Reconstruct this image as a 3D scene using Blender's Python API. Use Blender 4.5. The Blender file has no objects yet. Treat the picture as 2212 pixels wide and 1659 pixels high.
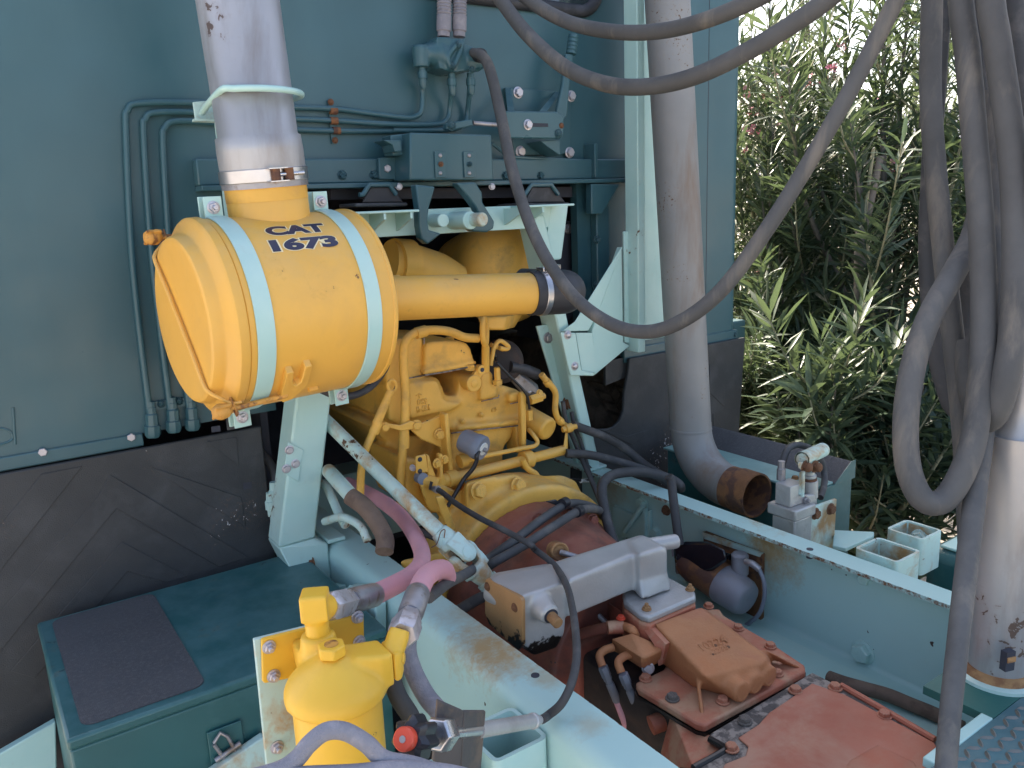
import bpy, bmesh, math, random
import numpy as np
from mathutils import Vector, Matrix
random.seed(7)
scene = bpy.context.scene
COL = scene.collection
PI = math.pi
R = math.radians

# ------------------------------------------------------------------ camera, sky, sun, exposure
CAM = Vector((0.0, 0.0, 1.78))
FPX, CX, CY = 1747.0, 1106.0, 829.5          # focal length and centre in the photograph's own pixels (width 2212)
cx_ = Vector((0.81965635, -0.57158127, -0.03818808))    # camera right
cd_ = Vector((-0.1530931, -0.15432421, -0.97608736))    # camera down
cf_ = Vector((0.55201991, 0.80590253, -0.21399796))     # camera forward
cam = bpy.data.cameras.new('camera')
cam.sensor_width = 36.0
cam.lens = 36.0 * FPX / 2212.0
cam.clip_start = 0.02
cam.clip_end = 2000
camo = bpy.data.objects.new('camera', cam)
COL.objects.link(camo)
M3 = Matrix((cx_, -cd_, -cf_)).transposed()
camo.matrix_world = Matrix.Translation(CAM) @ M3.to_4x4()
scene.camera = camo

SUN_EL, SUN_AZ = R(42), R(14)
world = bpy.data.worlds.new('World')
scene.world = world
world.use_nodes = True
wn = world.node_tree.nodes
sky = wn.new('ShaderNodeTexSky')
sky.sky_type = 'NISHITA'
sky.sun_disc = False
sky.sun_elevation = SUN_EL
sky.sun_rotation = SUN_AZ
sky.air_density = .85
sky.dust_density = 3.2
sky.ozone_density = .3
bg = wn['Background']
bg.inputs['Strength'].default_value = 0.15
world.node_tree.links.new(sky.outputs[0], bg.inputs[0])
sun = bpy.data.lights.new('sun', 'SUN')
sun.energy = 4.2
sun.angle = R(0.6)
sun.color = (1.0, 0.95, 0.86)
suno = bpy.data.objects.new('sun', sun)
COL.objects.link(suno)
sdir = Vector((math.sin(SUN_AZ) * math.cos(SUN_EL), math.cos(SUN_AZ) * math.cos(SUN_EL), math.sin(SUN_EL)))
suno.rotation_euler = sdir.to_track_quat('Z', 'Y').to_euler()
suno.location = (4, 8, 9)
scene.view_settings.view_transform = 'Standard'
scene.view_settings.look = 'None'
scene.view_settings.gamma = 1.0
scene.view_settings.exposure = 1.8
scene.view_settings.use_white_balance = True      # the camera's own balance for open shade
scene.view_settings.white_balance_temperature = 7000
scene.view_settings.white_balance_tint = 10
scene.render.engine = 'CYCLES'
scene.cycles.use_denoising = True
scene.cycles.max_bounces = 8
scene.cycles.sample_clamp_indirect = 8.0

# ------------------------------------------------------------------ measuring helpers: a pixel of the photograph plus one known distance -> a point
def ray(p):
    return cx_ * ((p[0] - CX) / FPX) + cd_ * ((p[1] - CY) / FPX) + cf_
def at(p, X=None, Y=None, Z=None, d=None):
    r = ray(p)
    if X is not None: t = X / r.x
    elif Y is not None: t = Y / r.y
    elif Z is not None: t = (Z - CAM.z) / r.z
    else: t = d
    return CAM + r * t
def view(ox, oy, s):
    return lambda x, y: ((ox + x * s) * 0.864063, (oy + y * s) * 0.864063)
vA = view(300, 0, .36166); vB = view(900, 0, .36166); vC = view(1600, 0, .434); vD = view(300, 500, .36166)
vE = view(850, 550, .31646); vG = view(850, 1000, .31646); vH = view(1150, 1300, .36166); vI = view(550, 1400, .40687)
vJ = view(1600, 1000, .434); vK = view(0, 1000, .434); vL = view(1350, 500, .27125); vM = view(1350, 900, .27125)
vN = view(2160, 0, .63898); vO = view(1960, 1350, .34364); vP = view(1560, 1500, .36166); vQ = view(0, 1500, .31646)
vR = view(1150, 850, .13562); vS = view(620, 1000, .18083); vT = view(980, 1050, .19892); vU = view(380, 420, .18083)
vV = view(1900, 1050, .29837); vX = view(1820, 0, .22604)
vF = lambda x, y: (x, y)
def pts(v, lst, **k):
    return [at(v(*p), **k) for p in lst]

# ------------------------------------------------------------------ object helpers
def tag(o, label, cat, group=None, kind=None):
    o['label'] = label; o['category'] = cat
    if group: o['group'] = group
    if kind: o['kind'] = kind
    return o
def thing(name, label, cat, loc=(0, 0, 0), group=None):
    o = bpy.data.objects.new(name, None)
    o.empty_display_size = 0.05
    COL.objects.link(o)
    o.location = loc
    return tag(o, label, cat, group)
class MB:
    def __init__(self):
        self.v = []; self.f = []
    def add(self, vs, fs):
        n = len(self.v)
        self.v += [tuple(v) for v in vs]
        self.f += [tuple(i + n for i in f) for f in fs]
        return self
    def box(self, x0, x1, y0, y1, z0, z1):
        return self.add([(x0,y0,z0),(x1,y0,z0),(x1,y1,z0),(x0,y1,z0),(x0,y0,z1),(x1,y0,z1),(x1,y1,z1),(x0,y1,z1)],
                        [(0,3,2,1),(4,5,6,7),(0,1,5,4),(1,2,6,5),(2,3,7,6),(3,0,4,7)])
    def obox(self, c, size, ax):
        c = Vector(c); a, b, d = [Vector(x).normalized() * s * .5 for x, s in zip(ax, size)]
        vs = [c - a - b - d, c + a - b - d, c + a + b - d, c - a + b - d, c - a - b + d, c + a - b + d, c + a + b + d, c - a + b + d]
        return self.add(vs, [(0,3,2,1),(4,5,6,7),(0,1,5,4),(1,2,6,5),(2,3,7,6),(3,0,4,7)])
    def prism(self, poly, vec):
        n = len(poly); vec = Vector(vec)
        vs = [Vector(p) for p in poly] + [Vector(p) + vec for p in poly]
        return self.add(vs, [tuple(range(n)), tuple(range(2*n-1, n-1, -1))] + [(i, (i+1) % n, n + (i+1) % n, n + i) for i in range(n)])
    def hull(self, points):
        bm = bmesh.new()
        for p in points: bm.verts.new(p)
        r = bmesh.ops.convex_hull(bm, input=bm.verts)
        bmesh.ops.delete(bm, geom=list({e for e in r['geom_interior'] + r['geom_unused'] if isinstance(e, bmesh.types.BMVert)}), context='VERTS')
        bm.verts.index_update()
        self.add([v.co.copy() for v in bm.verts], [tuple(v.index for v in f.verts) for f in bm.faces])
        bm.free(); return self
    def frustum(self, poly0, poly1):
        n = len(poly0)
        return self.add(list(poly0) + list(poly1), [tuple(range(n)), tuple(range(2*n-1, n-1, -1))] + [(i, (i+1) % n, n + (i+1) % n, n + i) for i in range(n)])
    def tube(self, P, r, n=14, caps=True, smooth=True, seg=6, closed=False):
        P = [Vector(p) for p in P]
        rs = list(r) if isinstance(r, (list, tuple)) else [r] * len(P)
        if smooth and len(P) > 2:
            Q = []; q = []
            m = len(P)
            for i in range(m if closed else m - 1):
                if closed: a, b, c, d = P[i-1], P[i], P[(i+1) % m], P[(i+2) % m]
                else:
                    b, c = P[i], P[i+1]
                    a = P[i-1] if i else b * 2 - c
                    d = P[i+2] if i + 2 < m else c * 2 - b
                for k in range(seg):
                    t = k / seg
                    Q.append(0.5 * ((2*b) + (c - a)*t + (2*a - 5*b + 4*c - d)*t*t + (3*b - a - 3*c + d)*t**3))
                    q.append(rs[i] + (rs[(i+1) % m] - rs[i]) * t)
            if not closed: Q.append(P[-1]); q.append(rs[-1])
            P, rs = Q, q
        m = len(P)
        tang = [((P[(i+1) % m] if closed else P[min(i+1, m-1)]) - (P[i-1] if (closed or i) else P[0])).normalized() for i in range(m)]
        t0 = tang[0]
        u = t0.orthogonal().normalized()
        vs = []
        for i in range(m):
            t = tang[i]
            u = (u - t * u.dot(t)).normalized()
            w = t.cross(u)
            for k in range(n):
                a = 2 * PI * k / n
                vs.append(P[i] + (u * math.cos(a) + w * math.sin(a)) * rs[i])
        fs = []
        for i in range(m if closed else m - 1):
            j = (i + 1) % m
            for k in range(n):
                l = (k + 1) % n
                fs.append((i*n + k, i*n + l, j*n + l, j*n + k))
        if caps and not closed:
            fs.append(tuple(range(n-1, -1, -1))); fs.append(tuple((m-1)*n + k for k in range(n)))
        return self.add(vs, fs)
    def lathe(self, o, axis, prof, n=32, caps=True):
        o = Vector(o); a = Vector(axis).normalized(); u = a.orthogonal().normalized(); w = a.cross(u)
        vs = []
        for t, r in prof:
            for k in range(n):
                g = 2 * PI * k / n
                vs.append(o + a * t + (u * math.cos(g) + w * math.sin(g)) * max(r, 1e-5))
        fs = []
        for i in range(len(prof) - 1):
            for k in range(n):
                l = (k + 1) % n
                fs.append((i*n + k, i*n + l, (i+1)*n + l, (i+1)*n + k))
        if caps:
            fs.append(tuple(range(n-1, -1, -1))); fs.append(tuple((len(prof)-1)*n + k for k in range(n)))
        return self.add(vs, fs)
    def mesh(self, name, ang=38):
        me = bpy.data.meshes.new(name)
        me.from_pydata(self.v, [], self.f)
        bm = bmesh.new(); bm.from_mesh(me)
        bmesh.ops.recalc_face_normals(bm, faces=bm.faces)
        bm.to_mesh(me); bm.free()
        me.shade_smooth()
        if ang: me.set_sharp_from_angle(angle=R(ang))
        return me
    def build(self, name, mat, par=None, bevel=0, ang=38, remesh=0, smooth=6, kind=None):
        me = self.mesh(name, ang)
        me.materials.append(MAT[mat])
        return put(name, me, par, bevel=bevel, remesh=remesh, smooth=smooth, kind=kind)
def wl(o):
    L = Vector((0, 0, 0))
    while o is not None:
        L = L + o.location; o = o.parent
    return L
def put(name, me, par=None, loc=None, bevel=0, remesh=0, smooth=6, kind=None, rot=None, scale=None):
    o = bpy.data.objects.new(name, me)
    COL.objects.link(o)
    if par is not None: o.parent = par
    base = wl(par) if par is not None else Vector((0, 0, 0))
    if loc is None and par is None and len(me.vertices):
        # a lone mesh gets its origin at the middle of its base
        co = np.empty(len(me.vertices) * 3); me.vertices.foreach_get('co', co); co = co.reshape(-1, 3)
        c = Vector(((co[:,0].min() + co[:,0].max()) / 2, (co[:,1].min() + co[:,1].max()) / 2, co[:,2].min()))
        me.transform(Matrix.Translation(-c))
        o.location = c
    else:
        o.location = (Vector(loc) if loc is not None else Vector((0, 0, 0))) - base
    if rot is not None:
        o.rotation_mode = 'QUATERNION'; o.rotation_quaternion = rot
    if scale is not None: o.scale = (scale,) * 3 if not isinstance(scale, tuple) else scale
    if remesh:
        m = o.modifiers.new('cast', 'REMESH'); m.mode = 'VOXEL'; m.voxel_size = remesh; m.use_smooth_shade = True
        s = o.modifiers.new('soft', 'SMOOTH'); s.iterations = smooth; s.factor = 0.5
    if bevel:
        b = o.modifiers.new('edge', 'BEVEL'); b.width = bevel; b.segments = 2; b.limit_method = 'ANGLE'; b.angle_limit = R(40)
        b.harden_normals = False
    if kind: o['kind'] = kind
    return o
_bolt = {}
def bolt_mesh(kind):
    if kind in _bolt: return _bolt[kind]
    m = MB()
    hexr = [Vector((math.cos(i*PI/3), math.sin(i*PI/3), 0)) for i in range(6)]
    z = 0
    if 'w' in kind:
        m.lathe((0,0,0), (0,0,1), [(0,1.28),(.2,1.28),(.22,1.24)], 18); z = .22
    if 'h' in kind:
        m.frustum([p + Vector((0,0,z)) for p in hexr], [p + Vector((0,0,z+.6)) for p in hexr])
        m.frustum([p + Vector((0,0,z+.6)) for p in hexr], [p*.86 + Vector((0,0,z+.72)) for p in hexr]); z += .7
    if 's' in kind:
        m.lathe((0,0,z), (0,0,1), [(0,.5),(.7,.5),(.8,.4)], 12)
    if 'r' in kind:
        m.lathe((0,0,z), (0,0,1), [(0,1.0),(.35,.9),(.6,.6),(.68,.2)], 14)
    me = m.mesh('bolt_' + kind, 40)
    _bolt[kind] = me
    return me
_boltm = {}
def bolt(par, pos, nrm, s, mat, kind='wh', name='bolt', spin=None):
    key = (kind, mat)
    if key not in _boltm:
        me = bolt_mesh(kind).copy(); me.materials.append(MAT[mat]); _boltm[key] = me
    q = Vector(nrm).normalized().to_track_quat('Z', 'Y')
    from mathutils import Quaternion
    q = q @ Quaternion((0, 0, 1), random.uniform(0, 1) if spin is None else spin)
    return put(name, _boltm[key], par, loc=Vector(pos) - Vector(nrm).normalized() * s * .08, rot=q, scale=s)
def flat_text(s, size, weight=0.0, spacing=1.0):
    cu = bpy.data.curves.new('lettering', 'FONT')
    cu.body = s; cu.size = size; cu.align_x = 'CENTER'; cu.align_y = 'CENTER'; cu.offset = weight; cu.space_character = spacing
    cu.resolution_u = 5
    ob = bpy.data.objects.new('lettering', cu)
    COL.objects.link(ob)
    dg = bpy.context.evaluated_depsgraph_get()
    me = bpy.data.meshes.new_from_object(ob.evaluated_get(dg))
    COL.objects.unlink(ob); bpy.data.objects.remove(ob); bpy.data.curves.remove(cu)
    return me
def emboss(par, s, size, o, ux, uy, mat, h=0.0012, weight=0.0, name='cast_lettering', sx=1.0):
    me = flat_text(s, size, weight)
    n = Vector(ux).cross(Vector(uy)).normalized()
    ux = Vector(ux).normalized(); uy = Vector(uy).normalized()
    bm = bmesh.new(); bm.from_mesh(me)
    r = bmesh.ops.extrude_face_region(bm, geom=bm.faces[:])
    for v in [g for g in r['geom'] if isinstance(g, bmesh.types.BMVert)]: v.co.z += h
    for v in bm.verts: v.co = Vector(o) + ux * v.co.x * sx + uy * v.co.y + n * (v.co.z - .0006)
    bmesh.ops.recalc_face_normals(bm, faces=bm.faces)
    bm.to_mesh(me); bm.free()
    me.materials.clear(); me.materials.append(MAT[mat])
    return put(name, me, par)

# ------------------------------------------------------------------ materials
MAT = {}
def _nt(name):
    m = bpy.data.materials.new(name); m.use_nodes = True
    nt = m.node_tree
    b = nt.nodes['Principled BSDF']
    return m, nt, b
def _noise(nt, vec, scale, detail=4, rough=.55, dist=0):
    n = nt.nodes.new('ShaderNodeTexNoise'); n.inputs['Scale'].default_value = scale
    n.inputs['Detail'].default_value = detail; n.inputs['Roughness'].default_value = rough; n.inputs['Distortion'].default_value = dist
    nt.links.new(vec, n.inputs['Vector']); return n.outputs['Fac']
def _ramp(nt, fac, a, b):
    r = nt.nodes.new('ShaderNodeMapRange'); r.clamp = True
    r.inputs['From Min'].default_value = a; r.inputs['From Max'].default_value = b
    nt.links.new(fac, r.inputs['Value']); return r.outputs['Result']
def _mix(nt, fac, a, b, mode='MIX'):
    n = nt.nodes.new('ShaderNodeMix'); n.data_type = 'RGBA'; n.blend_type = mode
    for inp, val in ((n.inputs[0], fac), (n.inputs[6], a), (n.inputs[7], b)):
        if hasattr(val, 'is_linked'): nt.links.new(val, inp)
        elif isinstance(val, (int, float)): inp.default_value = val
        else: inp.default_value = (*val, 1)
    return n.outputs[2]
def _math(nt, op, a, b=None):
    n = nt.nodes.new('ShaderNodeMath'); n.operation = op
    for i, v in enumerate((a, b)):
        if v is None: continue
        if hasattr(v, 'is_linked'): nt.links.new(v, n.inputs[i])
        else: n.inputs[i].default_value = v
    return n.outputs[0]
def surf(name, base, rough=.5, metal=0.0, vary=.12, vscale=6, second=None, samt=(.5, .7), sscale=5, sdetail=6, chips=0.0, chipcol=(.09, .035, .015), cscale=45,
         dust=0.0, dustcol=(.35, .30, .25), bump=.15, bscale=120, spec=.5, coat=0.0, streak=False, buckle=0.0):
    m, nt, b = _nt(name)
    tc = nt.nodes.new('ShaderNodeTexCoord'); vec = tc.outputs['Object']
    if streak:
        mp = nt.nodes.new('ShaderNodeMapping'); mp.inputs['Scale'].default_value = (1, 1, .22); nt.links.new(vec, mp.inputs['Vector']); svec = mp.outputs[0]
    else: svec = vec
    n1 = _noise(nt, vec, vscale, 5)
    lo = tuple(c * (1 - vary) for c in base); hi = tuple(min(1, c * (1 + vary)) for c in base)
    col = _mix(nt, _ramp(nt, n1, .3, .7), lo, hi)
    rgh = None
    if second is not None:
        n2 = _noise(nt, svec, sscale, sdetail, .62, .3)
        f2 = _ramp(nt, n2, .5 + (samt[0] - .5) * .6, .5 + (samt[1] - .5) * .6)
        col = _mix(nt, f2, col, second)
    if dust:
        geo = nt.nodes.new('ShaderNodeNewGeometry')
        sx = nt.nodes.new('ShaderNodeSeparateXYZ'); nt.links.new(geo.outputs['Normal'], sx.inputs[0])
        up = _ramp(nt, sx.outputs['Z'], .1, .9)
        n3 = _ramp(nt, _noise(nt, vec, 14, 7, .68), .38, .62)
        fd = _math(nt, 'MULTIPLY', _math(nt, 'MULTIPLY', up, n3), dust)
        col = _mix(nt, fd, col, dustcol)
        rgh = fd
    hgt = _noise(nt, vec, bscale, 3)
    if chips:
        n4 = _noise(nt, vec, cscale, 5, .6, .4)
        n5 = _noise(nt, vec, 4, 2)
        mm = _math(nt, 'ADD', _math(nt, 'MULTIPLY', n4, .8), _math(nt, 'MULTIPLY', n5, .7))
        th = 1.015 - chips * .16
        fc = _ramp(nt, mm, th, th + .015)
        halo = _ramp(nt, mm, th - .10, th + .02)
        col = _mix(nt, _math(nt, 'MULTIPLY', halo, .35), col, tuple(.6 * c + .4 * d for c, d in zip(base, (.3, .14, .04))))
        col = _mix(nt, fc, col, chipcol)
    nt.links.new(col, b.inputs['Base Color'])
    rn = _ramp(nt, _noise(nt, vec, 9, 4), .25, .75)
    mr = nt.nodes.new('ShaderNodeMapRange'); nt.links.new(rn, mr.inputs['Value'])
    mr.inputs['To Min'].default_value = max(.05, rough - .1); mr.inputs['To Max'].default_value = min(1, rough + .12)
    nt.links.new(mr.outputs[0], b.inputs['Roughness'])
    b.inputs['Metallic'].default_value = metal
    b.inputs['Specular IOR Level'].default_value = spec
    if coat: b.inputs['Coat Weight'].default_value = coat; b.inputs['Coat Roughness'].default_value = .15
    if bump:
        bp = nt.nodes.new('ShaderNodeBump'); bp.inputs['Strength'].default_value = bump; bp.inputs['Distance'].default_value = .002
        nt.links.new(hgt, bp.inputs['Height'])
        if buckle:
            b2 = nt.nodes.new('ShaderNodeBump'); b2.inputs['Strength'].default_value = 1.0; b2.inputs['Distance'].default_value = buckle
            nt.links.new(_noise(nt, vec, 2.6, 2, .4), b2.inputs['Height']); nt.links.new(b2.outputs[0], bp.inputs['Normal'])
        nt.links.new(bp.outputs[0], b.inputs['Normal'])
    MAT[name] = m
    return m
surf('teal', (.033, .096, .116), .36, vary=.10, vscale=1.6, second=(.048, .122, .144), samt=(.5, .9), sscale=2.2, sdetail=8, chips=.0, dust=.45, dustcol=(.15, .21, .22), bump=.04, bscale=40, streak=True, buckle=.010)
surf('mint_rust', (.45, .60, .55), .5, vary=.08, vscale=5, second=(.36, .20, .08), samt=(.36, .72), sscale=14, sdetail=10, chips=.6, cscale=42, chipcol=(.10, .045, .02), bump=.2, bscale=90)
surf('teal_box', (.022, .103, .108), .40, vary=.12, vscale=4, second=(.045, .135, .145), samt=(.5, .8), sscale=8, sdetail=9, chips=.30, chipcol=(.014, .06, .07), cscale=45, dust=.6, dustcol=(.075, .17, .18), bump=.05, bscale=60)
surf('teal_pale', (.17, .31, .30), .5, vary=.12, vscale=5, second=(.22, .37, .35), samt=(.5, .75), sscale=7, chips=.1, bump=.05, bscale=60)
surf('steel_dark', (.085, .078, .08), .55, metal=.3, vary=.2, vscale=14, second=(.15, .11, .09), samt=(.5, .7), sscale=16, bump=.2, bscale=160)
surf('mint', (.41, .62, .585), .38, vary=.05, vscale=3, second=(.47, .65, .61), samt=(.5, .8), sscale=4, chips=.08, cscale=38, dust=.25, dustcol=(.5, .57, .5), bump=.06, bscale=60)
surf('mint_worn', (.45, .62, .58), .45, vary=.08, vscale=5, second=(.42, .26, .12), samt=(.50, .74), sscale=11, sdetail=9, chips=.62, cscale=42, chipcol=(.10, .045, .02), dust=.3, dustcol=(.5, .48, .38), bump=.15, bscale=70)
surf('yellow', (.77, .415, .075), .42, vary=.05, vscale=4, second=(.66, .36, .085), samt=(.52, .95), sscale=6, sdetail=9, chips=.10, cscale=46, chipcol=(.16, .07, .03), dust=.45, dustcol=(.60, .42, .20), bump=.08, bscale=110, buckle=.002)
surf('yellow_engine', (.77, .42, .075), .52, vary=.12, vscale=8, second=(.34, .20, .07), samt=(.56, .95), sscale=9, sdetail=9, chips=.16, cscale=40, chipcol=(.07, .045, .03), dust=.5, dustcol=(.48, .36, .20), bump=.28, bscale=180)
surf('yellow_rust', (.62, .30, .06), .6, vary=.15, vscale=20, second=(.22, .09, .03), samt=(.48, .62), sscale=28, chips=.5, cscale=70, bump=.3, bscale=150)
surf('yellow_filter', (.80, .46, .045), .42, vary=.05, vscale=6, second=(.74, .42, .06), samt=(.55, .9), sscale=9, chips=.12, cscale=60, chipcol=(.25, .1, .03), bump=.10, bscale=140)
surf('yellow_chip', (.76, .41, .07), .48, vary=.06, vscale=6, second=(.60, .30, .07), samt=(.5, .8), sscale=12, chips=.75, cscale=34, chipcol=(.12, .045, .03), bump=.1, bscale=120)
surf('red_primer', (.43, .125, .07), .65, vary=.2, vscale=10, second=(.46, .25, .15), samt=(.46, .66), sscale=11, chips=.2, chipcol=(.07, .05, .04), cscale=30, dust=.5, dustcol=(.48, .27, .16), bump=.35, bscale=130)
surf('red_dark', (.28, .078, .05), .6, vary=.25, vscale=7, second=(.15, .055, .042), samt=(.45, .7), sscale=8, sdetail=9, chips=.2, chipcol=(.05, .04, .04), dust=.4, dustcol=(.36, .17, .11), bump=.25, bscale=110)
surf('orange_cast', (.44, .165, .065), .7, vary=.14, vscale=9, second=(.38, .115, .065), samt=(.48, .75), sscale=8, sdetail=9, chips=.12, chipcol=(.1, .05, .03), dust=.35, dustcol=(.50, .25, .12), bump=.45, bscale=200)
surf('red_plate', (.44, .125, .07), .6, vary=.15, vscale=5, second=(.45, .22, .14), samt=(.45, .7), sscale=6, sdetail=9, chips=.2, chipcol=(.10, .06, .05), cscale=25, dust=.25, dustcol=(.42, .24, .17), bump=.2, bscale=80)
surf('grime', (.10, .085, .075), .85, vary=.3, vscale=30, second=(.30, .25, .21), samt=(.45, .6), sscale=35, bump=.8, bscale=160)
surf('rust', (.20, .085, .035), .8, vary=.3, vscale=18, second=(.10, .045, .03), samt=(.45, .62), sscale=20, bump=.5, bscale=170)
surf('rust_light', (.36, .19, .08), .8, vary=.25, vscale=22, second=(.20, .09, .04), samt=(.5, .64), sscale=18, bump=.4, bscale=170)
surf('alu', (.44, .435, .43), .45, metal=.45, vary=.1, vscale=12, second=(.34, .32, .31), samt=(.55, .8), sscale=14, dust=.15, bump=.3, bscale=220)
surf('alu_pipe', (.44, .43, .435), .42, metal=.5, vary=.10, vscale=5, second=(.30, .265, .245), samt=(.50, .82), sscale=11, sdetail=10, chips=.36, chipcol=(.16, .11, .09), cscale=52, bump=.06, bscale=90, streak=True)
surf('steel', (.55, .54, .56), .3, metal=.95, vary=.08, vscale=20, bump=.05, bscale=200)
surf('zinc', (.52, .50, .54), .42, metal=.7, vary=.18, vscale=40, second=(.34, .28, .26), samt=(.55, .8), sscale=60, bump=.1, bscale=200)
surf('steel_dull', (.34, .33, .35), .45, metal=.7, vary=.15, vscale=25, second=(.24, .19, .16), samt=(.55, .75), sscale=30, bump=.1, bscale=180)
surf('exhaust', (.235, .235, .235), .6, metal=.25, vary=.12, vscale=4, second=(.19, .135, .10), samt=(.52, .82), sscale=8, sdetail=10, chips=.40, chipcol=(.11, .065, .04), cscale=120, bump=.12, bscale=220, streak=True)
surf('rubber', (.046, .046, .049), .72, vary=.2, vscale=9, second=(.095, .088, .085), samt=(.52, .75), sscale=12, dust=.25, dustcol=(.15, .145, .14), bump=.2, bscale=160)
surf('rubber_hose', (.078, .078, .080), .75, vary=.2, vscale=7, second=(.18, .158, .135), samt=(.52, .84), sscale=15, sdetail=10, dust=.25, dustcol=(.2, .185, .17), bump=.25, bscale=170, streak=True)
surf('rubber_black', (.028, .028, .033), .55, vary=.2, vscale=10, second=(.06, .06, .07), samt=(.55, .8), sscale=14, dust=.15, dustcol=(.12, .12, .13), bump=.12, bscale=150)
surf('mudflap', (.036, .038, .041), .62, vary=.18, vscale=6, second=(.052, .054, .058), samt=(.5, .8), sscale=10, chips=.06, chipcol=(.5, .5, .52), cscale=90, bump=.6, bscale=420)
surf('grip', (.075, .074, .080), .9, vary=.12, vscale=8, second=(.10, .098, .104), samt=(.45, .8), sscale=140, bump=1.0, bscale=500)
surf('pink', (.62, .29, .34), .7, vary=.06, vscale=8, second=(.52, .27, .31), samt=(.5, .8), sscale=9, dust=.2, dustcol=(.55, .38, .38), bump=.15, bscale=260)
surf('tan_hose', (.17, .115, .085), .85, vary=.2, vscale=14, second=(.12, .08, .06), samt=(.5, .7), sscale=20, bump=.4, bscale=220)
surf('braid', (.24, .235, .27), .7, vary=.12, vscale=12, second=(.32, .30, .33), samt=(.5, .8), sscale=40, bump=.9, bscale=420)
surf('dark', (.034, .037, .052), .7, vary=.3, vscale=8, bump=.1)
surf('black_oil', (.010, .011, .016), .18, vary=.3, vscale=10, bump=.3, bscale=60)
surf('oil', (.012, .009, .008), .35, vary=.2, vscale=10, bump=.1)
surf('grey_plastic', (.20, .22, .27), .5, vary=.08, vscale=10, bump=.05)
surf('grey_can', (.25, .25, .28), .5, vary=.1, vscale=10, second=(.2, .18, .18), samt=(.55, .8), bump=.06)
surf('white_trim', (.7, .7, .66), .5, vary=.1, bump=.1)
surf('red_plastic', (.62, .07, .035), .35, vary=.06, bump=.02)
surf('black_plastic', (.018, .019, .026), .35, vary=.1, bump=.05)
surf('wire', (.015, .015, .018), .4, vary=.1, bump=.05)
surf('navy', (.022, .022, .055), .35, vary=.1, bump=.03)
surf('decal_edge', (.86, .72, .42), .4, vary=.03, bump=0)
surf('grime_shade', (.030, .022, .02), .75, vary=.3, vscale=14, second=(.07, .04, .03), samt=(.5, .8), sscale=14, bump=.3, bscale=120)  # near-black grime, also used as painted shade on the gearbox case
surf('tread', (.075, .058, .045), .85, vary=.25, vscale=12, second=(.14, .105, .08), samt=(.45, .65), sscale=10, bump=.3, bscale=120)
surf('silver_seal', (.4, .4, .44), .4, metal=.5, vary=.4, vscale=30, bump=.6, bscale=120)
surf('checker', (.045, .13, .15), .5, vary=.2, vscale=8, second=(.10, .17, .18), samt=(.45, .7), sscale=7, chips=.25, chipcol=(.22, .16, .13), cscale=35, bump=.15, bscale=90)
surf('tread_worn', (.20, .19, .17), .5, metal=.4, vary=.25, vscale=30, second=(.16, .09, .05), samt=(.5, .8), sscale=40, bump=.2)
surf('green_deck', (.012, .11, .095), .4, vary=.15, vscale=8, chips=.12, chipcol=(.3, .2, .1), bump=.1)
surf('bark', (.17, .145, .125), .85, vary=.25, vscale=20, bump=.5, bscale=90)
surf('twig', (.27, .25, .16), .8, vary=.2, vscale=14, bump=.2)
surf('flower', (.85, .30, .38), .5, vary=.15, vscale=30, bump=0)

def cast_stained(name, base, oilz, smear):
    # bare casting with a tide mark of old oil along its underside and scuffs of orange paint near the base
    m, nt, b = _nt(name)
    geo = nt.nodes.new('ShaderNodeNewGeometry'); vec = geo.outputs['Position']
    sx = nt.nodes.new('ShaderNodeSeparateXYZ'); nt.links.new(vec, sx.inputs[0])
    n1 = _noise(nt, vec, 12, 5); n2 = _noise(nt, vec, 26, 6, .65); n3 = _noise(nt, vec, 190, 3)
    col = _mix(nt, _ramp(nt, n1, .3, .7), tuple(c * .88 for c in base), tuple(c * 1.08 for c in base))
    if smear:
        f = _math(nt, 'ADD', _ramp(nt, sx.outputs['Z'], 1.03, .97), n2)
        rgt = _math(nt, 'GREATER_THAN', sx.outputs['X'], 1.0)
        col = _mix(nt, _math(nt, 'MULTIPLY', _ramp(nt, f, 1.28, 1.5), rgt), col, (.50, .17, .08))
    e = _math(nt, 'ADD', _math(nt, 'MULTIPLY', _math(nt, 'SUBTRACT', oilz, sx.outputs['Z']), 22), _math(nt, 'MULTIPLY', _math(nt, 'SUBTRACT', n2, .5), 3.0))
    lft = _math(nt, 'LESS_THAN', sx.outputs['X'], .96)
    fo = _math(nt, 'MULTIPLY', _ramp(nt, e, -.05, .12), lft)
    col = _mix(nt, fo, col, (.012, .009, .008))
    nt.links.new(col, b.inputs['Base Color'])
    b.inputs['Roughness'].default_value = .48; b.inputs['Metallic'].default_value = .4 if smear else .0
    bp = nt.nodes.new('ShaderNodeBump'); bp.inputs['Strength'].default_value = .22; bp.inputs['Distance'].default_value = .002
    nt.links.new(n3, bp.inputs['Height']); nt.links.new(bp.outputs[0], b.inputs['Normal'])
    MAT[name] = m
cast_stained('alu_cast', (.45, .445, .44), .952, True)
cast_stained('rust_oily', (.40, .22, .095), .972, False)
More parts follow.
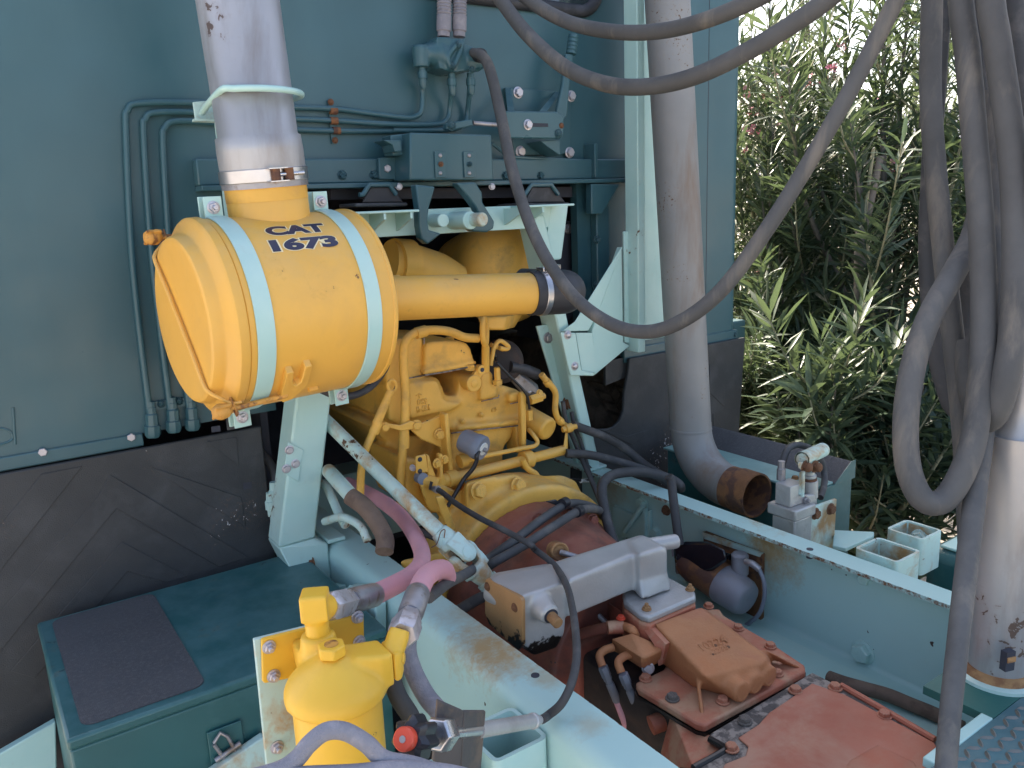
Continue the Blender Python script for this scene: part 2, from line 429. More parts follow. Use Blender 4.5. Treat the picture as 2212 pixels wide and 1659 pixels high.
def leaf_mat(name, c, tr):
    m, nt, b = _nt(name)
    tc = nt.nodes.new('ShaderNodeTexCoord')
    n = _noise(nt, tc.outputs['Object'], 2.3, 3)
    n2 = _noise(nt, tc.outputs['Object'], 31, 2)
    f = _ramp(nt, _math(nt, 'ADD', _math(nt, 'MULTIPLY', n, .5), _math(nt, 'MULTIPLY', n2, .5)), .35, .65)
    col = _mix(nt, f, tuple(x * .62 for x in c), tuple(min(1, x * 1.45) for x in c))
    nt.links.new(col, b.inputs['Base Color']); b.inputs['Roughness'].default_value = .42
    b.inputs['Specular IOR Level'].default_value = .45
    t = nt.nodes.new('ShaderNodeBsdfTranslucent'); t.inputs['Color'].default_value = (*tr, 1)
    mx = nt.nodes.new('ShaderNodeMixShader'); mx.inputs[0].default_value = .28
    nt.links.new(b.outputs[0], mx.inputs[1]); nt.links.new(t.outputs[0], mx.inputs[2])
    nt.links.new(mx.outputs[0], nt.nodes['Material Output'].inputs['Surface'])
    MAT[name] = m
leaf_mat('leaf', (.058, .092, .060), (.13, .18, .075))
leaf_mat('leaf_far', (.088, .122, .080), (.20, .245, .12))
leaf_mat('leaf_dry', (.26, .19, .10), (.3, .2, .08))
def glass_mat():
    m, nt, b = _nt('glass')
    b.inputs['Base Color'].default_value = (.03, .04, .045, 1); b.inputs['Roughness'].default_value = .03
    b.inputs['Specular IOR Level'].default_value = 1.0; MAT['glass'] = m
glass_mat()
surf('ground', (.50, .45, .385), .95, vary=.15, vscale=.7, second=(.30, .25, .20), samt=(.45, .65), sscale=3, bump=1.0, bscale=40)
surf('hill', (.22, .22, .26), .95, vary=.2, vscale=.05, bump=0)

# ------------------------------------------------------------------ the setting
def struct(name, mb, mat):
    o = mb.build(name, mat); o['kind'] = 'structure'; return o
g = MB()
N = 40
gv = []
for j in range(N + 1):
    for i in range(N + 1):
        x = (i / N - .5); y = (j / N - .5)
        X = math.copysign(abs(x * 2) ** 2.2, x) * 400; Y = math.copysign(abs(y * 2) ** 2.2, y) * 400
        gv.append((X, Y, .015 * math.sin(X * 1.3) * math.cos(Y * 1.1) if abs(X) < 30 and abs(Y) < 30 else 0))
g.add(gv, [(j*(N+1)+i, j*(N+1)+i+1, (j+1)*(N+1)+i+1, (j+1)*(N+1)+i) for j in range(N) for i in range(N)])
struct('ground', g, 'ground')
h = MB()
rr = random.Random(3)
base = []; top = []
for k in range(61):
    a = k / 60 * PI - .2
    d = 330
    base.append((math.cos(a) * d, math.sin(a) * d, -2))
    top.append((math.cos(a) * (d + 60), math.sin(a) * (d + 60), 22 + 10 * math.sin(a * 5) + 6 * math.sin(a * 13 + 1) + rr.uniform(-2, 2)))
back = [(x * 1.4, y * 1.4, -2) for x, y, z in base]
n = len(base)
h.add(base + top + back, [(i, i+1, n+i+1, n+i) for i in range(n-1)] + [(n+i, n+i+1, 2*n+i+1, 2*n+i) for i in range(n-1)])
struct('hills', h, 'hill')

# ------------------------------------------------------------------ chassis frame
ZT = 1.0; ZB = .735
ch = thing('truck_chassis', 'pale mint truck chassis with two long channel rails carrying engine and gearbox', 'chassis', (1.11, 1.0, .7))
def rail(xo, xi, y0, y1):
    s = 1 if xi > xo else -1
    t = .009
    r = .030
    # channel profile in X/Z, web outside, flanges pointing inward, rounded outer corners
    pr = []
    for k in range(6):
        a = R(90 + 90 * k / 5); pr.append((xo + s * (r + r * math.cos(a)), ZT - r + r * math.sin(a)))
    for k in range(6):
        a = R(180 + 90 * k / 5); pr.append((xo + s * (r + r * math.cos(a)), ZB + r + r * math.sin(a)))
    pr += [(xi, ZB), (xi, ZB + t)]
    q = .012
    for k in range(5):
        a = R(270 - 90 * k / 4); pr.append((xo + s * (t + q + q * math.cos(a)), ZB + t + q + q * math.sin(a)))
    for k in range(5):
        a = R(180 - 90 * k / 4); pr.append((xo + s * (t + q + q * math.cos(a)), ZT - t - q + q * math.sin(a)))
    pr += [(xi, ZT - t), (xi, ZT)]
    ys = [y0 + (y1 - y0) * i / 24 for i in range(25)]
    m = MB(); k = len(pr)
    for y in ys: m.v += [(x, y, z) for x, z in pr]
    m.f = [(i*k + j, i*k + (j+1) % k, (i+1)*k + (j+1) % k, (i+1)*k + j) for i in range(24) for j in range(k)]
    m.f += [tuple(range(k)), tuple(24*k + j for j in range(k-1, -1, -1))]
    return m
def rail_mat(name, edge_x, rustspots):
    m, nt, b = _nt(name)
    tc = nt.nodes.new('ShaderNodeNewGeometry')
    vec = tc.outputs['Position']
    sx = nt.nodes.new('ShaderNodeSeparateXYZ'); nt.links.new(vec, sx.inputs[0])
    n1 = _noise(nt, vec, 3, 5); col = _mix(nt, _ramp(nt, n1, .3, .7), (.38, .585, .565), (.44, .635, .60))
    fine = _noise(nt, vec, 60, 8, .75); mid = _noise(nt, vec, 13, 5, .6)
    # rust bleeding along the cut inner edge of the flange
    dx = _math(nt, 'ABSOLUTE', _math(nt, 'SUBTRACT', sx.outputs['X'], edge_x))
    e = _math(nt, 'ADD', _ramp(nt, dx, .010, .0), _math(nt, 'MULTIPLY', fine, .9))
    inz = _math(nt, 'GREATER_THAN', sx.outputs['Z'], ZT - .02)
    fe = _math(nt, 'MULTIPLY', _ramp(nt, e, 1.40, 1.52), inz)
    # brown patches with a place of their own
    for (px, py, pz, rad, amt) in rustspots:
        vd = nt.nodes.new('ShaderNodeVectorMath'); vd.operation = 'DISTANCE'; nt.links.new(vec, vd.inputs[0]); vd.inputs[1].default_value = (px, py, pz)
        f = _math(nt, 'ADD', _ramp(nt, vd.outputs['Value'], rad, rad * .1), _math(nt, 'SUBTRACT', _math(nt, 'ADD', _math(nt, 'MULTIPLY', mid, .9), _math(nt, 'MULTIPLY', fine, 1.1)), 1.0))
        col = _mix(nt, _math(nt, 'MULTIPLY', _ramp(nt, f, .42, 1.0), amt), col, (.40, .25, .10))
    specks = _ramp(nt, _noise(nt, vec, 55, 2, .4), .77, .785)
    col = _mix(nt, specks, col, (.06, .035, .025))
    col = _mix(nt, fe, col, (.16, .07, .03))
    nt.links.new(col, b.inputs['Base Color'])
    b.inputs['Roughness'].default_value = .36
    bp = nt.nodes.new('ShaderNodeBump'); bp.inputs['Strength'].default_value = .08; bp.inputs['Distance'].default_value = .002
    nt.links.new(fine, bp.inputs['Height']); nt.links.new(bp.outputs[0], b.inputs['Normal'])
    MAT[name] = m
p1 = at(vH(150, 860), Z=ZT); p2 = at(vH(300, 960), Z=ZT); p3 = at(vH(620, 1090), Z=ZT); p0 = at(vI(1560, 330), Z=ZT); p4 = at(vH(900, 1420), Z=ZT)
rail_mat('mint_rail_l', .739, [(*p1, .13, .85), (*p2, .12, .8), (*p3, .07, .5), (*p0, .13, .5), (*p4, .06, .4)])
q1 = at(vJ(740, 900), X=1.55); q2 = at(vJ(690, 780), X=1.55); q3 = at(vM(640, 1150), X=1.55)
rail_mat('mint_rail_r', 1.482, [(*q1, .16, .8), (*q2, .10, .8), (*q3, .12, .6)])
rl = rail(.655, .739, .05, 3.6).build('rail', 'mint_rail_l', ch)
rr_ = rail(1.566, 1.482, .05, 3.6).build('rail', 'mint_rail_r', ch)
# drilled holes in the top flanges (dark plugs slightly recessed look)
for p in (vH(520, 1075),): 
    c = at(p, Z=ZT); MB().lathe(c + Vector((0, 0, -.02)), (0, 0, 1), [(0, .0075), (.0212, .0075)], 16).build('hole', 'dark', rl)
c = at(vV(418, 1084), Z=ZT); MB().lathe(c + Vector((0, 0, -.02)), (0, 0, 1), [(0, .0075), (.0212, .0075)], 16).build('hole', 'dark', rr_)
for p, s in ((vO(575, 815), .022), (vJ(1295, 1030), .013), (vJ(95, 765), .016), (vM(940, 1310), .014), (vJ(15, 590), .016)):
    bolt(rr_, at(p, X=1.557), (-1, 0, 0), s, 'mint', 'wh')
for p, s in ((vM(1165, 1385), .012),): bolt(rr_, at(p, X=1.557), (-1, 0, 0), s, 'rust', 'wh')
for p, s in ((vI(655, 45), .020), (vI(1225, 690), .013)): bolt(rl, at(p, X=.655), (-1, 0, 0), s, 'mint', 'wh')
# cross members
MB().box(.75, 1.47, 2.3, 2.42, .74, .98).build('crossmember', 'mint', ch, bevel=.004)
MB().box(.75, 1.47, .12, .2, .74, .9).build('crossmember', 'mint', ch, bevel=.004)
MB().box(.60, 1.60, .1, 3.0, .38, .40).build('ground_blocker', 'dark', ch)  # added dark sheet, hides sunlit ground seen through the chassis
MB().box(1.27, 1.51, .1, 1.40, .7452, .750).build('flange_gap_strip', 'mint', ch)  # added strip beside the rail, covers a gap where bright ground showed
# bracket plates on the inside of the right rail, near the bell housing
MB().prism(pts(vM, [(670,1340),(860,1430),(1010,1390),(1010,1640),(760,1640),(670,1560)], X=1.545), (.012, 0, 0)).build('gusset', 'mint', ch, bevel=.002)
MB().tube(pts(vM, [(780,1580),(950,1340)], X=1.535), .008, smooth=False).build('rib', 'mint', ch)
MB().prism(pts(vM, [(940,1380),(965,1370),(965,1640),(940,1640)], X=1.535), (.012, 0, 0)).build('rib', 'mint', ch)

# ------------------------------------------------------------------ cab
YW = 1.92
cab = thing('truck_cab', 'teal steel truck cab seen from behind with black-gasketed rear window', 'truck cab', (1.11, 2.8, 1.2))
ZL = CAM.z - .242 * YW        # lower edge of the rear panel
XR = 2.318; XLc = -.16
oL = at((598, 900), Y=YW).x; oR = 1.575
zbeam = at((415, 403), Y=YW).z
w = MB()
# rear wall as one sheet with the engine tunnel cut out of its lower middle, rounded right corner
w.prism([(XLc, YW, ZL), (oL, YW, ZL), (oL, YW, zbeam + .01), (oR, YW, zbeam + .01), (oR, YW, ZL + .0), (2.14, YW, ZL), (2.14, YW, 3.60), (XLc, YW, 3.60)], (0, .03, 0))
w.build('rear_panel', 'teal', cab)
cr = MB()
prof = [(2.1435, YW)] + [(XR - .05 + .05 * math.sin(a), YW + .05 - .05 * math.cos(a)) for a in [R(x) for x in range(0, 91, 10)]] + [(XR, 3.7), (XR - .03, 3.7), (XR - .03, YW + .06), (XR - .06, YW + .03), (2.1435, YW + .03)]
cr.prism([(x, y, ZL) for x, y in prof], (0, 0, 3.60 - ZL))
cr.build('corner_panel', 'teal', cab)
MB().box(XLc, XLc + .03, YW + .032, 3.7, ZL, 3.60).build('side_panel', 'teal', cab)
MB().box(XLc, XR, YW - .0, 3.7, 3.602, 3.65).build('roof', 'teal', cab, bevel=.012)  # cab made this tall so its shadow covers the hanging hoses
MB().box(XLc, XR, 3.7, 3.74, ZL, 3.60).build('front_panel', 'teal', cab)
MB().box(oL - .01, oR + .22, YW + .0305, 3.69, zbeam + .055, zbeam + .075).build('tunnel_roof', 'dark', cab)  # cab floor over the engine, put in to block light and widened against leaks
MB().box(oR + .1905, XR - .035, YW + .0305, 3.69, ZL + .001, ZL + .02).build('floor', 'dark', cab)  # both floor plates added to stop sun leaking through the cab
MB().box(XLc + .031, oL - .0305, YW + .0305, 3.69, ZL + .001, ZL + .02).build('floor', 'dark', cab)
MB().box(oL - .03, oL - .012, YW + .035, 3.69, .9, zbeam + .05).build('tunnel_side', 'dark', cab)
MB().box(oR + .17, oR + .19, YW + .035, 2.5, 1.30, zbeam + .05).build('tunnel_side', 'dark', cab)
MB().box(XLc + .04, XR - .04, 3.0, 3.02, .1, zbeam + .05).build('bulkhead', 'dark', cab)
MB().box(2.17, 2.19, YW + .06, 3.0, .12, .95).build('wheel_side_blocker', 'dark', cab)  # added dark panel, hides bright ground beyond the tyre
MB().box(.02, .04, YW + .06, 3.0, .12, ZL).build('wheel_side_blocker', 'dark', cab)  # added dark panel on the left, hides bright ground there too
# lower lip strips with bolts
lip = pts(vF, [(0, 990), (0, 1017), (312, 955), (312, 930)], Y=YW - .006)
MB().prism([(XLc, YW - .006, ZL - .028), (at((308, 940), Y=YW).x, YW - .006, ZL - .028), (at((308, 940), Y=YW).x, YW - .006, ZL + .002), (XLc, YW - .006, ZL + .002)], (0, .02, 0)).build('lower_strip', 'teal', cab, bevel=.003)
for p in ((92, 976), (283, 944)): bolt(cab, at(p, Y=YW - .006), (0, -1, 0), .009, 'zinc', 'h')
zr0 = at(vL(1700, 1290), Y=YW).z
MB().prism([(oR + .18, YW - .006, ZL - .045), (XR - .012, YW - .006, ZL - .045), (XR - .012, YW - .006, ZL + .002), (oR + .18, YW - .006, ZL + .002)], (0, .02, 0)).build('lower_strip', 'teal', cab, bevel=.003)
bolt(cab, at(vL(1800, 1240), Y=YW - .006), (0, -1, 0), .009, 'teal', 'h')
MB().box(XR + .003, XR + .10, YW + .05, YW + .35, ZL - .05, ZL + .02).build('side_step_end', 'teal', cab, bevel=.006)
# stampings on the left of the rear panel
MB().tube(pts(vF, [(28, 880), (33, 960)], Y=YW), .003, 8, smooth=False).build('seam', 'teal', cab)
MB().tube(pts(vF, [(-14, 922), (20, 930), (25, 950), (-14, 965)], Y=YW), .0025, 8).build('stamping', 'teal', cab)
# cross beam under the window
xb0, xb1 = at((416, 370), Y=YW).x, at((1362, 370), Y=YW).x
zb1 = at((800, 345), Y=YW).z
beam = MB().box(xb0, xb1 + .05, YW - .035, YW - .001, zbeam, zb1).build('cross_beam', 'teal', cab, bevel=.004)
MB().box(xb0 + .0, xb1 + .05, YW - .06, YW - .001, zbeam - .012, zbeam - .0005).build('beam_flange', 'teal', cab, bevel=.002)
for p in (vA(1535, 1210), vA(1755, 1210), vB(1005, 1215), vB(1248, 1215)): bolt(beam, at(p, Y=YW - .035), (0, -1, 0), .0095, 'teal', 'wh')
MB().tube(pts(vB, [(910, 990), (1020, 1075), (1090, 1088), (1560, 1112)], Y=YW - .03), .0045, 8).build('weld_rod', 'teal', cab)
MB().box(at(vB(1545, 1000), Y=YW).x, at(vB(1566, 1000), Y=YW).x, YW - .05, YW, at(vB(1556, 1235), Y=YW).z, at(vB(1556, 1000), Y=YW).z).build('stop_tab', 'teal', cab, bevel=.002)
# side column and gusset at the right of the tunnel
MB().box(at(vB(1590, 1500), Y=YW).x, at(vB(1680, 1500), Y=YW).x, YW - .03, YW - .001, ZL, zbeam - .014).build('tunnel_post', 'teal', cab, bevel=.004)
MB().prism(pts(vB, [(1600, 1270), (1800, 1275), (1675, 1480), (1600, 1480)], Y=YW - .06), (0, .028, 0)).build('gusset', 'teal', cab, bevel=.003)
for p in (vL(525, 365), vL(515, 790)): bolt(cab, at(p, Y=YW - .03), (0, -1, 0), .010, 'teal', 'wh')
# tunnel inner lining on the right, tarred panel with a silver seal
MB().prism(pts(vE, [(1560, 0), (1930, 10), (1930, 660), (1800, 800), (1690, 330)], Y=YW + .06), (0, .02, 0)).build('lining', 'dark', cab)
MB().tube(pts(vE, [(1910, 20), (1905, 250), (1912, 480), (1915, 660)], Y=YW + .035), .006, 8).build('seal', 'silver_seal', cab)
bolt(cab, at(vE(1805, 70), Y=YW + .055), (0, -1, 0), .012, 'steel_dull', 'wh')
# rear window
wz = at((1255, 26), Y=YW).z
wx1 = 1.665; wx0 = 2 * 1.11 - wx1
def rrect(x0, x1, z0, z1, r, n=6):
    out = []
    for cxx, czz, a0 in ((x1 - r, z0 + r, 270), (x1 - r, z1 - r, 0), (x0 + r, z1 - r, 90), (x0 + r, z0 + r, 180)):
        for k in range(n + 1):
            a = R(a0 + 90 * k / n); out.append((cxx + r * math.cos(a), czz + r * math.sin(a)))
    return out
ring = [Vector((x, YW - .006, z)) for x, z in rrect(wx0, wx1, wz, 2.85, .07)]
win = MB().tube(ring, .018, 10, closed=True, smooth=False).build('window_gasket', 'rubber_black', cab)
gl = MB().prism([(x, YW - .004, z) for x, z in rrect(wx0 + .01, wx1 - .01, wz + .01, 2.84, .06)], (0, .003, 0)).build('pane', 'glass', win)
# vertical seam strip
MB().box(2.1405, 2.143, YW + .0, YW + .02, ZL, 3.60).build('panel_gap', 'dark', cab)
# latch housing on the beam
lh = MB()
lh.prism(pts(vB, [(345, 915), (910, 930), (925, 1245), (345, 1245)], Y=YW - .13), (0, .094, 0))
latch = lh.build('latch_housing', 'teal', cab, bevel=.004)
MB().prism(pts(vB, [(130, 1090), (345, 1075), (345, 1245), (135, 1240)], Y=YW - .05), (0, .014, 0)).build('flange', 'teal', latch, bevel=.003)
MB().prism(pts(vB, [(210, 935), (340, 920), (340, 1075), (230, 1075)], Y=YW - .09), (0, .05, 0)).build('lug', 'teal', latch, bevel=.003)
MB().prism(pts(vB, [(165, 968), (285, 968), (290, 1045), (240, 1050), (225, 1000)], Y=YW - .11), (0, .06, 0)).build('hinge_clip', 'teal', latch, bevel=.002)
bolt(latch, at(vB(187, 1165), Y=YW - .05), (0, -1, 0), .0095, 'zinc', 'h')
for x in (553, 753):
    pl = MB().prism(pts(vB, [(x - 42, 1048), (x + 40, 1050), (x + 42, 1228), (x - 34, 1228)], Y=YW - .1315), (0, -.003, 0)).build('switch_plate', 'teal', latch, bevel=.001)
    for y in (1075, 1197): bolt(pl, at(vB(x + 2, y), Y=YW - .1345), (0, -1, 0), .0055, 'steel_dull', 'r', 'screw')
    bolt(pl, at(vB(x + 4, 1135), Y=YW - .1345), (0, -1, 0), .007, 'rust' if x < 600 else 'teal', 'hs', 'switch')
# linkage on top of the latch housing
lk = MB().prism(pts(vB, [(600, 850), (775, 822), (785, 868), (640, 900), (600, 895)], Y=YW - .10), (0, .02, 0)).build('link_arm', 'teal', cab, bevel=.003)
bolt(lk, at(vB(632, 868), Y=YW - .10), (0, -1, 0), .010, 'teal', 'wr')
MB().tube(pts(vB, [(780, 850), (880, 858), (1010, 868)], Y=YW - .09), .006, 10, smooth=False).build('link_rod', 'steel_dull', cab)
# hanging latch hooks
hk = MB().prism(pts(vB, [(385, 1275), (522, 1290), (478, 1440), (470, 1520), (478, 1590), (565, 1615), (470, 1690), (425, 1650), (410, 1560), (408, 1440)], Y=1.745), (0, .03, 0)).build('latch_hook', 'teal', cab, bevel=.004)
hk2 = MB().prism(pts(vB, [(668, 1265), (800, 1258), (845, 1330), (850, 1400), (930, 1530), (925, 1580), (880, 1605), (785, 1600), (752, 1575), (760, 1555), (815, 1545), (832, 1500), (800, 1430), (755, 1370)], Y=1.735), (0, .03, 0)).build('latch_hook', 'teal', cab, bevel=.004)
for x, y in ((270, 1290), (912, 1290)): bolt(cab, at(vB(x, y), Y=YW - .06), (-.3, -1, 0), .007, 'zinc', 'wh')
# rubber cab mounts with teal saddles
for sh in (0, 1120):
    rm = MB().frustum(pts(vB, [(10 + sh, 1405), (300 + sh, 1400), (215 + sh, 1290), (70 + sh, 1290)], Y=YW - .10), pts(vB, [(10 + sh, 1405), (300 + sh, 1400), (215 + sh, 1290), (70 + sh, 1290)], Y=YW - .02)).build('rubber_mount', 'rubber_black', cab, bevel=.004)
    MB().tube(pts(vB, [(-5 + sh, 1345), (20 + sh, 1345), (65 + sh, 1278), (200 + sh, 1275), (250 + sh, 1345)], Y=YW - .105), .006, 8, smooth=False).build('saddle', 'teal', cab)
    MB().prism(pts(vB, [(-30 + sh, 1405), (330 + sh, 1400), (330 + sh, 1425), (-30 + sh, 1430)], Y=YW - .12), (0, .1, 0)).build('pad', 'rubber', cab, bevel=.003)
MB().prism(pts(vB, [(-200, 1310), (1600, 1290), (1600, 1360), (-200, 1380)], Y=YW + .02), (0, .03, 0)).build('rear_sill', 'dark', cab)

# ------------------------------------------------------------------ lever on the rear panel
lv = thing('tilt_lever', 'teal hand lever with ribbed grip on a bolted bracket below the window', 'lever', at(vB(1200, 1090), Y=YW))
MB().prism(pts(vB, [(1005, 605), (1365, 630), (1455, 690), (1455, 1050), (1385, 1070), (1070, 1075)], Y=YW - .012), (0, .012, 0)).build('back_plate', 'teal', lv, bevel=.002)
fp = MB().prism(pts(vB, [(1005, 765), (1360, 770), (1412, 800), (1412, 935), (1385, 960), (1015, 955)], Y=YW - .11), (0, .012, 0)).build('front_plate', 'teal', lv, bevel=.004)
MB().prism(pts(vB, [(1165, 850), (1300, 853), (1302, 877), (1165, 877)], Y=YW - .1115), (0, .003, 0)).build('slot', 'dark', lv)
MB().prism([at(vB(1005, 610), Y=YW - .012), at(vB(1030, 612), Y=YW - .012), at(vB(1055, 765), Y=YW - .10), at(vB(1020, 765), Y=YW - .10)], (.006, 0, 0)).build('rib', 'teal', lv)
MB().prism([at(vB(1350, 635), Y=YW - .012), at(vB(1375, 640), Y=YW - .012), at(vB(1280, 768), Y=YW - .10), at(vB(1240, 768), Y=YW - .10)], (.006, 0, 0)).build('rib', 'teal', lv)
MB().prism(pts(vB, [(1250, 975), (1385, 965), (1385, 1075), (1290, 1010)], Y=YW - .09), (0, .07, 0)).build('lower_rib', 'teal', lv, bevel=.002)
bolt(fp, at(vB(1160, 862), Y=YW - .11), (0, -1, 0), .011, 'zinc', 'wh')
bolt(fp, at(vB(1370, 925), Y=YW - .11), (0, -1, 0), .010, 'teal', 'wr')
bolt(fp, at(vB(1392, 868), Y=YW - .11), (0, -1, 0), .008, 'rust', 'r')
for p in ((1092, 640), (1108, 1048), (1448, 1055), (1458, 665)): bolt(lv, at(vB(*p), Y=YW - .012), (0, -1, 0), .0125, 'zinc', 'wh')
lev = MB().prism(pts(vB, [(1362, 770), (1400, 590), (1425, 370), (1478, 370), (1450, 600), (1435, 800), (1390, 860)], Y=YW - .085), (0, .014, 0)).build('lever', 'teal', lv, bevel=.004)
g0, g1 = at(vB(1458, 375), Y=YW - .078), at(vB(1476, 240), Y=YW - .078)
pr = [(0, .013)]
L_ = (g1 - g0).length
for k in range(5): pr += [(L_ * (k + .1) / 5, .0145), (L_ * (k + .8) / 5, .0145), (L_ * (k + .9) / 5, .0125)]
MB().lathe(g0, g1 - g0, pr + [(L_, .012)], 18).build('grip', 'teal', lev)

# ------------------------------------------------------------------ air valve with its conduits
av = thing('air_valve', 'teal cast valve block with two ribbed conduits rising from it', 'valve', at(vB(640, 500), Y=YW))
vb = MB()
Yv = YW - .05
vb.prism(pts(vB, [(540, 300), (620, 260), (720, 300), (800, 330), (800, 480), (640, 500), (550, 470)], Y=Yv - .02), (0, .07, 0))
vb.prism(pts(vB, [(530, 255), (622, 255), (622, 400), (530, 400)], Y=Yv - .02), (0, .05, 0))
vb.prism(pts(vB, [(650, 265), (728, 270), (728, 400), (650, 400)], Y=Yv - .02), (0, .05, 0))
vb.lathe(at(vB(560, 385), Y=Yv + .01), (-1, -.2, 0), [(-.01, .034), (.018, .036), (.03, .03), (.055, .022)], 24)
vb.lathe(at(vB(420, 390), Y=Yv), (0, 0, 1), [(-.026, .02), (.02, .022), (.026, .018)], 20)
vb.lathe(at(vB(770, 420), Y=Yv), (1, -.2, 0), [(-.02, .028), (.02, .026), (.03, .02)], 20)
vb.tube(pts(vB, [(612, 380), (680, 300), (700, 330), (645, 460), (615, 440)], Y=Yv - .026), .007, 8, closed=True)
valve = vb.build('valve_body', 'teal', av, remesh=.0028, smooth=3)
for p in ((680, 315), (640, 455), (775, 480)): bolt(valve, at(vB(*p), Y=Yv - .03), (0, -1, 0), .0075, 'teal', 'wr')
for x, xt in ((578, 583), (685, 690)):
    a, b_ = at(vB(x, 255), Y=Yv), at(vB(xt, -60), Y=Yv)
    L_ = (b_ - a).length
    pr = [(0, .0155), (.012, .0155), (.014, .0185), (.05, .0185), (.052, .016)]
    t = .052
    while t < L_ - .008:
        pr += [(t + .001, .0165), (t + .003, .0185), (t + .005, .0185), (t + .007, .0165)]; t += .0075
    MB().lathe(a, b_ - a, pr, 18).build('conduit', 'braid', av)
for x in (428, 632, 762):
    a = at(vB(x, 455 if x < 500 else 505), Y=Yv)
    MB().lathe(a, (0, 0, -1), [(0, .009), (.012, .009), (.013, .012), (.03, .012), (.031, .010), (.045, .010), (.055, .006)], 10).build('fitting', 'teal', av)
# brake lines on the panel
def line(name, label, cat, P, r, mat, group=None, n=12, seg=6):
    o = MB().tube(P, r, n, seg=seg).build(name, mat)
    return tag(o, label, cat, group)
Yl = YW - .012
line('brake_line', 'outermost teal brake pipe running down the panel and up to the valve elbow', 'pipe',
     pts(vF, [(328, 925), (300, 700), (283, 520), (272, 280), (276, 238), (300, 223), (420, 222)], Y=Yl) + pts(vA, [(900, 735), (1440, 750), (1700, 780)], Y=Yl) + pts(vA, [(1960, 812), (2040, 805), (2085, 760), (2090, 600)], Y=Yl - .01) + [at(vB(428, 520), Y=Yv)], .0068, 'teal', 'brake pipes clipped to the cab panel')
line('brake_line', 'middle teal brake pipe between the two others, ending under the valve centre', 'pipe',
     pts(vF, [(372, 915), (345, 700), (325, 520), (310, 290), (314, 258), (335, 243), (430, 243)], Y=Yl) + pts(vA, [(900, 810), (1450, 832)], Y=Yl) + pts(vB, [(200, 858), (520, 858), (600, 825), (622, 740)], Y=Yl - .01) + [at(vB(632, 580), Y=Yv)], .0068, 'teal', 'brake pipes clipped to the cab panel')
line('brake_line', 'innermost teal brake pipe passing behind the latch box to the right valve port', 'pipe',
     pts(vF, [(412, 905), (385, 700), (365, 520), (352, 310), (357, 276), (378, 262), (450, 264)], Y=Yl) + pts(vA, [(900, 880), (1480, 905), (1900, 905)], Y=Yl) + pts(vB, [(250, 900), (620, 895), (720, 850), (745, 760)], Y=Yl - .005) + [at(vB(760, 580), Y=Yv)], .0068, 'teal', 'brake pipes clipped to the cab panel')
clip = thing('pipe_clip', 'rusty triple pipe clip screwed to the panel above the beam', 'clip', at(vA(1480, 980), Y=YW))
MB().prism(pts(vA, [(1435, 690), (1480, 680), (1495, 985), (1465, 995)], Y=Yl + .006), (0, .005, 0)).build('strip', 'teal', clip)
for p in ((1457, 705), (1487, 970)): bolt(clip, at(vA(*p), Y=Yl + .004), (0, -1, 0), .006, 'rust', 'wr', 'screw')
for p in ((1475, 765), (1478, 835), (1495, 903)):
    c = at(vA(*p), Y=Yl); MB().lathe(c - Vector((.009, 0, 0)), (1, 0, 0), [(0, .0088), (.018, .0088)], 14).build('saddle', 'rust', clip)
fc = thing('pipe_fittings', 'three teal union nuts on a riveted strip at the panel foot', 'fitting', at(vD(340, 1560), Y=YW))
MB().prism(pts(vD, [(185, 1400), (480, 1365), (485, 1420), (190, 1460)], Y=Yl + .004), (0, .006, 0)).build('strip', 'teal', fc)
for x, y0, y1 in ((215, 1430, 1640), (360, 1400, 1605), (490, 1390, 1590)):
    a, b_ = at(vD(x, y0), Y=Yl), at(vD(x + 15, y1), Y=Yl)
    L_ = (b_ - a).length
    MB().lathe(a, b_ - a, [(-.012, .009), (0, .009), (.001, .0105), (L_ * .2, .0105), (L_ * .25, .0135), (L_ * .6, .0135), (L_ * .62, .017), (L_ * .9, .017), (L_, .013)], 8).build('union_nut', 'teal', fc)
for x, y in ((285, 1410), (410, 1392)): bolt(fc, at(vD(x, y), Y=Yl + .004), (0, -1, 0), .007, 'teal', 'wr', 'rivet')
# ------------------------------------------------------------------ cab support frame (A-frame over the engine)
YA = 1.81
af = thing('cab_support', 'mint welded support frame standing over the engine with splayed legs', 'support frame', (1.11, YA, 1.0))
tl0 = at((690, 700), Y=YA); 
def legbox(x0t, x1t, x0b, x1b, zt, zb, y0, y1):
    m = MB()
    m.frustum([Vector((x0b, y0, zb)), Vector((x1b, y0, zb)), Vector((x1b, y1, zb)), Vector((x0b, y1, zb))], [Vector((x0t, y0, zt)), Vector((x1t, y0, zt)), Vector((x1t, y1, zt)), Vector((x0t, y1, zt))])
    return m
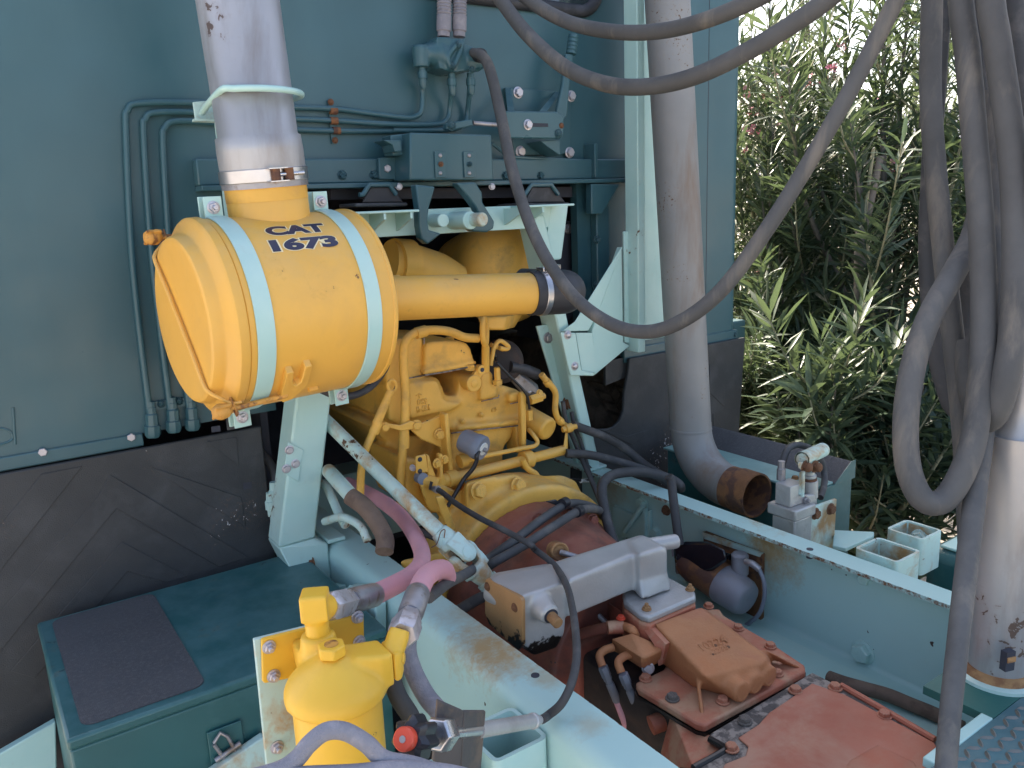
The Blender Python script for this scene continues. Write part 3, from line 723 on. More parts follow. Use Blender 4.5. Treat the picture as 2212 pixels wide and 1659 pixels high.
# left leg, edges measured against the photograph
a0, a1 = at((640, 860), Y=YA - .03), at((716, 860), Y=YA - .03)
b0, b1 = at((606, 1150), Y=YA - .03), at((684, 1140), Y=YA - .03)
zt_ = at((830, 470), Y=YA).z
def ext(p, q, z):
    t = (z - p.z) / (q.z - p.z); return p.x + (q.x - p.x) * t
legbox(ext(a0, b0, zt_), ext(a1, b1, zt_), ext(a0, b0, ZT + .02), ext(a1, b1, ZT + .02), zt_, ZT + .02, YA - .03, YA + .05).build('leg', 'mint', af, bevel=.006)
lx0, lx1 = ext(a0, b0, ZT + .02), ext(a1, b1, ZT + .02)
ft = MB()
ft.hull([Vector((lx0, YA - .032, ZT + .02)), Vector((lx1, YA - .032, ZT + .02)), Vector((lx0, YA + .05, ZT + .02)), Vector((lx1, YA + .05, ZT + .02)),
         Vector((.615, YA - .045, .80)), Vector((.654, YA - .045, .80)), Vector((.615, YA + .06, .80)), Vector((.654, YA + .06, .80)), Vector((.654, YA - .045, ZT + .004)), Vector((.654, YA + .06, ZT + .004))])
ft.build('foot', 'mint', af, bevel=.005)
MB().box(.654, .70, YA - .045, YA + .06, ZT + .0015, ZT + .012).build('foot_plate', 'mint', af, bevel=.003)
bolt(af, at(vK(1800, 935), X=.614), (-1, 0, 0), .012, 'rust', 'wh')
# small plate bolted to the left leg
sp = MB().prism([at(vS(*p), Y=YA - .034) for p in ((555, 580), (765, 690), (700, 1135), (495, 1010))], (0, .004, 0)).build('bracket_plate', 'mint', af, bevel=.001)
for p in ((570, 690), (655, 880), (530, 950)): bolt(sp, at(vS(*p), Y=YA - .034), (0, -1, 0), .0085, 'zinc', 'wh')
# right leg: front box and the darker channel beside it
c0, c1 = at(vL(140, 1060), Y=YA - .03), at(vL(245, 1045), Y=YA - .03)
d0, d1 = at(vM(440, 930), Y=YA - .03), at(vM(548, 930), Y=YA - .03)
zr_ = zt_ - .01
legbox(ext(c0, d0, zr_), ext(c1, d1, zr_), ext(c0, d0, ZT + .002), ext(c1, d1, ZT + .002), zr_, ZT + .002, YA - .03, YA + .05).build('leg', 'mint', af, bevel=.006)
e0, e1 = at(vE(1555, 840), Y=YA + .02), at(vE(1700, 850), Y=YA + .02)
f0, f1 = at(vM(100, 130), Y=YA + .02), at(vM(250, 130), Y=YA + .02)
f2, f3 = at(vM(300, 800), Y=YA + .02), at(vM(410, 800), Y=YA + .02)
legbox(ext(e0, f2, e0.z), ext(e1, f3, e0.z), ext(e0, f2, ZT + .003), ext(e1, f3, ZT + .003), e0.z, ZT + .003, YA + .02, YA + .03).build('channel', 'mint', af, bevel=.003)
for p, s in ((vE(1645, 930), .013), (vE(1730, 1090), .010), (vE(1660, 1830), .01)): bolt(af, at(p, Y=YA + .02), (0, -1, 0), s, 'steel_dull', 'wh')
bolt(af, at(vM(275, 390), Y=YA + .01), (-.4, -1, 0), .018, 'rust', 'wh')
MB().box(ext(c0, d0, ZT) - .02, ext(c1, d1, ZT) + .012, YA - .045, YA + .06, ZT + .0012, ZT + .010).build('foot_plate', 'mint', af, bevel=.003)
# cross bar: a channel with stiffeners and round stubs
xb_l = ext(a0, b0, zt_) - .02; xb_r = at(vB(1425, 1440), Y=YA).x
zc1 = at(vB(600, 1440), Y=YA).z; zc0 = at(vB(600, 1612), Y=YA).z
cb = MB(); cb.box(xb_l, xb_r - .06, YA - .01, YA, zc0, zc1 + .0)
crossbar = cb.build('cross_bar', 'mint', af, bevel=.002)
MB().hull([Vector((xb_r - .0605, YA - .0105, zc1)), Vector((xb_r, YA - .0105, zc1)), Vector((xb_r - .03, YA - .0105, zc0 - .09)), Vector((xb_r - .09, YA - .0105, zc0 - .09)), Vector((xb_r - .0605, YA + .03, zc1)), Vector((xb_r, YA + .03, zc1)), Vector((xb_r - .03, YA + .03, zc0 - .09)), Vector((xb_r - .09, YA + .03, zc0 - .09))]).build('corner_gusset', 'mint', af, bevel=.004)
MB().box(at(vB(-160, 1450), Y=YA - .05).x, at(vB(355, 1440), Y=YA - .05).x, YA - .09, YA - .0102, zc1 - .006, zc1).build('mount_shelf', 'mint', af, bevel=.002)
MB().box(at(vB(1100, 1430), Y=YA - .05).x, at(vB(1420, 1430), Y=YA - .05).x, YA - .09, YA - .0112, zc1 - .006, zc1).build('mount_shelf', 'mint', af, bevel=.002)
for x in (165, 350, 1115, 1265):
    a = at(vB(x, 1470), Y=YA - .09); a2 = Vector((a.x, YA - .0102, zc1 - .0062)); 
    MB().prism([Vector((a.x, YA - .088, zc1 - .0062)), Vector((a.x, YA - .088, zc1 - .02)), Vector((a.x - .0, YA - .0104, zc0 + .012)), Vector((a.x, YA - .0104, zc1 - .0062))], (.006, 0, 0)).build('stiffener', 'mint', af)
for p, r, l in (((505, 1525), .0165, .05), ((640, 1525), .022, .085), ):
    c = at(vB(*p), Y=YA - .01); MB().lathe(c, (0, -1, 0), [(-.002, r), (l, r), (l + .002, r - .002)], 22).build('stub', 'mint', af)
c = at(vB(700, 1520), Y=YA - .05); MB().lathe(c + Vector((0, .04, 0)), (.1, -1, 0), [(0, .0165), (.12, .0165), (.123, .014)], 22).build('stub', 'mint_worn', af)
# ------------------------------------------------------------------ tall post with its gusset
po = thing('exhaust_post', 'tall mint T-section post with triangular gusset beside the exhaust pipe', 'post', at(vL(930, 1340), Y=1.78))
YP = 1.80
xw0, xw1 = at(vL(845, 800), Y=YP).x, at(vL(1165, 800), Y=YP).x
zp0 = at(vL(930, 1330), Y=YP).z
MB().box(xw0, xw1, YP, YP + .008, zp0 + .01, 3.2).build('web', 'mint', po, bevel=.002)
xs0, xs1 = at(vL(895, 800), Y=YP - .05).x, at(vL(960, 800), Y=YP - .05).x
MB().box(xs0, xs1, YP - .055, YP - .0005, zp0 - .012, 3.2).build('stem', 'mint', po, bevel=.003)
MB().prism(pts(vL, [(758, 290), (842, 280), (850, 1320), (765, 1310)], Y=YP - .004), (0, -.008, 0)).build('backing_strip', 'mint', po, bevel=.002)
gs = MB()
fr = pts(vL, [(755, 430), (770, 1310), (830, 1345), (500, 1620), (480, 1215), (530, 1050)], Y=YP - .03)
gs.prism(fr, (0, .022, 0))
gus = gs.build('gusset', 'mint', po, bevel=.003)
MB().frustum(pts(vL, [(755, 425), (757, 445), (535, 1050), (445, 1205), (190, 1215), (320, 1120)], Y=YP - .034), pts(vL, [(755, 425), (757, 445), (535, 1050), (445, 1205), (190, 1215), (320, 1120)], Y=YP + .03)).build('gusset_flange', 'mint', gus, bevel=.003)
fl = MB().prism(pts(vL, [(190, 1220), (330, 1225), (385, 1570), (500, 1590), (500, 1622), (285, 1620), (265, 1560)], Y=YP - .052), (0, .008, 0)).build('foot_flange', 'mint', gus, bevel=.003)
MB().prism(pts(vL, [(330, 1225), (480, 1225), (520, 1590), (385, 1570)], Y=YP - .04), (0, .006, 0)).build('inner_face', 'mint', gus)
for p in ((255, 1243), (320, 1530)): bolt(fl, at(vL(*p), Y=YP - .052), (0, -1, 0), .010, 'zinc', 'wr')

# ------------------------------------------------------------------ air cleaner
AC = Vector((.5340, 1.58, CAM.z - .1783)); yaw = .0757; tlt = .0234
aX = Vector((math.cos(yaw) * math.cos(tlt), math.sin(yaw) * math.cos(tlt), math.sin(tlt))).normalized(); aU = Vector((0, 0, 1)).cross(aX).normalized(); aV = aX.cross(aU)
RC = .1815
ac = thing('air_cleaner', 'round yellow engine air cleaner with two pale straps and dark stencilled lettering', 'air cleaner', AC - aV * RC)
hs = MB().lathe(AC, aX, [(-.140, RC - .004), (-.136, RC), (.149, RC), (.151, RC + .0025), (.157, RC + .0025), (.160, RC - .001), (.167, RC - .02), (.172, .11), (.172, .0)], 96, caps=False)
house = hs.build('housing', 'yellow', ac, ang=30)
lidp = [(-.138, RC - .002), (-.1395, RC + .003), (-.142, RC + .0042), (-.156, RC + .0035), (-.159, RC + .001), (-.162, RC - .005), (-.1705, RC - .0205), (-.1725, RC - .0225), (-.175, RC - .0235), (-.187, RC - .0265), (-.1915, RC - .0295), (-.1935, RC - .034), (-.1938, RC - .040), (-.192, .09), (-.1915, .0)]
lid = MB().lathe(AC, aX, lidp, 96, caps=False).build('lid', 'yellow', ac, ang=32)
def cyl(t, ang, r):      # ang 0 = up, 90 = towards the rear of the truck (camera side)
    return AC + aX * t + (aV * math.cos(ang) - aU * math.sin(ang)) * r
def band(t0, t1, r0, r1, a0, a1, n=60):
    m = MB()
    for k in range(n + 1):
        a = a0 + (a1 - a0) * k / n
        m.v += [cyl(t0, a, r0), cyl(t1, a, r0), cyl(t1, a, r1), cyl(t0, a, r1)]
    for k in range(n):
        i = 4 * k; j = i + 4
        m.f += [(i, i+1, j+1, j), (i+1, i+2, j+2, j+1), (i+2, i+3, j+3, j+2), (i+3, i, j, j+3)]
    m.f += [(0, 1, 2, 3), (4*n, 4*n+1, 4*n+2, 4*n+3)]
    return m
for t0, t1, kk in ((-.1260, -.0925, 0), (.0910, .1220, 1)):
    st = band(t0, t1, RC + .0003, RC + .0035, R(2), R(178)).build('strap', 'mint', ac, bevel=.001)
    for ang, sg in ((R(1), 1), (R(179), -1)):
        c = cyl((t0 + t1) / 2, ang, RC + .019)
        up = (aV * math.cos(ang) - aU * math.sin(ang)); tn = (-aV * math.sin(ang) - aU * math.cos(ang)) * sg
        MB().obox(c + tn * .002, (t1 - t0, .004, .040), (aX, tn, up)).build('strap_ear', 'mint', st, bevel=.001)
        MB().obox(c - tn * .020, (t1 - t0 + .004, .005, .040), (aX, tn, up)).build('mount_ear', 'mint', st, bevel=.001)
        bolt(st, c + tn * .004 , tn, .0095, 'zinc', 'whs', spin=.3)
# mount plates reaching back to the support frame
for t in (-.109, .106):
    MB().obox(AC + aX * t + aU * (RC + .0), (.03, .03, .30), (aX, aU, aV)).build('mount_bracket', 'mint', ac, bevel=.003)
xm = at((487, 400), Y=YA - .06).x
MB().box(xm - .002, xm + .035, YA - .075, YA - .035, AC.z - .1, at((487, 355), Y=YA).z + .2).build('mount_bar', 'mint', ac, bevel=.002)
# neck for the stack
sb = at((582, 470), Y=1.59); s1 = at((573, 398), Y=1.585); s2 = at((514, 0), Y=1.575); sdirn = (s2 - s1).normalized()
RS = .0765
MB().lathe(s1 - sdirn * .16, sdirn, [(0, RS + .012), (.055, RS + .009), (.068, RS + .001), (.075, RS), (.17, RS), (.172, RS - .003)], 48).build('neck', 'yellow', ac, ang=60)
MB().tube([s1 - sdirn * .088 + (aX * math.cos(a) + aU * math.sin(a)) * (RS + .0015) for a in [2*PI*k/40 for k in range(40)]], .0018, 6, closed=True, smooth=False).build('weld_seam', 'yellow_rust', ac)
MB().lathe(s1 - sdirn * .030, sdirn, [(0, RS + .0006), (.041, RS + .0006)], 48, caps=False).build('neck_rim', 'yellow_chip', ac)
# bail wire over the lid and its wing knobs
def lidpt(t, ang, r): return cyl(t, ang, r)
A1 = R(140)                 # knob near the bottom, camera side
A2 = A1 + PI
bw = [lidpt(-.147, A1, RC + .006), lidpt(-.165, A1, RC + .004), lidpt(-.180, A1, RC - .010), lidpt(-.193, A1, RC - .024), lidpt(-.1985, A1, RC - .042)]
bw2 = [lidpt(-.1985, A2, RC - .042), lidpt(-.193, A2, RC - .024), lidpt(-.180, A2, RC - .010), lidpt(-.165, A2, RC + .004), lidpt(-.147, A2, RC + .006)]
MB().tube(bw + [lidpt(-.1975, A1, .07), lidpt(-.1975, A2, .07)] + bw2, .0038, 8, seg=4).build('bail', 'yellow', lid)
for A in (A1, A2):
    o1, o2 = lidpt(-.180, A, RC + .016), lidpt(-.062, A, RC + .011)
    rod = MB().tube([o1, o2], .0052, 10, smooth=False).build('latch_rod', 'yellow_rust', ac)
    ax_ = (o1 - o2).normalized()
    kb = MB()
    kb.lathe(o1 - ax_ * .012, ax_, [(0, .007), (.004, .009), (.008, .0135), (.022, .0155), (.03, .012), (.034, .009)], 16)
    sd = ax_.cross((aV * math.cos(A) - aU * math.sin(A))).normalized()
    kb.obox(o1 + ax_ * .006, (.03, .042, .006), (ax_, sd, ax_.cross(sd)))
    kb.build('wing_knob', 'yellow_rust', rod, remesh=.0022, smooth=4)
    MB().obox(lidpt(-.163, A, RC + .012), (.004, .012, .036), (aX, sd, ax_.cross(sd))).build('bail_hook', 'yellow_rust', rod, bevel=.001)
# forked hook bracket on the body that takes the near rod
rad = (aV * math.cos(A1) - aU * math.sin(A1)); tan_ = aX.cross(rad)
hb = MB()
hp = lambda t, s: AC + aX * t + rad * (RC - .002) + tan_ * s
pg = [(-.095, .014), (-.095, -.030), (-.082, -.030), (-.080, -.012), (-.072, -.008), (-.064, -.012), (-.060, -.034), (-.047, -.034), (-.048, -.004), (-.068, .020), (-.085, .024)]
q = []
for t, s in pg:
    t += .020
    a = A1 - .10 + s * 1.7 / RC
    q.append(cyl(t, a, RC - .001))
hb.prism(q, rad * .016)
hb.build('hook_bracket', 'yellow', ac, bevel=.0015)
MB().prism([cyl(-.01, A1 + .06, RC - .001), cyl(.008, A1 + .06, RC - .001), cyl(.008, A1 + .10, RC - .001), cyl(-.01, A1 + .10, RC - .001)], rad * .008).build('hook_tab', 'yellow', ac)
# outlet tube
o0, o1 = at((846, 645), Y=1.60), at((1166, 633), Y=1.545)
ot_d = (o1 - o0).normalized()
RO = .0485
MB().lathe(o0 - ot_d * .05, ot_d, [(0, RO), ((o1 - o0).length + .09, RO), ((o1 - o0).length + .092, RO - .004)], 48).build('outlet_tube', 'yellow', ac)
for p in (vE(455, 455), vE(500, 765)):
    c = at(p, Y=1.63); MB().lathe(c - aX * .02, aX, [(0, .006), (.024, .006), (.026, .004)], 10).build('stud', 'yellow', ac)
# lettering wrapped on the drum
def wrap_text(s, size, tc, ac_, r, weight, mat, name, par, sx):
    me = flat_text(s, size, weight)
    bm = bmesh.new(); bm.from_mesh(me)
    ys = [v.co.y for v in bm.verts]; xs = [v.co.x for v in bm.verts]
    sx = sx / (max(xs) - min(xs))
    y = min(ys)
    while y < max(ys):
        bmesh.ops.bisect_plane(bm, geom=bm.verts[:] + bm.edges[:] + bm.faces[:], plane_co=(0, y, 0), plane_no=(0, 1, 0)); y += .004
    for v in bm.verts:
        v.co = cyl(tc + v.co.x * sx, ac_ - v.co.y / RC, r)
    bm.normal_update()
    for f in bm.faces:
        if f.normal.dot(f.calc_center_median() - AC) < 0: f.normal_flip()
    bm.to_mesh(me); bm.free()
    me.materials.clear(); me.materials.append(MAT[mat])
    return put(name, me, par)
for s, size, a_, wd_, tc in (('CAT', .0350, R(33.5), .117, .004), ('1673', .0350, R(46.0), .131, .0005)):
    dl = wrap_text(s, size, tc, a_, RC + .0006, .0034, 'decal_edge', 'decal', house, wd_ + .004)
    wrap_text(s, size, tc, a_, RC + .0011, .0020, 'navy', 'lettering', dl, wd_)

# ------------------------------------------------------------------ intake stack
sk = thing('intake_stack', 'scratched bare metal intake pipe rising from the air cleaner', 'pipe', s1)
MB().lathe(s1 + sdirn * .012, sdirn, [(0, RS + .003), (.05, RS + .0035), (.075, RS + .002), (.078, RS - .003), (1.2, RS - .003)], 48).build('pipe', 'alu_pipe', sk, ang=60)
MB().lathe(s1 - sdirn * .006, sdirn, [(0, RS + .0042), (.016, RS + .0042)], 48).build('gasket', 'steel_dull', sk)
cl = MB().lathe(s1 + sdirn * .0045, sdirn, [(0, RS + .0055), (.001, RS + .0065), (.023, RS + .0065), (.024, RS + .0055)], 48).build('band_clamp', 'steel', sk)
cdir = (at(vU(1800, 120), Y=1.50) - (s1 + sdirn * .016)); cdir -= sdirn * cdir.dot(sdirn); cdir.normalize()
side = sdirn.cross(cdir).normalized()
cc = s1 + sdirn * .0165 + cdir * (RS + .012)
for sg, wd in ((-1, .016), (1, .013)):
    MB().lathe(cc + side * sg * .013 - sdirn * .011, sdirn, [(0, .0085), (.022, .0085)], 12).build('trunnion', 'rust', cl)
MB().tube([cc - side * .02, cc + side * .042], .004, 10, smooth=False).build('clamp_bolt', 'steel', cl)
for sg in (-1, 1): MB().obox(cc - side * .010 + sdirn * sg * .0115, (.036, .018, .002), (side, cdir, sdirn)).build('clamp_plate', 'steel', cl)
# half-hoop guard rod welded to a little angle bracket
hc = at((548, 210), Y=1.585)
hoop = []
hl = at((432, 235), Y=1.66)
for k in range(15):
    a = R(200 + 210 * k / 14)
    hoop.append(hc + (Vector((1, 0, 0)) * math.cos(a) + Vector((0, 1, 0)) * math.sin(a)) * (RS + .011) + Vector((0, 0, .004)))
hr = thing('stack_hoop', 'mint rod hoop round the intake stack on a chipped angle bracket', 'hoop', at((440, 260), Y=1.70))
hoopP = [at((437, 243), Y=1.70), at((452, 222), Y=1.62)] + [p for p in hoop[1:]]
MB().tube(hoopP, .0062, 10, seg=4).build('rod', 'mint', hr)
MB().prism(pts(vA, [(505, 705), (670, 690), (690, 850), (500, 842), (520, 815)], Y=1.71), (0, .006, 0)).build('angle_bracket', 'mint_worn', hr, bevel=.001)
MB().prism([Vector(p) for p in pts(vA, [(500, 842), (690, 850)], Y=1.71)] + [Vector(p) + Vector((0, -.022, 0)) for p in pts(vA, [(690, 850), (500, 842)], Y=1.71)], (0, 0, .004)).build('bracket_shelf', 'mint_worn', hr)

# ------------------------------------------------------------------ rubber elbow between outlet tube and turbo
el = thing('rubber_elbow', 'black rubber intake elbow clamped to the yellow tube end', 'elbow', o1)
ed = ot_d
ep = [o1 - ed * .028, o1 + ed * .02, o1 + ed * .06, o1 + ed * .085 + Vector((0, .028, 0)), o1 + ed * .092 + Vector((0, .075, -.002)), o1 + ed * .085 + Vector((-.03, .16, 0))]
MB().tube(ep, .0525, 32, seg=5).build('elbow', 'rubber_black', el)
hc1 = MB().lathe(o1 - ed * .005, ed, [(0, .0535), (.001, .0545), (.014, .0545), (.015, .0535)], 36).build('hose_clamp', 'steel', el)
MB().obox(o1 + ed * .002 + Vector((0, -.01, .056)), (.03, .014, .012), (Vector((0, 1, 0)), ed, Vector((0, 0, 1)))).build('worm_screw', 'steel', hc1, bevel=.002)
bolt(hc1, o1 + ed * .003 + Vector((.0, -.03, .057)), (0, -1, 0), .006, 'steel', 'h', 'screw')
MB().obox(o1 + ed * .045 + Vector((0, .0, .060)), (.03, .014, .012), (Vector((.9, .4, 0)), Vector((-.4, .9, 0)), Vector((0, 0, 1)))).build('worm_screw', 'steel', el, bevel=.002)

# ------------------------------------------------------------------ exhaust pipe
ex = thing('exhaust_pipe', 'weathered grey exhaust pipe ending in a rusty open elbow', 'exhaust pipe', (1.745, 1.5, .9))
xp = 1.745
e_low = at((1492, 925), X=xp); e_top = at((1440, -30), X=1.70)
RE = .0605
tip = at(vM(2000, 1250), X=xp)
ez = tip.z; ey = e_low.y
rb = .155
path = [e_top, Vector((xp, ey, e_low.z))]
MB().tube(path, [RE, RE], 40, smooth=False).build('pipe', 'exhaust', ex)
MB().lathe(Vector((xp, ey, e_low.z - .004)), (0, 0, 1), [(0, RE + .001), (.004, RE + .0022), (.008, RE + .001)], 40).build('weld_bead', 'exhaust', ex)
elb = []
zc = ez + rb
for k in range(13):
    a = R(90 * k / 12)
    elb.append(Vector((xp, ey - rb + rb * math.cos(a), zc - rb * math.sin(a))))
elb = [Vector((xp, ey, e_low.z))] + elb
MB().tube(elb, RE, 40, smooth=False, caps=False).build('elbow', 'exhaust', ex)
yt = ey - rb
MB().lathe(Vector((xp, yt, ez)), (0, -1, 0), [(0, RE + .0004), (.03, RE + .0006)], 40, caps=False).build('collar', 'rust', ex)
MB().lathe(Vector((xp, yt - .03, ez)), (0, -1, 0), [(0, RE + .002), (.003, RE + .003), (.006, RE + .0035), (yt - .03 - tip.y, RE + .003), (yt - .03 - tip.y, RE - .002), (.0, RE - .004), (-.06, RE - .006), (-.06, 0)], 40, caps=False).build('tip', 'rust', ex)
# ------------------------------------------------------------------ engine
YE = 1.80
en = thing('diesel_engine', 'yellow diesel engine block seen from the flywheel end under the cab', 'engine', (1.11, 2.1, .75))
blk = MB()
blk.prism(pts(vE, [(385, 1285), (560, 1265), (735, 1235), (790, 1260), (840, 1390), (930, 1390), (950, 1240), (1000, 1205), (1205, 1200), (1215, 1290), (1340, 1320), (1400, 1340), (1465, 1385), (1440, 1600), (930, 1660), (540, 1660), (385, 1580)], Y=YE), (0, .55, 0))
blk.prism(pts(vE, [(370, 945), (655, 925), (664, 1222), (560, 1245), (365, 1275)], Y=YE - .002), (0, .5, 0))
blk.prism(pts(vE, [(1110, 1200), (1205, 1195), (1210, 1290), (1255, 1320), (1250, 1400), (1115, 1430)], Y=YE - .022), (0, .03, 0))
blk.prism(pts(vE, [(1340, 1375), (1437, 1350), (1437, 1430), (1345, 1450)], Y=YE - .028), (0, .04, 0))
blk.prism(pts(vE, [(540, 1285), (770, 1265), (800, 1330), (830, 1430), (990, 1445), (880, 1510), (550, 1575)], Y=YE - .014), (0, .02, 0))
# lower half of the rear plate
blk.prism(pts(vG, [(880, 290), (1130, 240), (1435, 160), (1432, 200), (1375, 225), (1360, 300), (1300, 380), (1285, 580), (900, 660), (860, 520)], Y=YE - .005), (0, .5, 0))
blk.prism(pts(vG, [(930, 205), (1435, 150), (1435, 195), (930, 250)], Y=YE - .018), (0, .03, 0))
blk.prism(pts(vG, [(300, 180), (480, 180), (520, 280), (900, 300), (900, 650), (620, 660), (500, 480), (260, 220)], Y=YE + .09), (0, .4, 0))
blk.prism(pts(vG, [(500, 460), (620, 470), (640, 700), (760, 780), (900, 640), (1000, 640), (1000, 900), (700, 900), (560, 840), (505, 660)], Y=YE - .05), (0, .2, 0))
block = blk.build('block', 'yellow_engine', en, remesh=.0065, smooth=4)
# valve cover
vc = MB()
vc.prism(pts(vE, [(668, 1225), (668, 1190), (1068, 1110), (1075, 1145), (1000, 1170)], Y=YE - .026), (0, .3, 0))
vc.prism(pts(vE, [(674, 1215), (674, 1010), (684, 978), (712, 962), (830, 955), (950, 956), (1005, 972), (1038, 1015), (1055, 1080), (1064, 1140)], Y=YE - .018), (0, .3, 0))
cover = vc.build('valve_cover', 'yellow_engine', en, remesh=.005, smooth=8)
bolt(cover, at(vE(868, 945), Y=YE + .04), (0, 0, 1), .012, 'yellow_engine', 'h')
bolt(cover, at(vE(1020, 1165), Y=YE - .02), (0, -.4, 1), .013, 'yellow_engine', 'wh')
MB().tube(pts(vE, [(672, 1185), (860, 1165), (1068, 1125)], Y=YE - .016), .004, 8).build('gasket_lip', 'yellow_engine', cover)
# big breather dome and ducts behind
MB().lathe(at(vE(1230, 400), Y=YE + .26), (0, -1, 0), [(-.2, .10), (0, .155), (.05, .16), (.09, .15), (.13, .11), (.15, .05), (.155, 0)], 40, caps=False).build('turbo_housing', 'yellow_engine', en, ang=60)
MB().tube(pts(vE, [(380, 340), (560, 370), (760, 420), (930, 480)], Y=YE + .16), [.062, .062, .058, .045], 24).build('intake_duct', 'yellow_engine', en)
MB().lathe(at(vE(425, 345), Y=YE + .15), (1, .1, -.1), [(0, .066), (.05, .066)], 24).build('duct_collar', 'yellow_engine', en)
MB().hull(pts(vE, [(1090, 770), (1310, 760), (1300, 870), (1180, 870), (1110, 830)], Y=YE - .03) + pts(vE, [(1090, 750), (1450, 740), (1380, 850), (1180, 860)], Y=YE + .1)).build('turbo_volute', 'yellow_engine', en, bevel=.008)
# lifting eye on its stud
c = at(vE(1142, 880), Y=YE - .05)
ringp = []
for k in range(20):
    a = 2*PI*k/20; ringp.append(c + Vector((.0135 * math.cos(a), .012 * math.cos(a), .034 * math.sin(a))))
eye = MB().tube(ringp, .0078, 10, closed=True, smooth=False); eye.tube([c - Vector((0, 0, .034)), at(vE(1150, 1010), Y=YE - .04), at(vE(1150, 1195), Y=YE - .03)], [.008, .0105, .0105], 14, smooth=False)
eye.build('lifting_eye', 'yellow_engine', en)
# crank lever
la, lb = at(vE(1035, 1285), Y=YE - .02), at(vE(1110, 1180), Y=YE - .03)
lm = MB(); lm.lathe(la + Vector((0, .03, 0)), (0, -1, 0), [(0, .0225), (.045, .0225), (.047, .0205)], 24); lm.lathe(lb + Vector((0, .012, 0)), (0, -1, 0), [(0, .0125), (.02, .0125)], 18)
lm.hull([la + Vector((dx, -.008 + dy, dz)) for dx in (-.012, .012) for dy in (0, .012) for dz in (-.008, .008)] + [lb + Vector((dx, -.004 + dy, dz)) for dx in (-.008, .008) for dy in (0, .012) for dz in (-.006, .006)])
lm.build('control_lever', 'yellow_engine', en)
MB().lathe(la, (0, -1, 0), [(.012, .011), (.018, .011), (.019, .009)], 18).build('lever_boss', 'yellow_engine', en)
MB().lathe(lb, (0, -1, 0), [(.004, .0058), (.0095, .0058)], 12).build('lever_hole', 'dark', en)
for (v_, l_, y_, r_) in ((vE, [(672, 1226), (860, 1195), (1072, 1150)], YE - .027, .0022), (vG, [(880, 262), (1130, 232), (1435, 200)], YE - .0185, .002), (vE, [(545, 1250), (672, 1226)], YE - .006, .002), (vE, [(664, 930), (672, 1222)], YE - .004, .0022), (vE, [(1118, 1432), (1252, 1402), (1256, 1380)], YE - .0225, .0018), (vE, [(1345, 1452), (1440, 1432)], YE - .0285, .0018)):
    MB().tube(pts(v_, l_, Y=y_), r_, 6, smooth=False).build('joint_line', 'grime', en)
# cast numbers, upside down on the block as in the photograph
cl0 = at(vE(650, 1430), Y=YE - .0145)
emboss(block, '690', .0205, cl0, (-1, 0, 0), (0, 0, -1), 'yellow_engine', h=.003, weight=.0006)
emboss(block, '18NI', .0205, at(vE(660, 1485), Y=YE - .0145), (-1, 0, 0), (0, 0, -1), 'yellow_engine', h=.003, weight=.0006)
emboss(block, '-1-', .0165, at(vE(625, 1385), Y=YE - .0145), (-1, 0, 0), (0, 0, -1), 'yellow_engine', h=.003, weight=.0004)
emboss(block, '60', .017, at(vE(1215, 1500), Y=YE - .0005), (1, 0, 0), (0, 0, 1), 'yellow_engine', h=.0035, weight=.0003)
for p, s in ((vE(970, 1590), .006), (vE(1120, 1540), .006), (vE(1230, 1345), .006)): bolt(block, at(p, Y=YE - .008), (0, -1, 0), s, 'yellow_engine', 'wr')
# rigid pipes on the engine
def epipe(v, P, Y, r, name='pipe', mat='yellow_engine', n=12):
    if isinstance(Y, (int, float)): Y = [Y] * len(P)
    return MB().tube([at(v(*p), Y=y) for p, y in zip(P, Y)], r, n).build(name, mat, en)
epipe(vE, [(512, 1800), (512, 1560), (515, 1350), (500, 1100), (520, 960), (600, 890), (720, 870), (860, 880), (980, 925), (1090, 935)], YE - .045, .0115)
epipe(vG, [(515, 110), (497, 300), (490, 480), (478, 690), (485, 860), (500, 960)], YE - .045, .0115)
MB().lathe(at(vE(640, 885), Y=YE - .045), Vector((1, 0, .12)), [(-.014, .0145), (.014, .0145)], 14).build('pipe_union', 'yellow_engine', en)
epipe(vG, [(370, 0), (320, 130), (260, 260), (200, 400), (168, 560), (160, 760)], YE - .06, .0095)
MB().lathe(at(vG(285, 215), Y=YE - .06), (at(vG(320, 130), Y=YE) - at(vG(260, 260), Y=YE)), [(-.016, .0125), (.016, .0125)], 12).build('pipe_union', 'yellow_engine', en)
c = at(vE(410, 1310), Y=YE - .06)
MB().tube([c + Vector((.011 * math.cos(a), 0, .014 * math.sin(a))) for a in [2*PI*k/14 for k in range(14)]], .004, 8, closed=True, smooth=False).build('pipe_eye', 'yellow_engine', en)
epipe(vE, [(400, 1350), (330, 1500), (280, 1610)], YE - .06, .0095)
MB().prism(pts(vG, [(330, 180), (480, 200), (560, 165), (630, 190), (600, 230), (480, 245), (340, 205)], Y=YE - .065), (0, .006, 0)).build('pipe_clamp', 'yellow_engine', en, bevel=.002)
for p, s in ((vG(605, 200), .011), (vG(358, 212), .009), (vG(790, 270), .0125)): bolt(en, at(p, Y=YE - .062), (-.3, -1, 0), s, 'yellow_engine', 'wh')
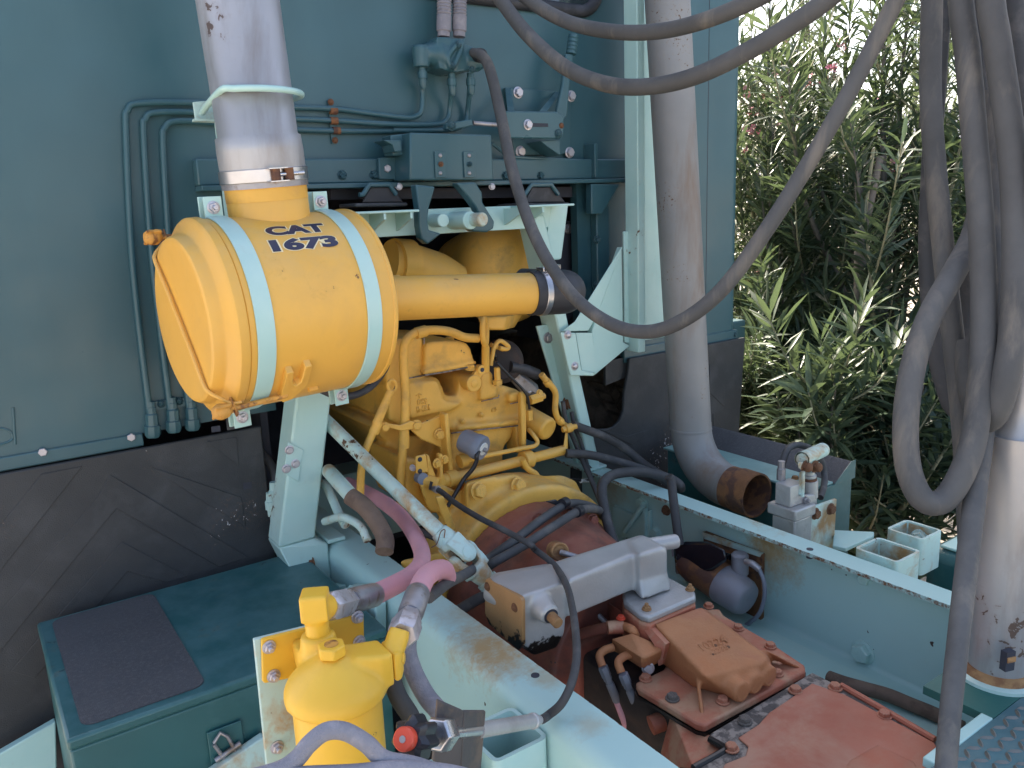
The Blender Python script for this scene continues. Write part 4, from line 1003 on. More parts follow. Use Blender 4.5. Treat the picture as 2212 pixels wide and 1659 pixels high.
# bracket plate carrying the throttle cross shaft
MB().prism(pts(vG, [(560, 235), (630, 190), (850, 105), (870, 400), (905, 620), (870, 660), (820, 520), (800, 375), (640, 310)], Y=YE - .055), (0, .012, 0)).build('bracket_plate', 'yellow_engine', en, bevel=.003)
MB().prism(pts(vG, [(828, 115), (858, 105), (905, 635), (868, 640)], Y=YE - .085), (0, .03, 0)).build('bracket_rib', 'yellow_engine', en, bevel=.003)
cs0, cs1 = at(vG(885, 620), Y=YE - .09), at(vG(1770, 395), Y=YE - .06)
MB().tube([cs0, cs1], .0145, 20, smooth=False).build('cross_shaft', 'yellow_engine', en)
cd = (cs1 - cs0).normalized()
for p, rr2, l in ((vG(870, 625), .022, .03), (vG(1500, 455), .025, .03), (vG(815, 640), .018, .02)):
    t = at(p, Y=YE - .085); MB().lathe(cs0 + cd * (t - cs0).dot(cd) - cd * l * .5, cd, [(0, rr2 - .002), (.002, rr2), (l - .002, rr2), (l, rr2 - .002)], 24).build('shaft_collar', 'yellow_engine', en)
MB().hull(pts(vG, [(1765, 350), (1795, 350), (1800, 440), (1775, 445)], Y=YE - .07) + pts(vG, [(1780, 240), (1800, 240), (1765, 440), (1800, 440)], Y=YE - .055)).build('shaft_arm', 'yellow_engine', en, bevel=.004)
c = at(vG(1800, 225), Y=YE - .06)
MB().lathe(c - Vector((.02, -.0, 0)), (1, -.2, .1), [(0, .008), (.01, .0085), (.012, .013), (.03, .013), (.032, .008), (.045, .008)], 14).build('ball_joint', 'yellow_engine', en)
epipe(vE, [(1590, 1220), (1630, 1270), (1700, 1360), (1700, 1500), (1730, 1580), (1800, 1640)], YE - .04, .009)
MB().lathe(at(vE(1640, 1285), Y=YE - .04), (1, 0, -1.2), [(-.008, .0115), (.008, .0115)], 12).build('pipe_union', 'yellow_engine', en)
MB().lathe(at(vE(1735, 1585), Y=YE - .04), (1, 0, -1), [(-.008, .0115), (.008, .0115)], 12).build('pipe_union', 'yellow_engine', en)
# governor linkage to the left of the shaft
MB().prism(pts(vG, [(600, 445), (680, 430), (700, 570), (605, 585)], Y=YE - .115), (0, .006, 0)).build('linkage_plate', 'yellow_engine', en, bevel=.003)
MB().prism(pts(vG, [(690, 430), (705, 440), (770, 640), (720, 690), (690, 560)], Y=YE - .11), (0, .02, 0)).build('linkage_arm', 'yellow_engine', en, bevel=.003)
MB().prism(pts(vG, [(785, 430), (815, 425), (820, 590), (850, 640), (830, 700), (790, 700), (775, 640), (795, 590)], Y=YE - .115), (0, .02, 0)).build('linkage_arm', 'yellow_engine', en, bevel=.004)
for p, s in ((vG(632, 470), .006), (vG(632, 562), .006)): bolt(en, at(p, Y=YE - .116), (0, -1, 0), s, 'dark', 'r')
for p, s in ((vG(765, 500), .010), (vG(825, 470), .009)): bolt(en, at(p, Y=YE - .115), (.2, -1, 0), s, 'yellow_engine', 'wh')
MB().lathe(at(vG(720, 650), Y=YE - .12), (.3, -.3, -.1), [(-.02, .016), (.02, .016)], 16).build('linkage_boss', 'yellow_engine', en)
bolt(en, at(vG(575, 535), Y=YE - .1), (-1, -.5, 0), .007, 'zinc', 'wh')
MB().lathe(at(vG(640, 615), Y=YE - .11), (0, -1, 0), [(-.01, .015), (.01, .015)], 16).build('grommet', 'grey_plastic', en)
# small oil filter can and lines at the right
fa, fb = at(vG(1500, 150), Y=YE + .02), at(vG(1650, 235), Y=YE - .05)
MB().lathe(fa, fb - fa, [(-.05, .034), ((fb - fa).length - .008, .034), ((fb - fa).length - .002, .031), ((fb - fa).length, .024), ((fb - fa).length - .001, .02), ((fb - fa).length - .001, 0)], 36, caps=False).build('oil_can', 'yellow_engine', en, ang=50)
MB().prism(pts(vG, [(1432, -60), (1475, -60), (1475, 380), (1435, 380)], Y=YE - .05), (0, .018, 0)).build('side_bar', 'yellow_engine', en, bevel=.004)
MB().prism(pts(vG, [(1390, 210), (1430, 200), (1430, 420), (1395, 420)], Y=YE - .02), (0, .05, 0)).build('side_bar', 'yellow_engine', en, bevel=.003)
epipe(vG, [(1070, 455), (1250, 420), (1420, 385), (1530, 365), (1560, 330), (1530, 280), (1490, 235)], [YE-.09, YE-.085, YE-.08, YE-.075, YE-.07, YE-.06, YE-.03], .0062)
MB().lathe(at(vG(1020, 460), Y=YE - .085), Vector((1, 0, .1)), [(-.03, .018), (-.01, .018), (-.008, .012), (.02, .012)], 12).build('pipe_union', 'yellow_engine', en)
epipe(vG, [(1440, 470), (1480, 540), (1550, 590), (1560, 650), (1520, 685)], YE - .11, .0085)
MB().lathe(at(vG(1490, 675), Y=YE - .12), Vector((1, -.1, 0)), [(-.014, .013), (.012, .013)], 6).build('pipe_union', 'yellow_engine', en)
MB().lathe(at(vE(1545, 1410), Y=YE - .05), Vector((1, 0, .1)), [(-.02, .014), (.018, .014), (.02, .009), (.03, .009)], 6).build('sender', 'yellow_engine', en)
bolt(en, at(vE(1575, 1370), Y=YE - .05), (.2, -1, .3), .009, 'yellow_engine', 'wh')
MB().lathe(at(vE(1495, 1500), Y=YE - .045), Vector((0, 0, -1)), [(0, .0105), (.028, .0105)], 6).build('sender', 'yellow_engine', en)
bolt(en, at(vE(1490, 1365), Y=YE - .06), (.8, -.5, .5), .006, 'steel', 'hs')
# starter pulley shape, alternator and hoses further in
MB().lathe(at(vE(1270, 1120), Y=YE + .06), (-.5, -1, .3), [(0, .06), (.02, .062), (.03, .05)], 30).build('pulley', 'grime_shade', en)
MB().hull([at(vE(x, y), Y=YE + dy) for x, y in ((1320, 1240), (1420, 1190), (1560, 1300), (1590, 1400), (1440, 1380)) for dy in (.02, .1)]).build('pump_body', 'steel_dull', en, bevel=.01)
MB().tube(pts(vE, [(1340, 1160), (1450, 1180), (1560, 1220)], Y=YE + .02), .016, 14).build('hose', 'rubber_black', en)
epipe(vE, [(1190, 1150), (1205, 1060), (1220, 1000), (1265, 955), (1330, 1000), (1310, 1020), (1260, 1010)], YE - .02, .0062)
epipe(vE, [(1190, 985), (1290, 1025)], YE + .02, .006)
MB().lathe(at(vE(1245, 1265), Y=YE - .03), (0, 0, 1), [(-.012, .013), (0, .013), (.001, .009), (.035, .009)], 6).build('sender', 'yellow_engine', en)
# block breather: grey plastic switch with its wire
gp = at(vG(1060, 355), Y=YE - .12)
sw = thing('pressure_switch', 'grey round pressure switch on the yellow engine with a lead', 'switch', gp)
gd = Vector((.42, -1, -.3)).normalized()
gbody = MB().lathe(gp, gd, [(-.035, .028), (-.03, .0305), (.0, .0305), (.006, .033), (.024, .033), (.028, .030), (.028, .017)], 32).build('body', 'grey_plastic', sw)
MB().lathe(gp + gd * .0275, gd, [(0, .0175), (.003, .0165)], 24).build('face', 'white_trim', sw)
MB().lathe(gp + gd * .03, gd, [(0, .006), (.01, .006), (.012, .003)], 10).build('terminal', 'steel_dull', sw)
# flywheel housing
fw = MB()
cF = Vector((1.125, 1.60, .795)); RF = .292
fw.lathe(cF, (0, -1, 0), [(-.12, RF), (.028, RF), (.03, RF - .004)], 64)
fw.hull(pts(vG, [(1000, 650), (1180, 610), (1400, 585), (1470, 640), (1500, 770), (1000, 900)], Y=1.62) + pts(vG, [(1000, 640), (1300, 575), (1460, 640), (1490, 760), (900, 820)], Y=1.74))
fw.hull(pts(vG, [(1560, 600), (1750, 590), (1860, 640), (1880, 720), (1930, 780), (1500, 780)], Y=1.66) + pts(vG, [(1560, 620), (1860, 640), (1930, 800), (1500, 800)], Y=1.75))
fw.hull(pts(vG, [(620, 660), (760, 640), (1000, 760), (820, 900), (700, 880)], Y=1.68) + pts(vG, [(620, 660), (760, 640), (1000, 760), (800, 900)], Y=1.76))
fw.hull(pts(vG, [(470, 1270), (900, 1180), (900, 1420), (520, 1400)], Y=1.55) + pts(vG, [(470, 1270), (900, 1180), (900, 1500)], Y=1.7))
fwo = fw.build('flywheel_housing', 'yellow_engine', en, remesh=.007, smooth=7)
MB().prism(pts(vG, [(760, 770), (820, 760), (920, 1020), (850, 1040)], Y=1.60), (0, .01, 0)).build('web', 'yellow_engine', en, bevel=.003)
for p, s in ((vG(1090, 720), .018), (vG(1405, 680), .018)): bolt(fwo, at(p, Y=1.605), (.15, -1, .25), s, 'yellow_engine', 'wh')
MB().lathe(at(vG(1250, 640), Y=1.64), (0, -.35, 1), [(-.004, .022), (.003, .022), (.003, .013)], 24).build('plug', 'yellow_engine', fwo)

# ------------------------------------------------------------------ bell housing and gearbox
gb = thing('gearbox', 'dusty red-brown truck gearbox between the chassis rails', 'gearbox', (1.11, 1.0, .5))
bl = MB()
cB = Vector((1.105, 1.565, .79)); RB = .262
bl.lathe(cB, (0, -1, 0), [(-.004, RB), (.05, RB), (.075, RB - .012), (.10, RB - .02), (.30, .20), (.34, .19)], 64)
bl.hull([Vector((x, 1.25 + dy, .79 + z)) for x in (.97, 1.25) for dy in (-.04, .1) for z in (-.1, .08)])
bell = bl.build('bell_housing', 'red_dark', gb, remesh=.007, smooth=4)
for a, rad_ in ((118, .245), (96, .25), (75, .25), (55, .25)):
    c = cB + Vector((math.cos(R(a)) * rad_, -.078, math.sin(R(a)) * rad_)); bolt(bell, c, (0, -1, .1), .014, 'red_dark', 'wh')
bc = at(vG(1740, 1200), Y=1.26)
MB().lathe(bc, (-.25, -1, .25), [(-.03, .020), (.0, .020), (.002, .0175), (-.004, .012)], 24).build('breather_boss', 'rust_light', gb)
MB().tube([bc, bc + Vector((.035, -.05, -.012))], .006, 10, smooth=False).build('lever_pin', 'steel_dull', gb)
# main case
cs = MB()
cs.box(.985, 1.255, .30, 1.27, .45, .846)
case = cs.build('case', 'grime_shade', gb, bevel=.012)  # near-black colour paints the deep shade of the gap onto the case
MB().hull([at(vP(x, y), Z=z) for x, y, z in ((330, 770, .848), (500, 880, .85), (600, 935, .85), (680, 1040, .85), (480, 1165, .85), (300, 1150, .80), (250, 1060, .80), (420, 930, .845), (300, 900, .80), (420, 1161, .76))]).build('case_corner', 'red_primer', gb, bevel=.008)
b_a, b_b = at(vP(360, 800), Z=.815), at(vP(185, 868), Z=.805)
MB().lathe(b_a, b_b - b_a, [(0, .020), ((b_b - b_a).length - .01, .018), ((b_b - b_a).length, .018), ((b_b - b_a).length + .001, .006)], 22).build('case_boss', 'red_primer', gb)
# upper cover plate (flange) on the case
ZC = .872
cv = MB()
plate = pts(vH, [(1215, 1110), (1560, 970), (1640, 570), (1780, 610), (1815, 650), (2212, 880)], Z=ZC)
fl_poly = [at(vP(80, 570), Z=ZC), at(vP(270, 480), Z=ZC), at(vP(520, 60), Z=ZC), at(vP(660, 60), Z=ZC), at(vP(690, 105), Z=ZC), at(vP(980, 270), Z=ZC), at(vP(1250, 450), Z=ZC), at(vP(1255, 490), Z=ZC), at(vP(560, 865), Z=ZC), at(vP(500, 850), Z=ZC), at(vP(100, 610), Z=ZC)]
cv.prism(fl_poly, (0, 0, -.016))
covf = cv.build('cover_flange', 'red_primer', gb, bevel=.004)
MB().prism([p + (p - Vector((1.1, 1.0, p.z))) * .012 + Vector((0, 0, -.0165)) for p in fl_poly], (0, 0, -.006)).build('gasket', 'oil', gb)
ch_ = MB()
ZH = .935
top = [at(vP(215, 165), Z=.962), at(vP(530, 50), Z=.962), at(vP(985, 385), Z=ZH), at(vP(985, 430), Z=ZH - .005), at(vP(560, 530), Z=ZH - .007), at(vP(470, 430), Z=ZH)]
bot = [at(vP(205, 400), Z=ZC), at(vP(560, 60), Z=ZC), at(vP(1010, 400), Z=ZC), at(vP(1040, 500), Z=ZC), at(vP(780, 690), Z=ZC), at(vP(470, 600), Z=ZC)]
ch_.hull(top + bot)
for p in ((815, 640), (910, 585), (1005, 535)):
    c = at(vP(*p), Z=ZC + .022)
    ch_.lathe(c + Vector((.0, .06, .004)), (-.05, -1, 0), [(0, .021), (.065, .021)], 20)
ch_.hull([at(vP(480, 430), Z=.925), at(vP(510, 440), Z=.925), at(vP(560, 800), Z=ZC - .002), at(vP(525, 800), Z=ZC - .002), at(vP(515, 600), Z=ZC - .002)])
ch_.hull([at(vP(960, 330), Z=.918), at(vP(975, 345), Z=.918), at(vP(1240, 470), Z=ZC - .002), at(vP(1220, 480), Z=ZC - .002), at(vP(1010, 420), Z=ZC - .002)])
tower = ch_.build('shift_tower', 'orange_cast', gb, remesh=.0038, smooth=7)
for p in ((815, 645), (910, 590), (1005, 540)):
    c = at(vP(*p), Z=ZC + .022); MB().lathe(c + Vector((-.002, -.002, .002)), (-.05, -1, .05), [(-.004, .0145), (.0015, .0145), (.0015, .011), (-.0005, .010)], 20).build('core_plug', 'orange_cast', gb)
for p, s in (((790, 195), .0095), ((1012, 320), .0095), ((1060, 510), .0095), ((683, 700), .0105), ((335, 680), .0105), ((150, 545), .0100), ((585, 45), .0095)):
    bolt(covf, at(vP(*p), Z=ZC + .002), (0, 0, 1), s, 'red_primer' if p != (335, 680) else 'grime', 'wh')
ux = (at(vP(665, 285), Z=ZH) - at(vP(560, 325), Z=ZH)); uy = (at(vP(600, 285), Z=ZH) - at(vP(625, 330), Z=ZH))
nt_ = (top[2] - top[0]).cross(top[5] - top[0]).normalized(); nt_ = nt_ if nt_.z > 0 else -nt_
ctx = at(vP(612, 305), Z=.952)
# rest the lettering on the sloping tower top
o_ = top[0]
def on_top(p):
    r = ray(p); t = (o_ - CAM).dot(nt_) / r.dot(nt_); return CAM + r * t
ux = (on_top(vP(668, 282)) - on_top(vP(560, 325))).normalized(); uy = nt_.cross(ux).normalized()
emboss(tower, '10724', .026, on_top(vP(612, 305)) - nt_ * .001, ux, uy, 'orange_cast', h=.0035, weight=.0004)
emboss(tower, '42235', .017, on_top(vP(655, 352)) - nt_ * .001, ux, uy, 'orange_cast', h=.003, weight=.0003)
for p in ((615, 378), (632, 315), (720, 325)): bolt(tower, on_top(vP(*p)) - nt_ * .001, nt_, .0045, 'rust', 'r', 'rivet')
# rear cover plate with its grimy gasket edge
ZP = .862
rp = MB()
poly = [at(vP(x, y), Z=ZP) for x, y in ((1300, 500), (1420, 560), (2150, 960), (2200, 1060), (2200, 1400), (400, 1400), (480, 1161), (680, 1050), (690, 1020), (590, 960), (600, 920))]
rear = rp.prism(poly, (0, 0, -.010)).build('rear_cover', 'grime', gb, bevel=.002)
pp = [at(vP(x, y), Z=ZP + .0035) for x, y in ((1300, 575), (1400, 610), (1520, 650), (2145, 985), (2190, 1060), (2190, 1380), (560, 1380), (700, 1130), (840, 1075), (860, 1010), (790, 950), (930, 860), (1000, 780), (1120, 700))]
rpl = MB().prism(pp, (0, 0, -.004)).build('rear_plate', 'red_plate', gb, bevel=.0015)
MB().hull([at(vP(1750, 1000), Z=ZP + .004), at(vP(1560, 1110), Z=ZP + .004), at(vP(1400, 1350), Z=ZP + .004), at(vP(2100, 1350), Z=ZP + .004), at(vP(2010, 1120), Z=ZP + .004), at(vP(1760, 1020), Z=ZP + .008), at(vP(1590, 1120), Z=ZP + .008), at(vP(2000, 1350), Z=ZP + .008), at(vP(1500, 1350), Z=ZP + .008)]).build('raised_panel', 'red_plate', rpl, bevel=.002)
for p, m_ in (((1185, 628), 'red_primer'), ((1460, 608), 'red_primer'), ((1800, 800), 'red_plate'), ((835, 838), 'grime'), ((742, 1028), 'red_primer')):
    bolt(rear, at(vP(*p), Z=ZP + .003), (0, 0, 1), .0105, m_, 'wh')
MB().tube([at(vP(*p), Z=ZP + .0005) for p in ((590, 960), (690, 1020), (680, 1050), (480, 1161))], .006, 8).build('gasket_edge', 'oil', gb)
# side rail edge of the rear plate, turned up
MB().tube([at(vP(*p), Z=ZP + .004) for p in ((1500, 590), (1850, 790), (2150, 965))], .006, 8).build('plate_lip', 'red_plate', rpl)
# air-shift valve on the left of the cover with elbows
sv = MB()
svp = [at(vH(x, y), Z=z) for x, y, z in ((1050, 820, .93), (1190, 780, .95), (1370, 860, .93), (1400, 900, .93), (1270, 960, .93), (1080, 860, .92), (1050, 900, .88), (1270, 1040, .88), (1400, 980, .88))]
sv.hull(svp)
svo = sv.build('shift_valve', 'orange_cast', gb, bevel=.005)
MB().prism([at(vH(x, y), Z=z) for x, y, z in ((1230, 700, .955), (1330, 760, .955), (1420, 860, .945), (1400, 1000, .88), (1370, 1010, .88), (1340, 860, .94))], (.012, 0, 0)).build('valve_plate', 'red_primer', gb, bevel=.003)
bolt(svo, at(vH(1255, 905), Z=.912), (-.7, -.7, .2), .011, 'rust_light', 'wh')
bolt(svo, at(vH(1310, 950), Z=.905), (-.5, -.8, .1), .012, 'red_plastic', 'r')
bolt(svo, at(vH(1300, 1025), Z=.885), (-.5, -.8, .1), .010, 'zinc', 'wh')
def gz(v, P, Z, r, name, mat, par=gb, n=14, seg=6):
    if isinstance(Z, (int, float)): Z = [Z] * len(P)
    return MB().tube([at(v(*p), Z=z) for p, z in zip(P, Z)], r, n, seg=seg).build(name, mat, par)
for dx, dy in ((0, 0), (130, 45)):
    gz(vH, [(1060 + dx, 880 + dy), (1000 + dx, 900 + dy), (965 + dx, 940 + dy), (985 + dx, 1010 + dy)], [.91, .908, .90, .885], .0082, 'pipe_elbow', 'orange_cast')
gz(vH, [(1215, 800), (1190, 760), (1150, 740), (1120, 735)], [.935, .95, .945, .94], .009, 'pipe_elbow', 'orange_cast')
gz(vH, [(1130, 745), (1080, 740), (960, 755), (840, 790), (770, 850), (730, 960)], [.94, .938, .92, .89, .86, .82], .0115, 'air_pipe', 'red_dark')
gz(vH, [(1130, 742), (1060, 742), (1020, 745)], .94, .0135, 'pipe_sleeve', 'red_primer')
bolt(gb, at(vH(1112, 680), Z=.955), (0, 0, 1), .0075, 'red_plastic', 'wh')
gz(vH, [(730, 960), (705, 1030), (700, 1100)], [.82, .80, .78], .012, 'air_pipe', 'rubber')
gz(vH, [(870, 560), (920, 620), (1020, 720)], [.94, .92, .89], .006, 'linkage_rod', 'steel_dull')
bolt(gb, at(vH(895, 555), Z=.945), (-.5, -.5, .6), .010, 'zinc', 'wh')
MB().hull([at(vH(x, y), Z=z) for x, y, z in ((960, 520, .93), (1230, 700, .94), (1340, 790, .93), (1080, 780, .88), (1000, 640, .88))]).build('cover_edge', 'red_dark', gb, bevel=.006)
# low dark castings seen in the gap beside the rail
MB().hull([at(vH(x, y), Z=z) for x, y, z in ((790, 1150, .66), (900, 1140, .68), (1010, 1240, .66), (960, 1320, .60), (820, 1220, .60), (1080, 1330, .60))]).build('side_casting', 'red_dark', gb, bevel=.012)
MB().hull([at(vH(x, y), Z=z) for x, y, z in ((810, 840, .84), (945, 825, .845), (960, 870, .84), (925, 1050, .78), (870, 990, .78), (830, 900, .82))]).build('side_bracket', 'red_dark', gb, bevel=.004)
bolt(gb, at(vH(950, 835), Z=.846), (-.3, -.3, 1), .008, 'red_primer', 'wh')

# ------------------------------------------------------------------ aluminium shifter housing
al = thing('shifter_housing', 'bare aluminium remote shifter casting bridging from rail to gearbox', 'casting', (1.05, 1.08, .95))
ZA = 1.045
am = MB()
hA = lambda lst, z: [at(vH(x, y), Z=z) for x, y in lst]
def lay(lst, z, dz=0): return [at(vH(x, y), Z=z) + Vector((0, 0, dz)) for x, y in lst]
lb_xy = [(186, 412), (425, 550), (520, 520), (730, 452), (700, 300), (630, 292), (240, 362)]
t0_ = lay(lb_xy, 1.058)
am.hull(t0_ + lay([(225, 412), (428, 528), (700, 440), (660, 310), (260, 378)], 1.067) + [p + Vector((0, 0, -.045)) for p in t0_])
am.hull([p + Vector((0, 0, -.045)) for p in t0_] + [Vector((p.x * .9 + .85 * .1, p.y * .94 + 1.19 * .06, .955)) for p in t0_] + [Vector((p.x * .5 + .86 * .5, p.y * .6 + 1.18 * .4, .922)) for p in t0_])
# arm
ar = lay([(600, 305), (1240, 105), (1235, 250), (740, 440)], 1.066)
am.hull(ar + lay([(640, 300), (1240, 105), (1230, 215), (760, 415)], 1.074) + [p + Vector((0, 0, -.072)) for p in ar])
# right block down to the base flange
rb0 = lay([(1150, 140), (1262, 100), (1432, 190), (1425, 215), (1240, 262), (1130, 200)], 1.070)
rb1 = lay([(1180, 140), (1258, 112), (1405, 186), (1240, 240)], 1.080)
rb2 = lay([(1180, 470), (1330, 400), (1460, 462), (1455, 485), (1260, 555)], .985)
am.hull(rb0 + rb1 + [p + Vector((0, 0, -.05)) for p in rb0])
am.hull([p + Vector((0, 0, -.05)) for p in rb0] + rb2)
b0_ = at(vH(1370, 165), Z=1.052); b1_ = at(vH(1500, 145), Z=1.052)
am.lathe(b0_ - (b1_ - b0_) * .5, b1_ - b0_, [(0, .0165), ((b1_ - b0_).length * 1.5, .0165), ((b1_ - b0_).length * 1.5 + .003, .014)], 24)
sc_ = at(vH(605, 640), Y=1.122); sd_ = Vector((-.12, -1, -.12)).normalized()
am.lathe(sc_ - sd_ * .03, sd_, [(0, .026), (.02, .0225), (.040, .020), (.043, .0175)], 28)
am.lathe(Vector((.812, 1.262, 1.022)), (-.1, 1, .05), [(-.03, .030), (.018, .028), (.02, .02)], 24)
alo = am.build('casting', 'alu_cast', al, remesh=.0032, smooth=16)
basep = [at(vH(*p), Z=.982) for p in ((1215, 625), (1250, 652), (1310, 668), (1630, 530), (1625, 490), (1420, 380), (1120, 500), (1135, 565))]
MB().prism(basep, (0, 0, -.016)).build('base_flange', 'alu', al, bevel=.005)
MB().hull([p + Vector((0, 0, -.0165)) for p in basep] + [Vector((p.x, p.y - .0, ZC)) for p in basep]).build('pedestal', 'red_primer', gb, bevel=.006)
for p in ((1590, 480), (1290, 615)): bolt(al, at(vH(*p), Z=.983), (0, 0, 1), .0078, 'rust_light', 'whs')
xe = (t0_[0].x + t0_[1].x) / 2 - .004
epl = MB().prism([at(vH(*p), X=xe) for p in ((172, 425), (182, 408), (205, 412), (415, 535), (428, 560), (430, 860), (400, 900), (200, 720), (172, 650))], (.008, 0, 0)).build('end_plate', 'rust_oily', al, bevel=.001)
for p in ((190, 460), (378, 605)): bolt(epl, at(vH(*p), X=xe), (-1, 0, 0), .0072, 'rust', 'wr')
MB().lathe(sc_ + sd_ * .0125, sd_, [(0, .0145), (.0015, .0145)], 28).build('bore', 'dark', al)
MB().lathe(sc_ + sd_ * .0, sd_, [(-.01, .0105), (.038, .0105), (.040, .0085)], 24).build('shaft_end', 'rust_light', al)
emboss(alo, '43765', .020, at(vH(1075, 378), Y=at(vH(1000, 330), Z=1.066).y - .001), (1, -.02, .03), (-.03, .05, 1), 'alu', h=.004, weight=.0003)
# ------------------------------------------------------------------ shift shaft with universal joint
ss = thing('shift_shaft', 'chipped mint control shaft ending in a universal joint', 'shaft', at(vG(1000, 1300), Y=1.3))
Cj = at(vG(972, 1232), Y=1.385)
n1 = (cx_ * .437 - cd_ * .43 - cf_ * .79).normalized(); n2 = (-cx_ * .437 + cd_ * .43 - cf_ * .79)
n2 = (n2 - n1 * n2.dot(n1)).normalized(); jd = n1.cross(n2).normalized()
if jd.dot(cx_) < 0: jd = -jd
send = at((700, 905), Y=1.84)
j0 = Cj - jd * .062
MB().tube([send, j0 - jd * .004], .0165, 20, smooth=False).build('tube', 'mint_worn', ss)
def yoke(c, d, side, name='yoke'):
    # body behind the cross centre (at -d), two ears reaching to the cross pin along side
    up = d.cross(side)
    m = MB(); m.lathe(c - d * .074, d, [(0, .019), (.012, .022), (.03, .025), (.040, .025), (.046, .018)], 24)
    for sg in (-1, 1):
        q = []
        for (dd, s0, s1, h) in ((-.046, .010, .027, .020), (-.030, .016, .030, .019), (.0, .019, .031, .017)):
            for ss_ in (s0, s1):
                for hh in (-h, h): q.append(c + d * dd + side * sg * ss_ + up * hh)
        m.hull(q)
        m.lathe(c + side * sg * .018, side * sg, [(0, .0185), (.0135, .0185)], 20)
    y = m.build(name, 'mint_worn', ss, remesh=.0022, smooth=3)
    for sg in (-1, 1): MB().lathe(c + side * sg * .030, side * sg, [(0, .0145), (.0032, .0145), (.004, .0125)], 22).build('bearing_cap', 'mint_worn', y)
    return y
yoke(Cj, jd, n1)
yoke(Cj, -jd, n2)
MB().lathe(Cj - n1 * .03, n1, [(0, .010), (.06, .010)], 12).build('cross_pin', 'rust', ss)
MB().lathe(Cj - n2 * .03, n2, [(0, .010), (.06, .010)], 12).build('cross_pin', 'rust', ss)
je = Cj + jd * .074
MB().lathe(je - jd * .004, jd, [(0, .0245), (.012, .0245), (.016, .020), (.017, .0165)], 22).build('hub', 'mint_worn', ss)
MB().lathe(je + jd * .008, (Vector((.812, 1.262, 1.022)) - je), [(0, .0185), (.012, .0155), (.10, .0155)], 18).build('input_shaft', 'rust', ss)
pn = Cj - jd * .058 - cf_ * .024
MB().lathe(pn + Vector((0, .01, -.01)), (0, -.4, 1), [(-.01, .009), (.008, .009), (.013, .006)], 14).build('clevis_pin', 'mint_worn', ss)
MB().tube([pn + Vector((.002, -.002, .002)), pn + Vector((.006, 0, .018)), pn + Vector((-.004, 0, .016)), pn + Vector((-.02, -.01, -.002)), pn + Vector((-.034, -.012, -.006))], .0012, 6).build('split_pin', 'rust', ss)
# ------------------------------------------------------------------ mud flaps
def flap(name, label, x0, x1, z0, z1, Y, ribs, notch=None):
    t = thing(name, label, 'mud flap', ((x0 + x1) / 2, Y, z0))
    if notch is None:
        sheet = MB().box(x0, x1, Y, Y + .012, z0, z1)
    else:
        sheet = MB().prism(notch, (0, .012, 0))
    sheet = sheet.build('sheet', 'mudflap', t, bevel=.003)
    for r in ribs:
        MB().prism(r, (0, -.0024, 0)).build('rib', 'mudflap', t, bevel=.0016)
    return t
YM = 1.90
mx1 = at((578, 1050), Y=YM).x
mz1 = ZL - .029
def K(*l): return [at(vK(*p), Y=YM - .0001) for p in l]
ribsL = [K((240, 425), (475, 380), (-60, 1060), (-60, 800)), K((632, 428), (1430, 905), (1260, 960), (670, 622), (-60, 1520), (-60, 1290), (560, 560)),
         K((700, 815), (1080, 1015), (960, 1050), (735, 985), (200, 1600), (60, 1560)), K((870, 385), (1390, 560), (1415, 730), (1130, 560)), K((1190, 240), (1362, 212), (1375, 380))]
mf = flap('mud_flap', 'black rubber mud flap with chevron ribs hanging behind the step box', -.3, mx1, .35, mz1, YM, ribsL)
for p, mt in ((vK(1378, 128), 'rust'),): 
    MB().prism([at(vK(*q), Y=YM - .003) for q in ((1300, 85), (1435, 55), (1440, 150), (1310, 175))], (0, .003, 0)).build('washer_plate', 'rubber', mf)
    bolt(mf, at(p, Y=YM - .004), (0, -1, 0), .009, 'zinc', 'wr')
for q in (((1217, 155), (1268, 148), (1270, 180), (1220, 187)), ((1400, 478), (1448, 472), (1450, 508), (1402, 516))):
    MB().prism([at(vK(*p), Y=YM - .001) for p in q], (0, .002, 0)).build('slot', 'dark', mf)
# right flap with the round cut-away
rx1 = at(vM(1740, 600), Y=YM).x
cutc = [at(vM(*p), Y=YM) for p in ((600, 235), (605, 20), (825, 10), (815, 110), (780, 290), (770, 470), (720, 570), (640, 630), (500, 640))]
npoly = [Vector((oR + .1905, YM, .5)), Vector((rx1 + .03, YM, .5)), Vector((rx1 + .08, YM, mz1))]
npoly += [Vector((at(vM(825, 10), Y=YM).x, YM, mz1))] + [at(vM(*p), Y=YM) for p in ((815, 110), (780, 290), (770, 470), (735, 560), (680, 615), (620, 635), (500, 640), (300, 640), (300, 900))] + [Vector((1.5, YM, .5))]
npoly = npoly[1:]
def Mv(*l): return [at(vM(*p), Y=YM - .0001) for p in l]
mf2 = flap('mud_flap', 'black rubber mud flap with a round cut-away behind the exhaust pipe', 1.4, rx1, .5, mz1, YM, [Mv((1560, 40), (1700, 250), (1695, 430), (1560, 300)), Mv((1590, 490), (1690, 640), (1690, 760), (1600, 760)), Mv((560, 640), (800, 700), (1000, 640), (840, 780))], npoly)
# flap tongue above the tyre
tg = MB().prism([at(vM(*p), Y=YM + .02) for p in ((605, 235), (605, 20), (835, -40), (815, 150))], (0, .01, 0)).build('tongue', 'mudflap', mf2)

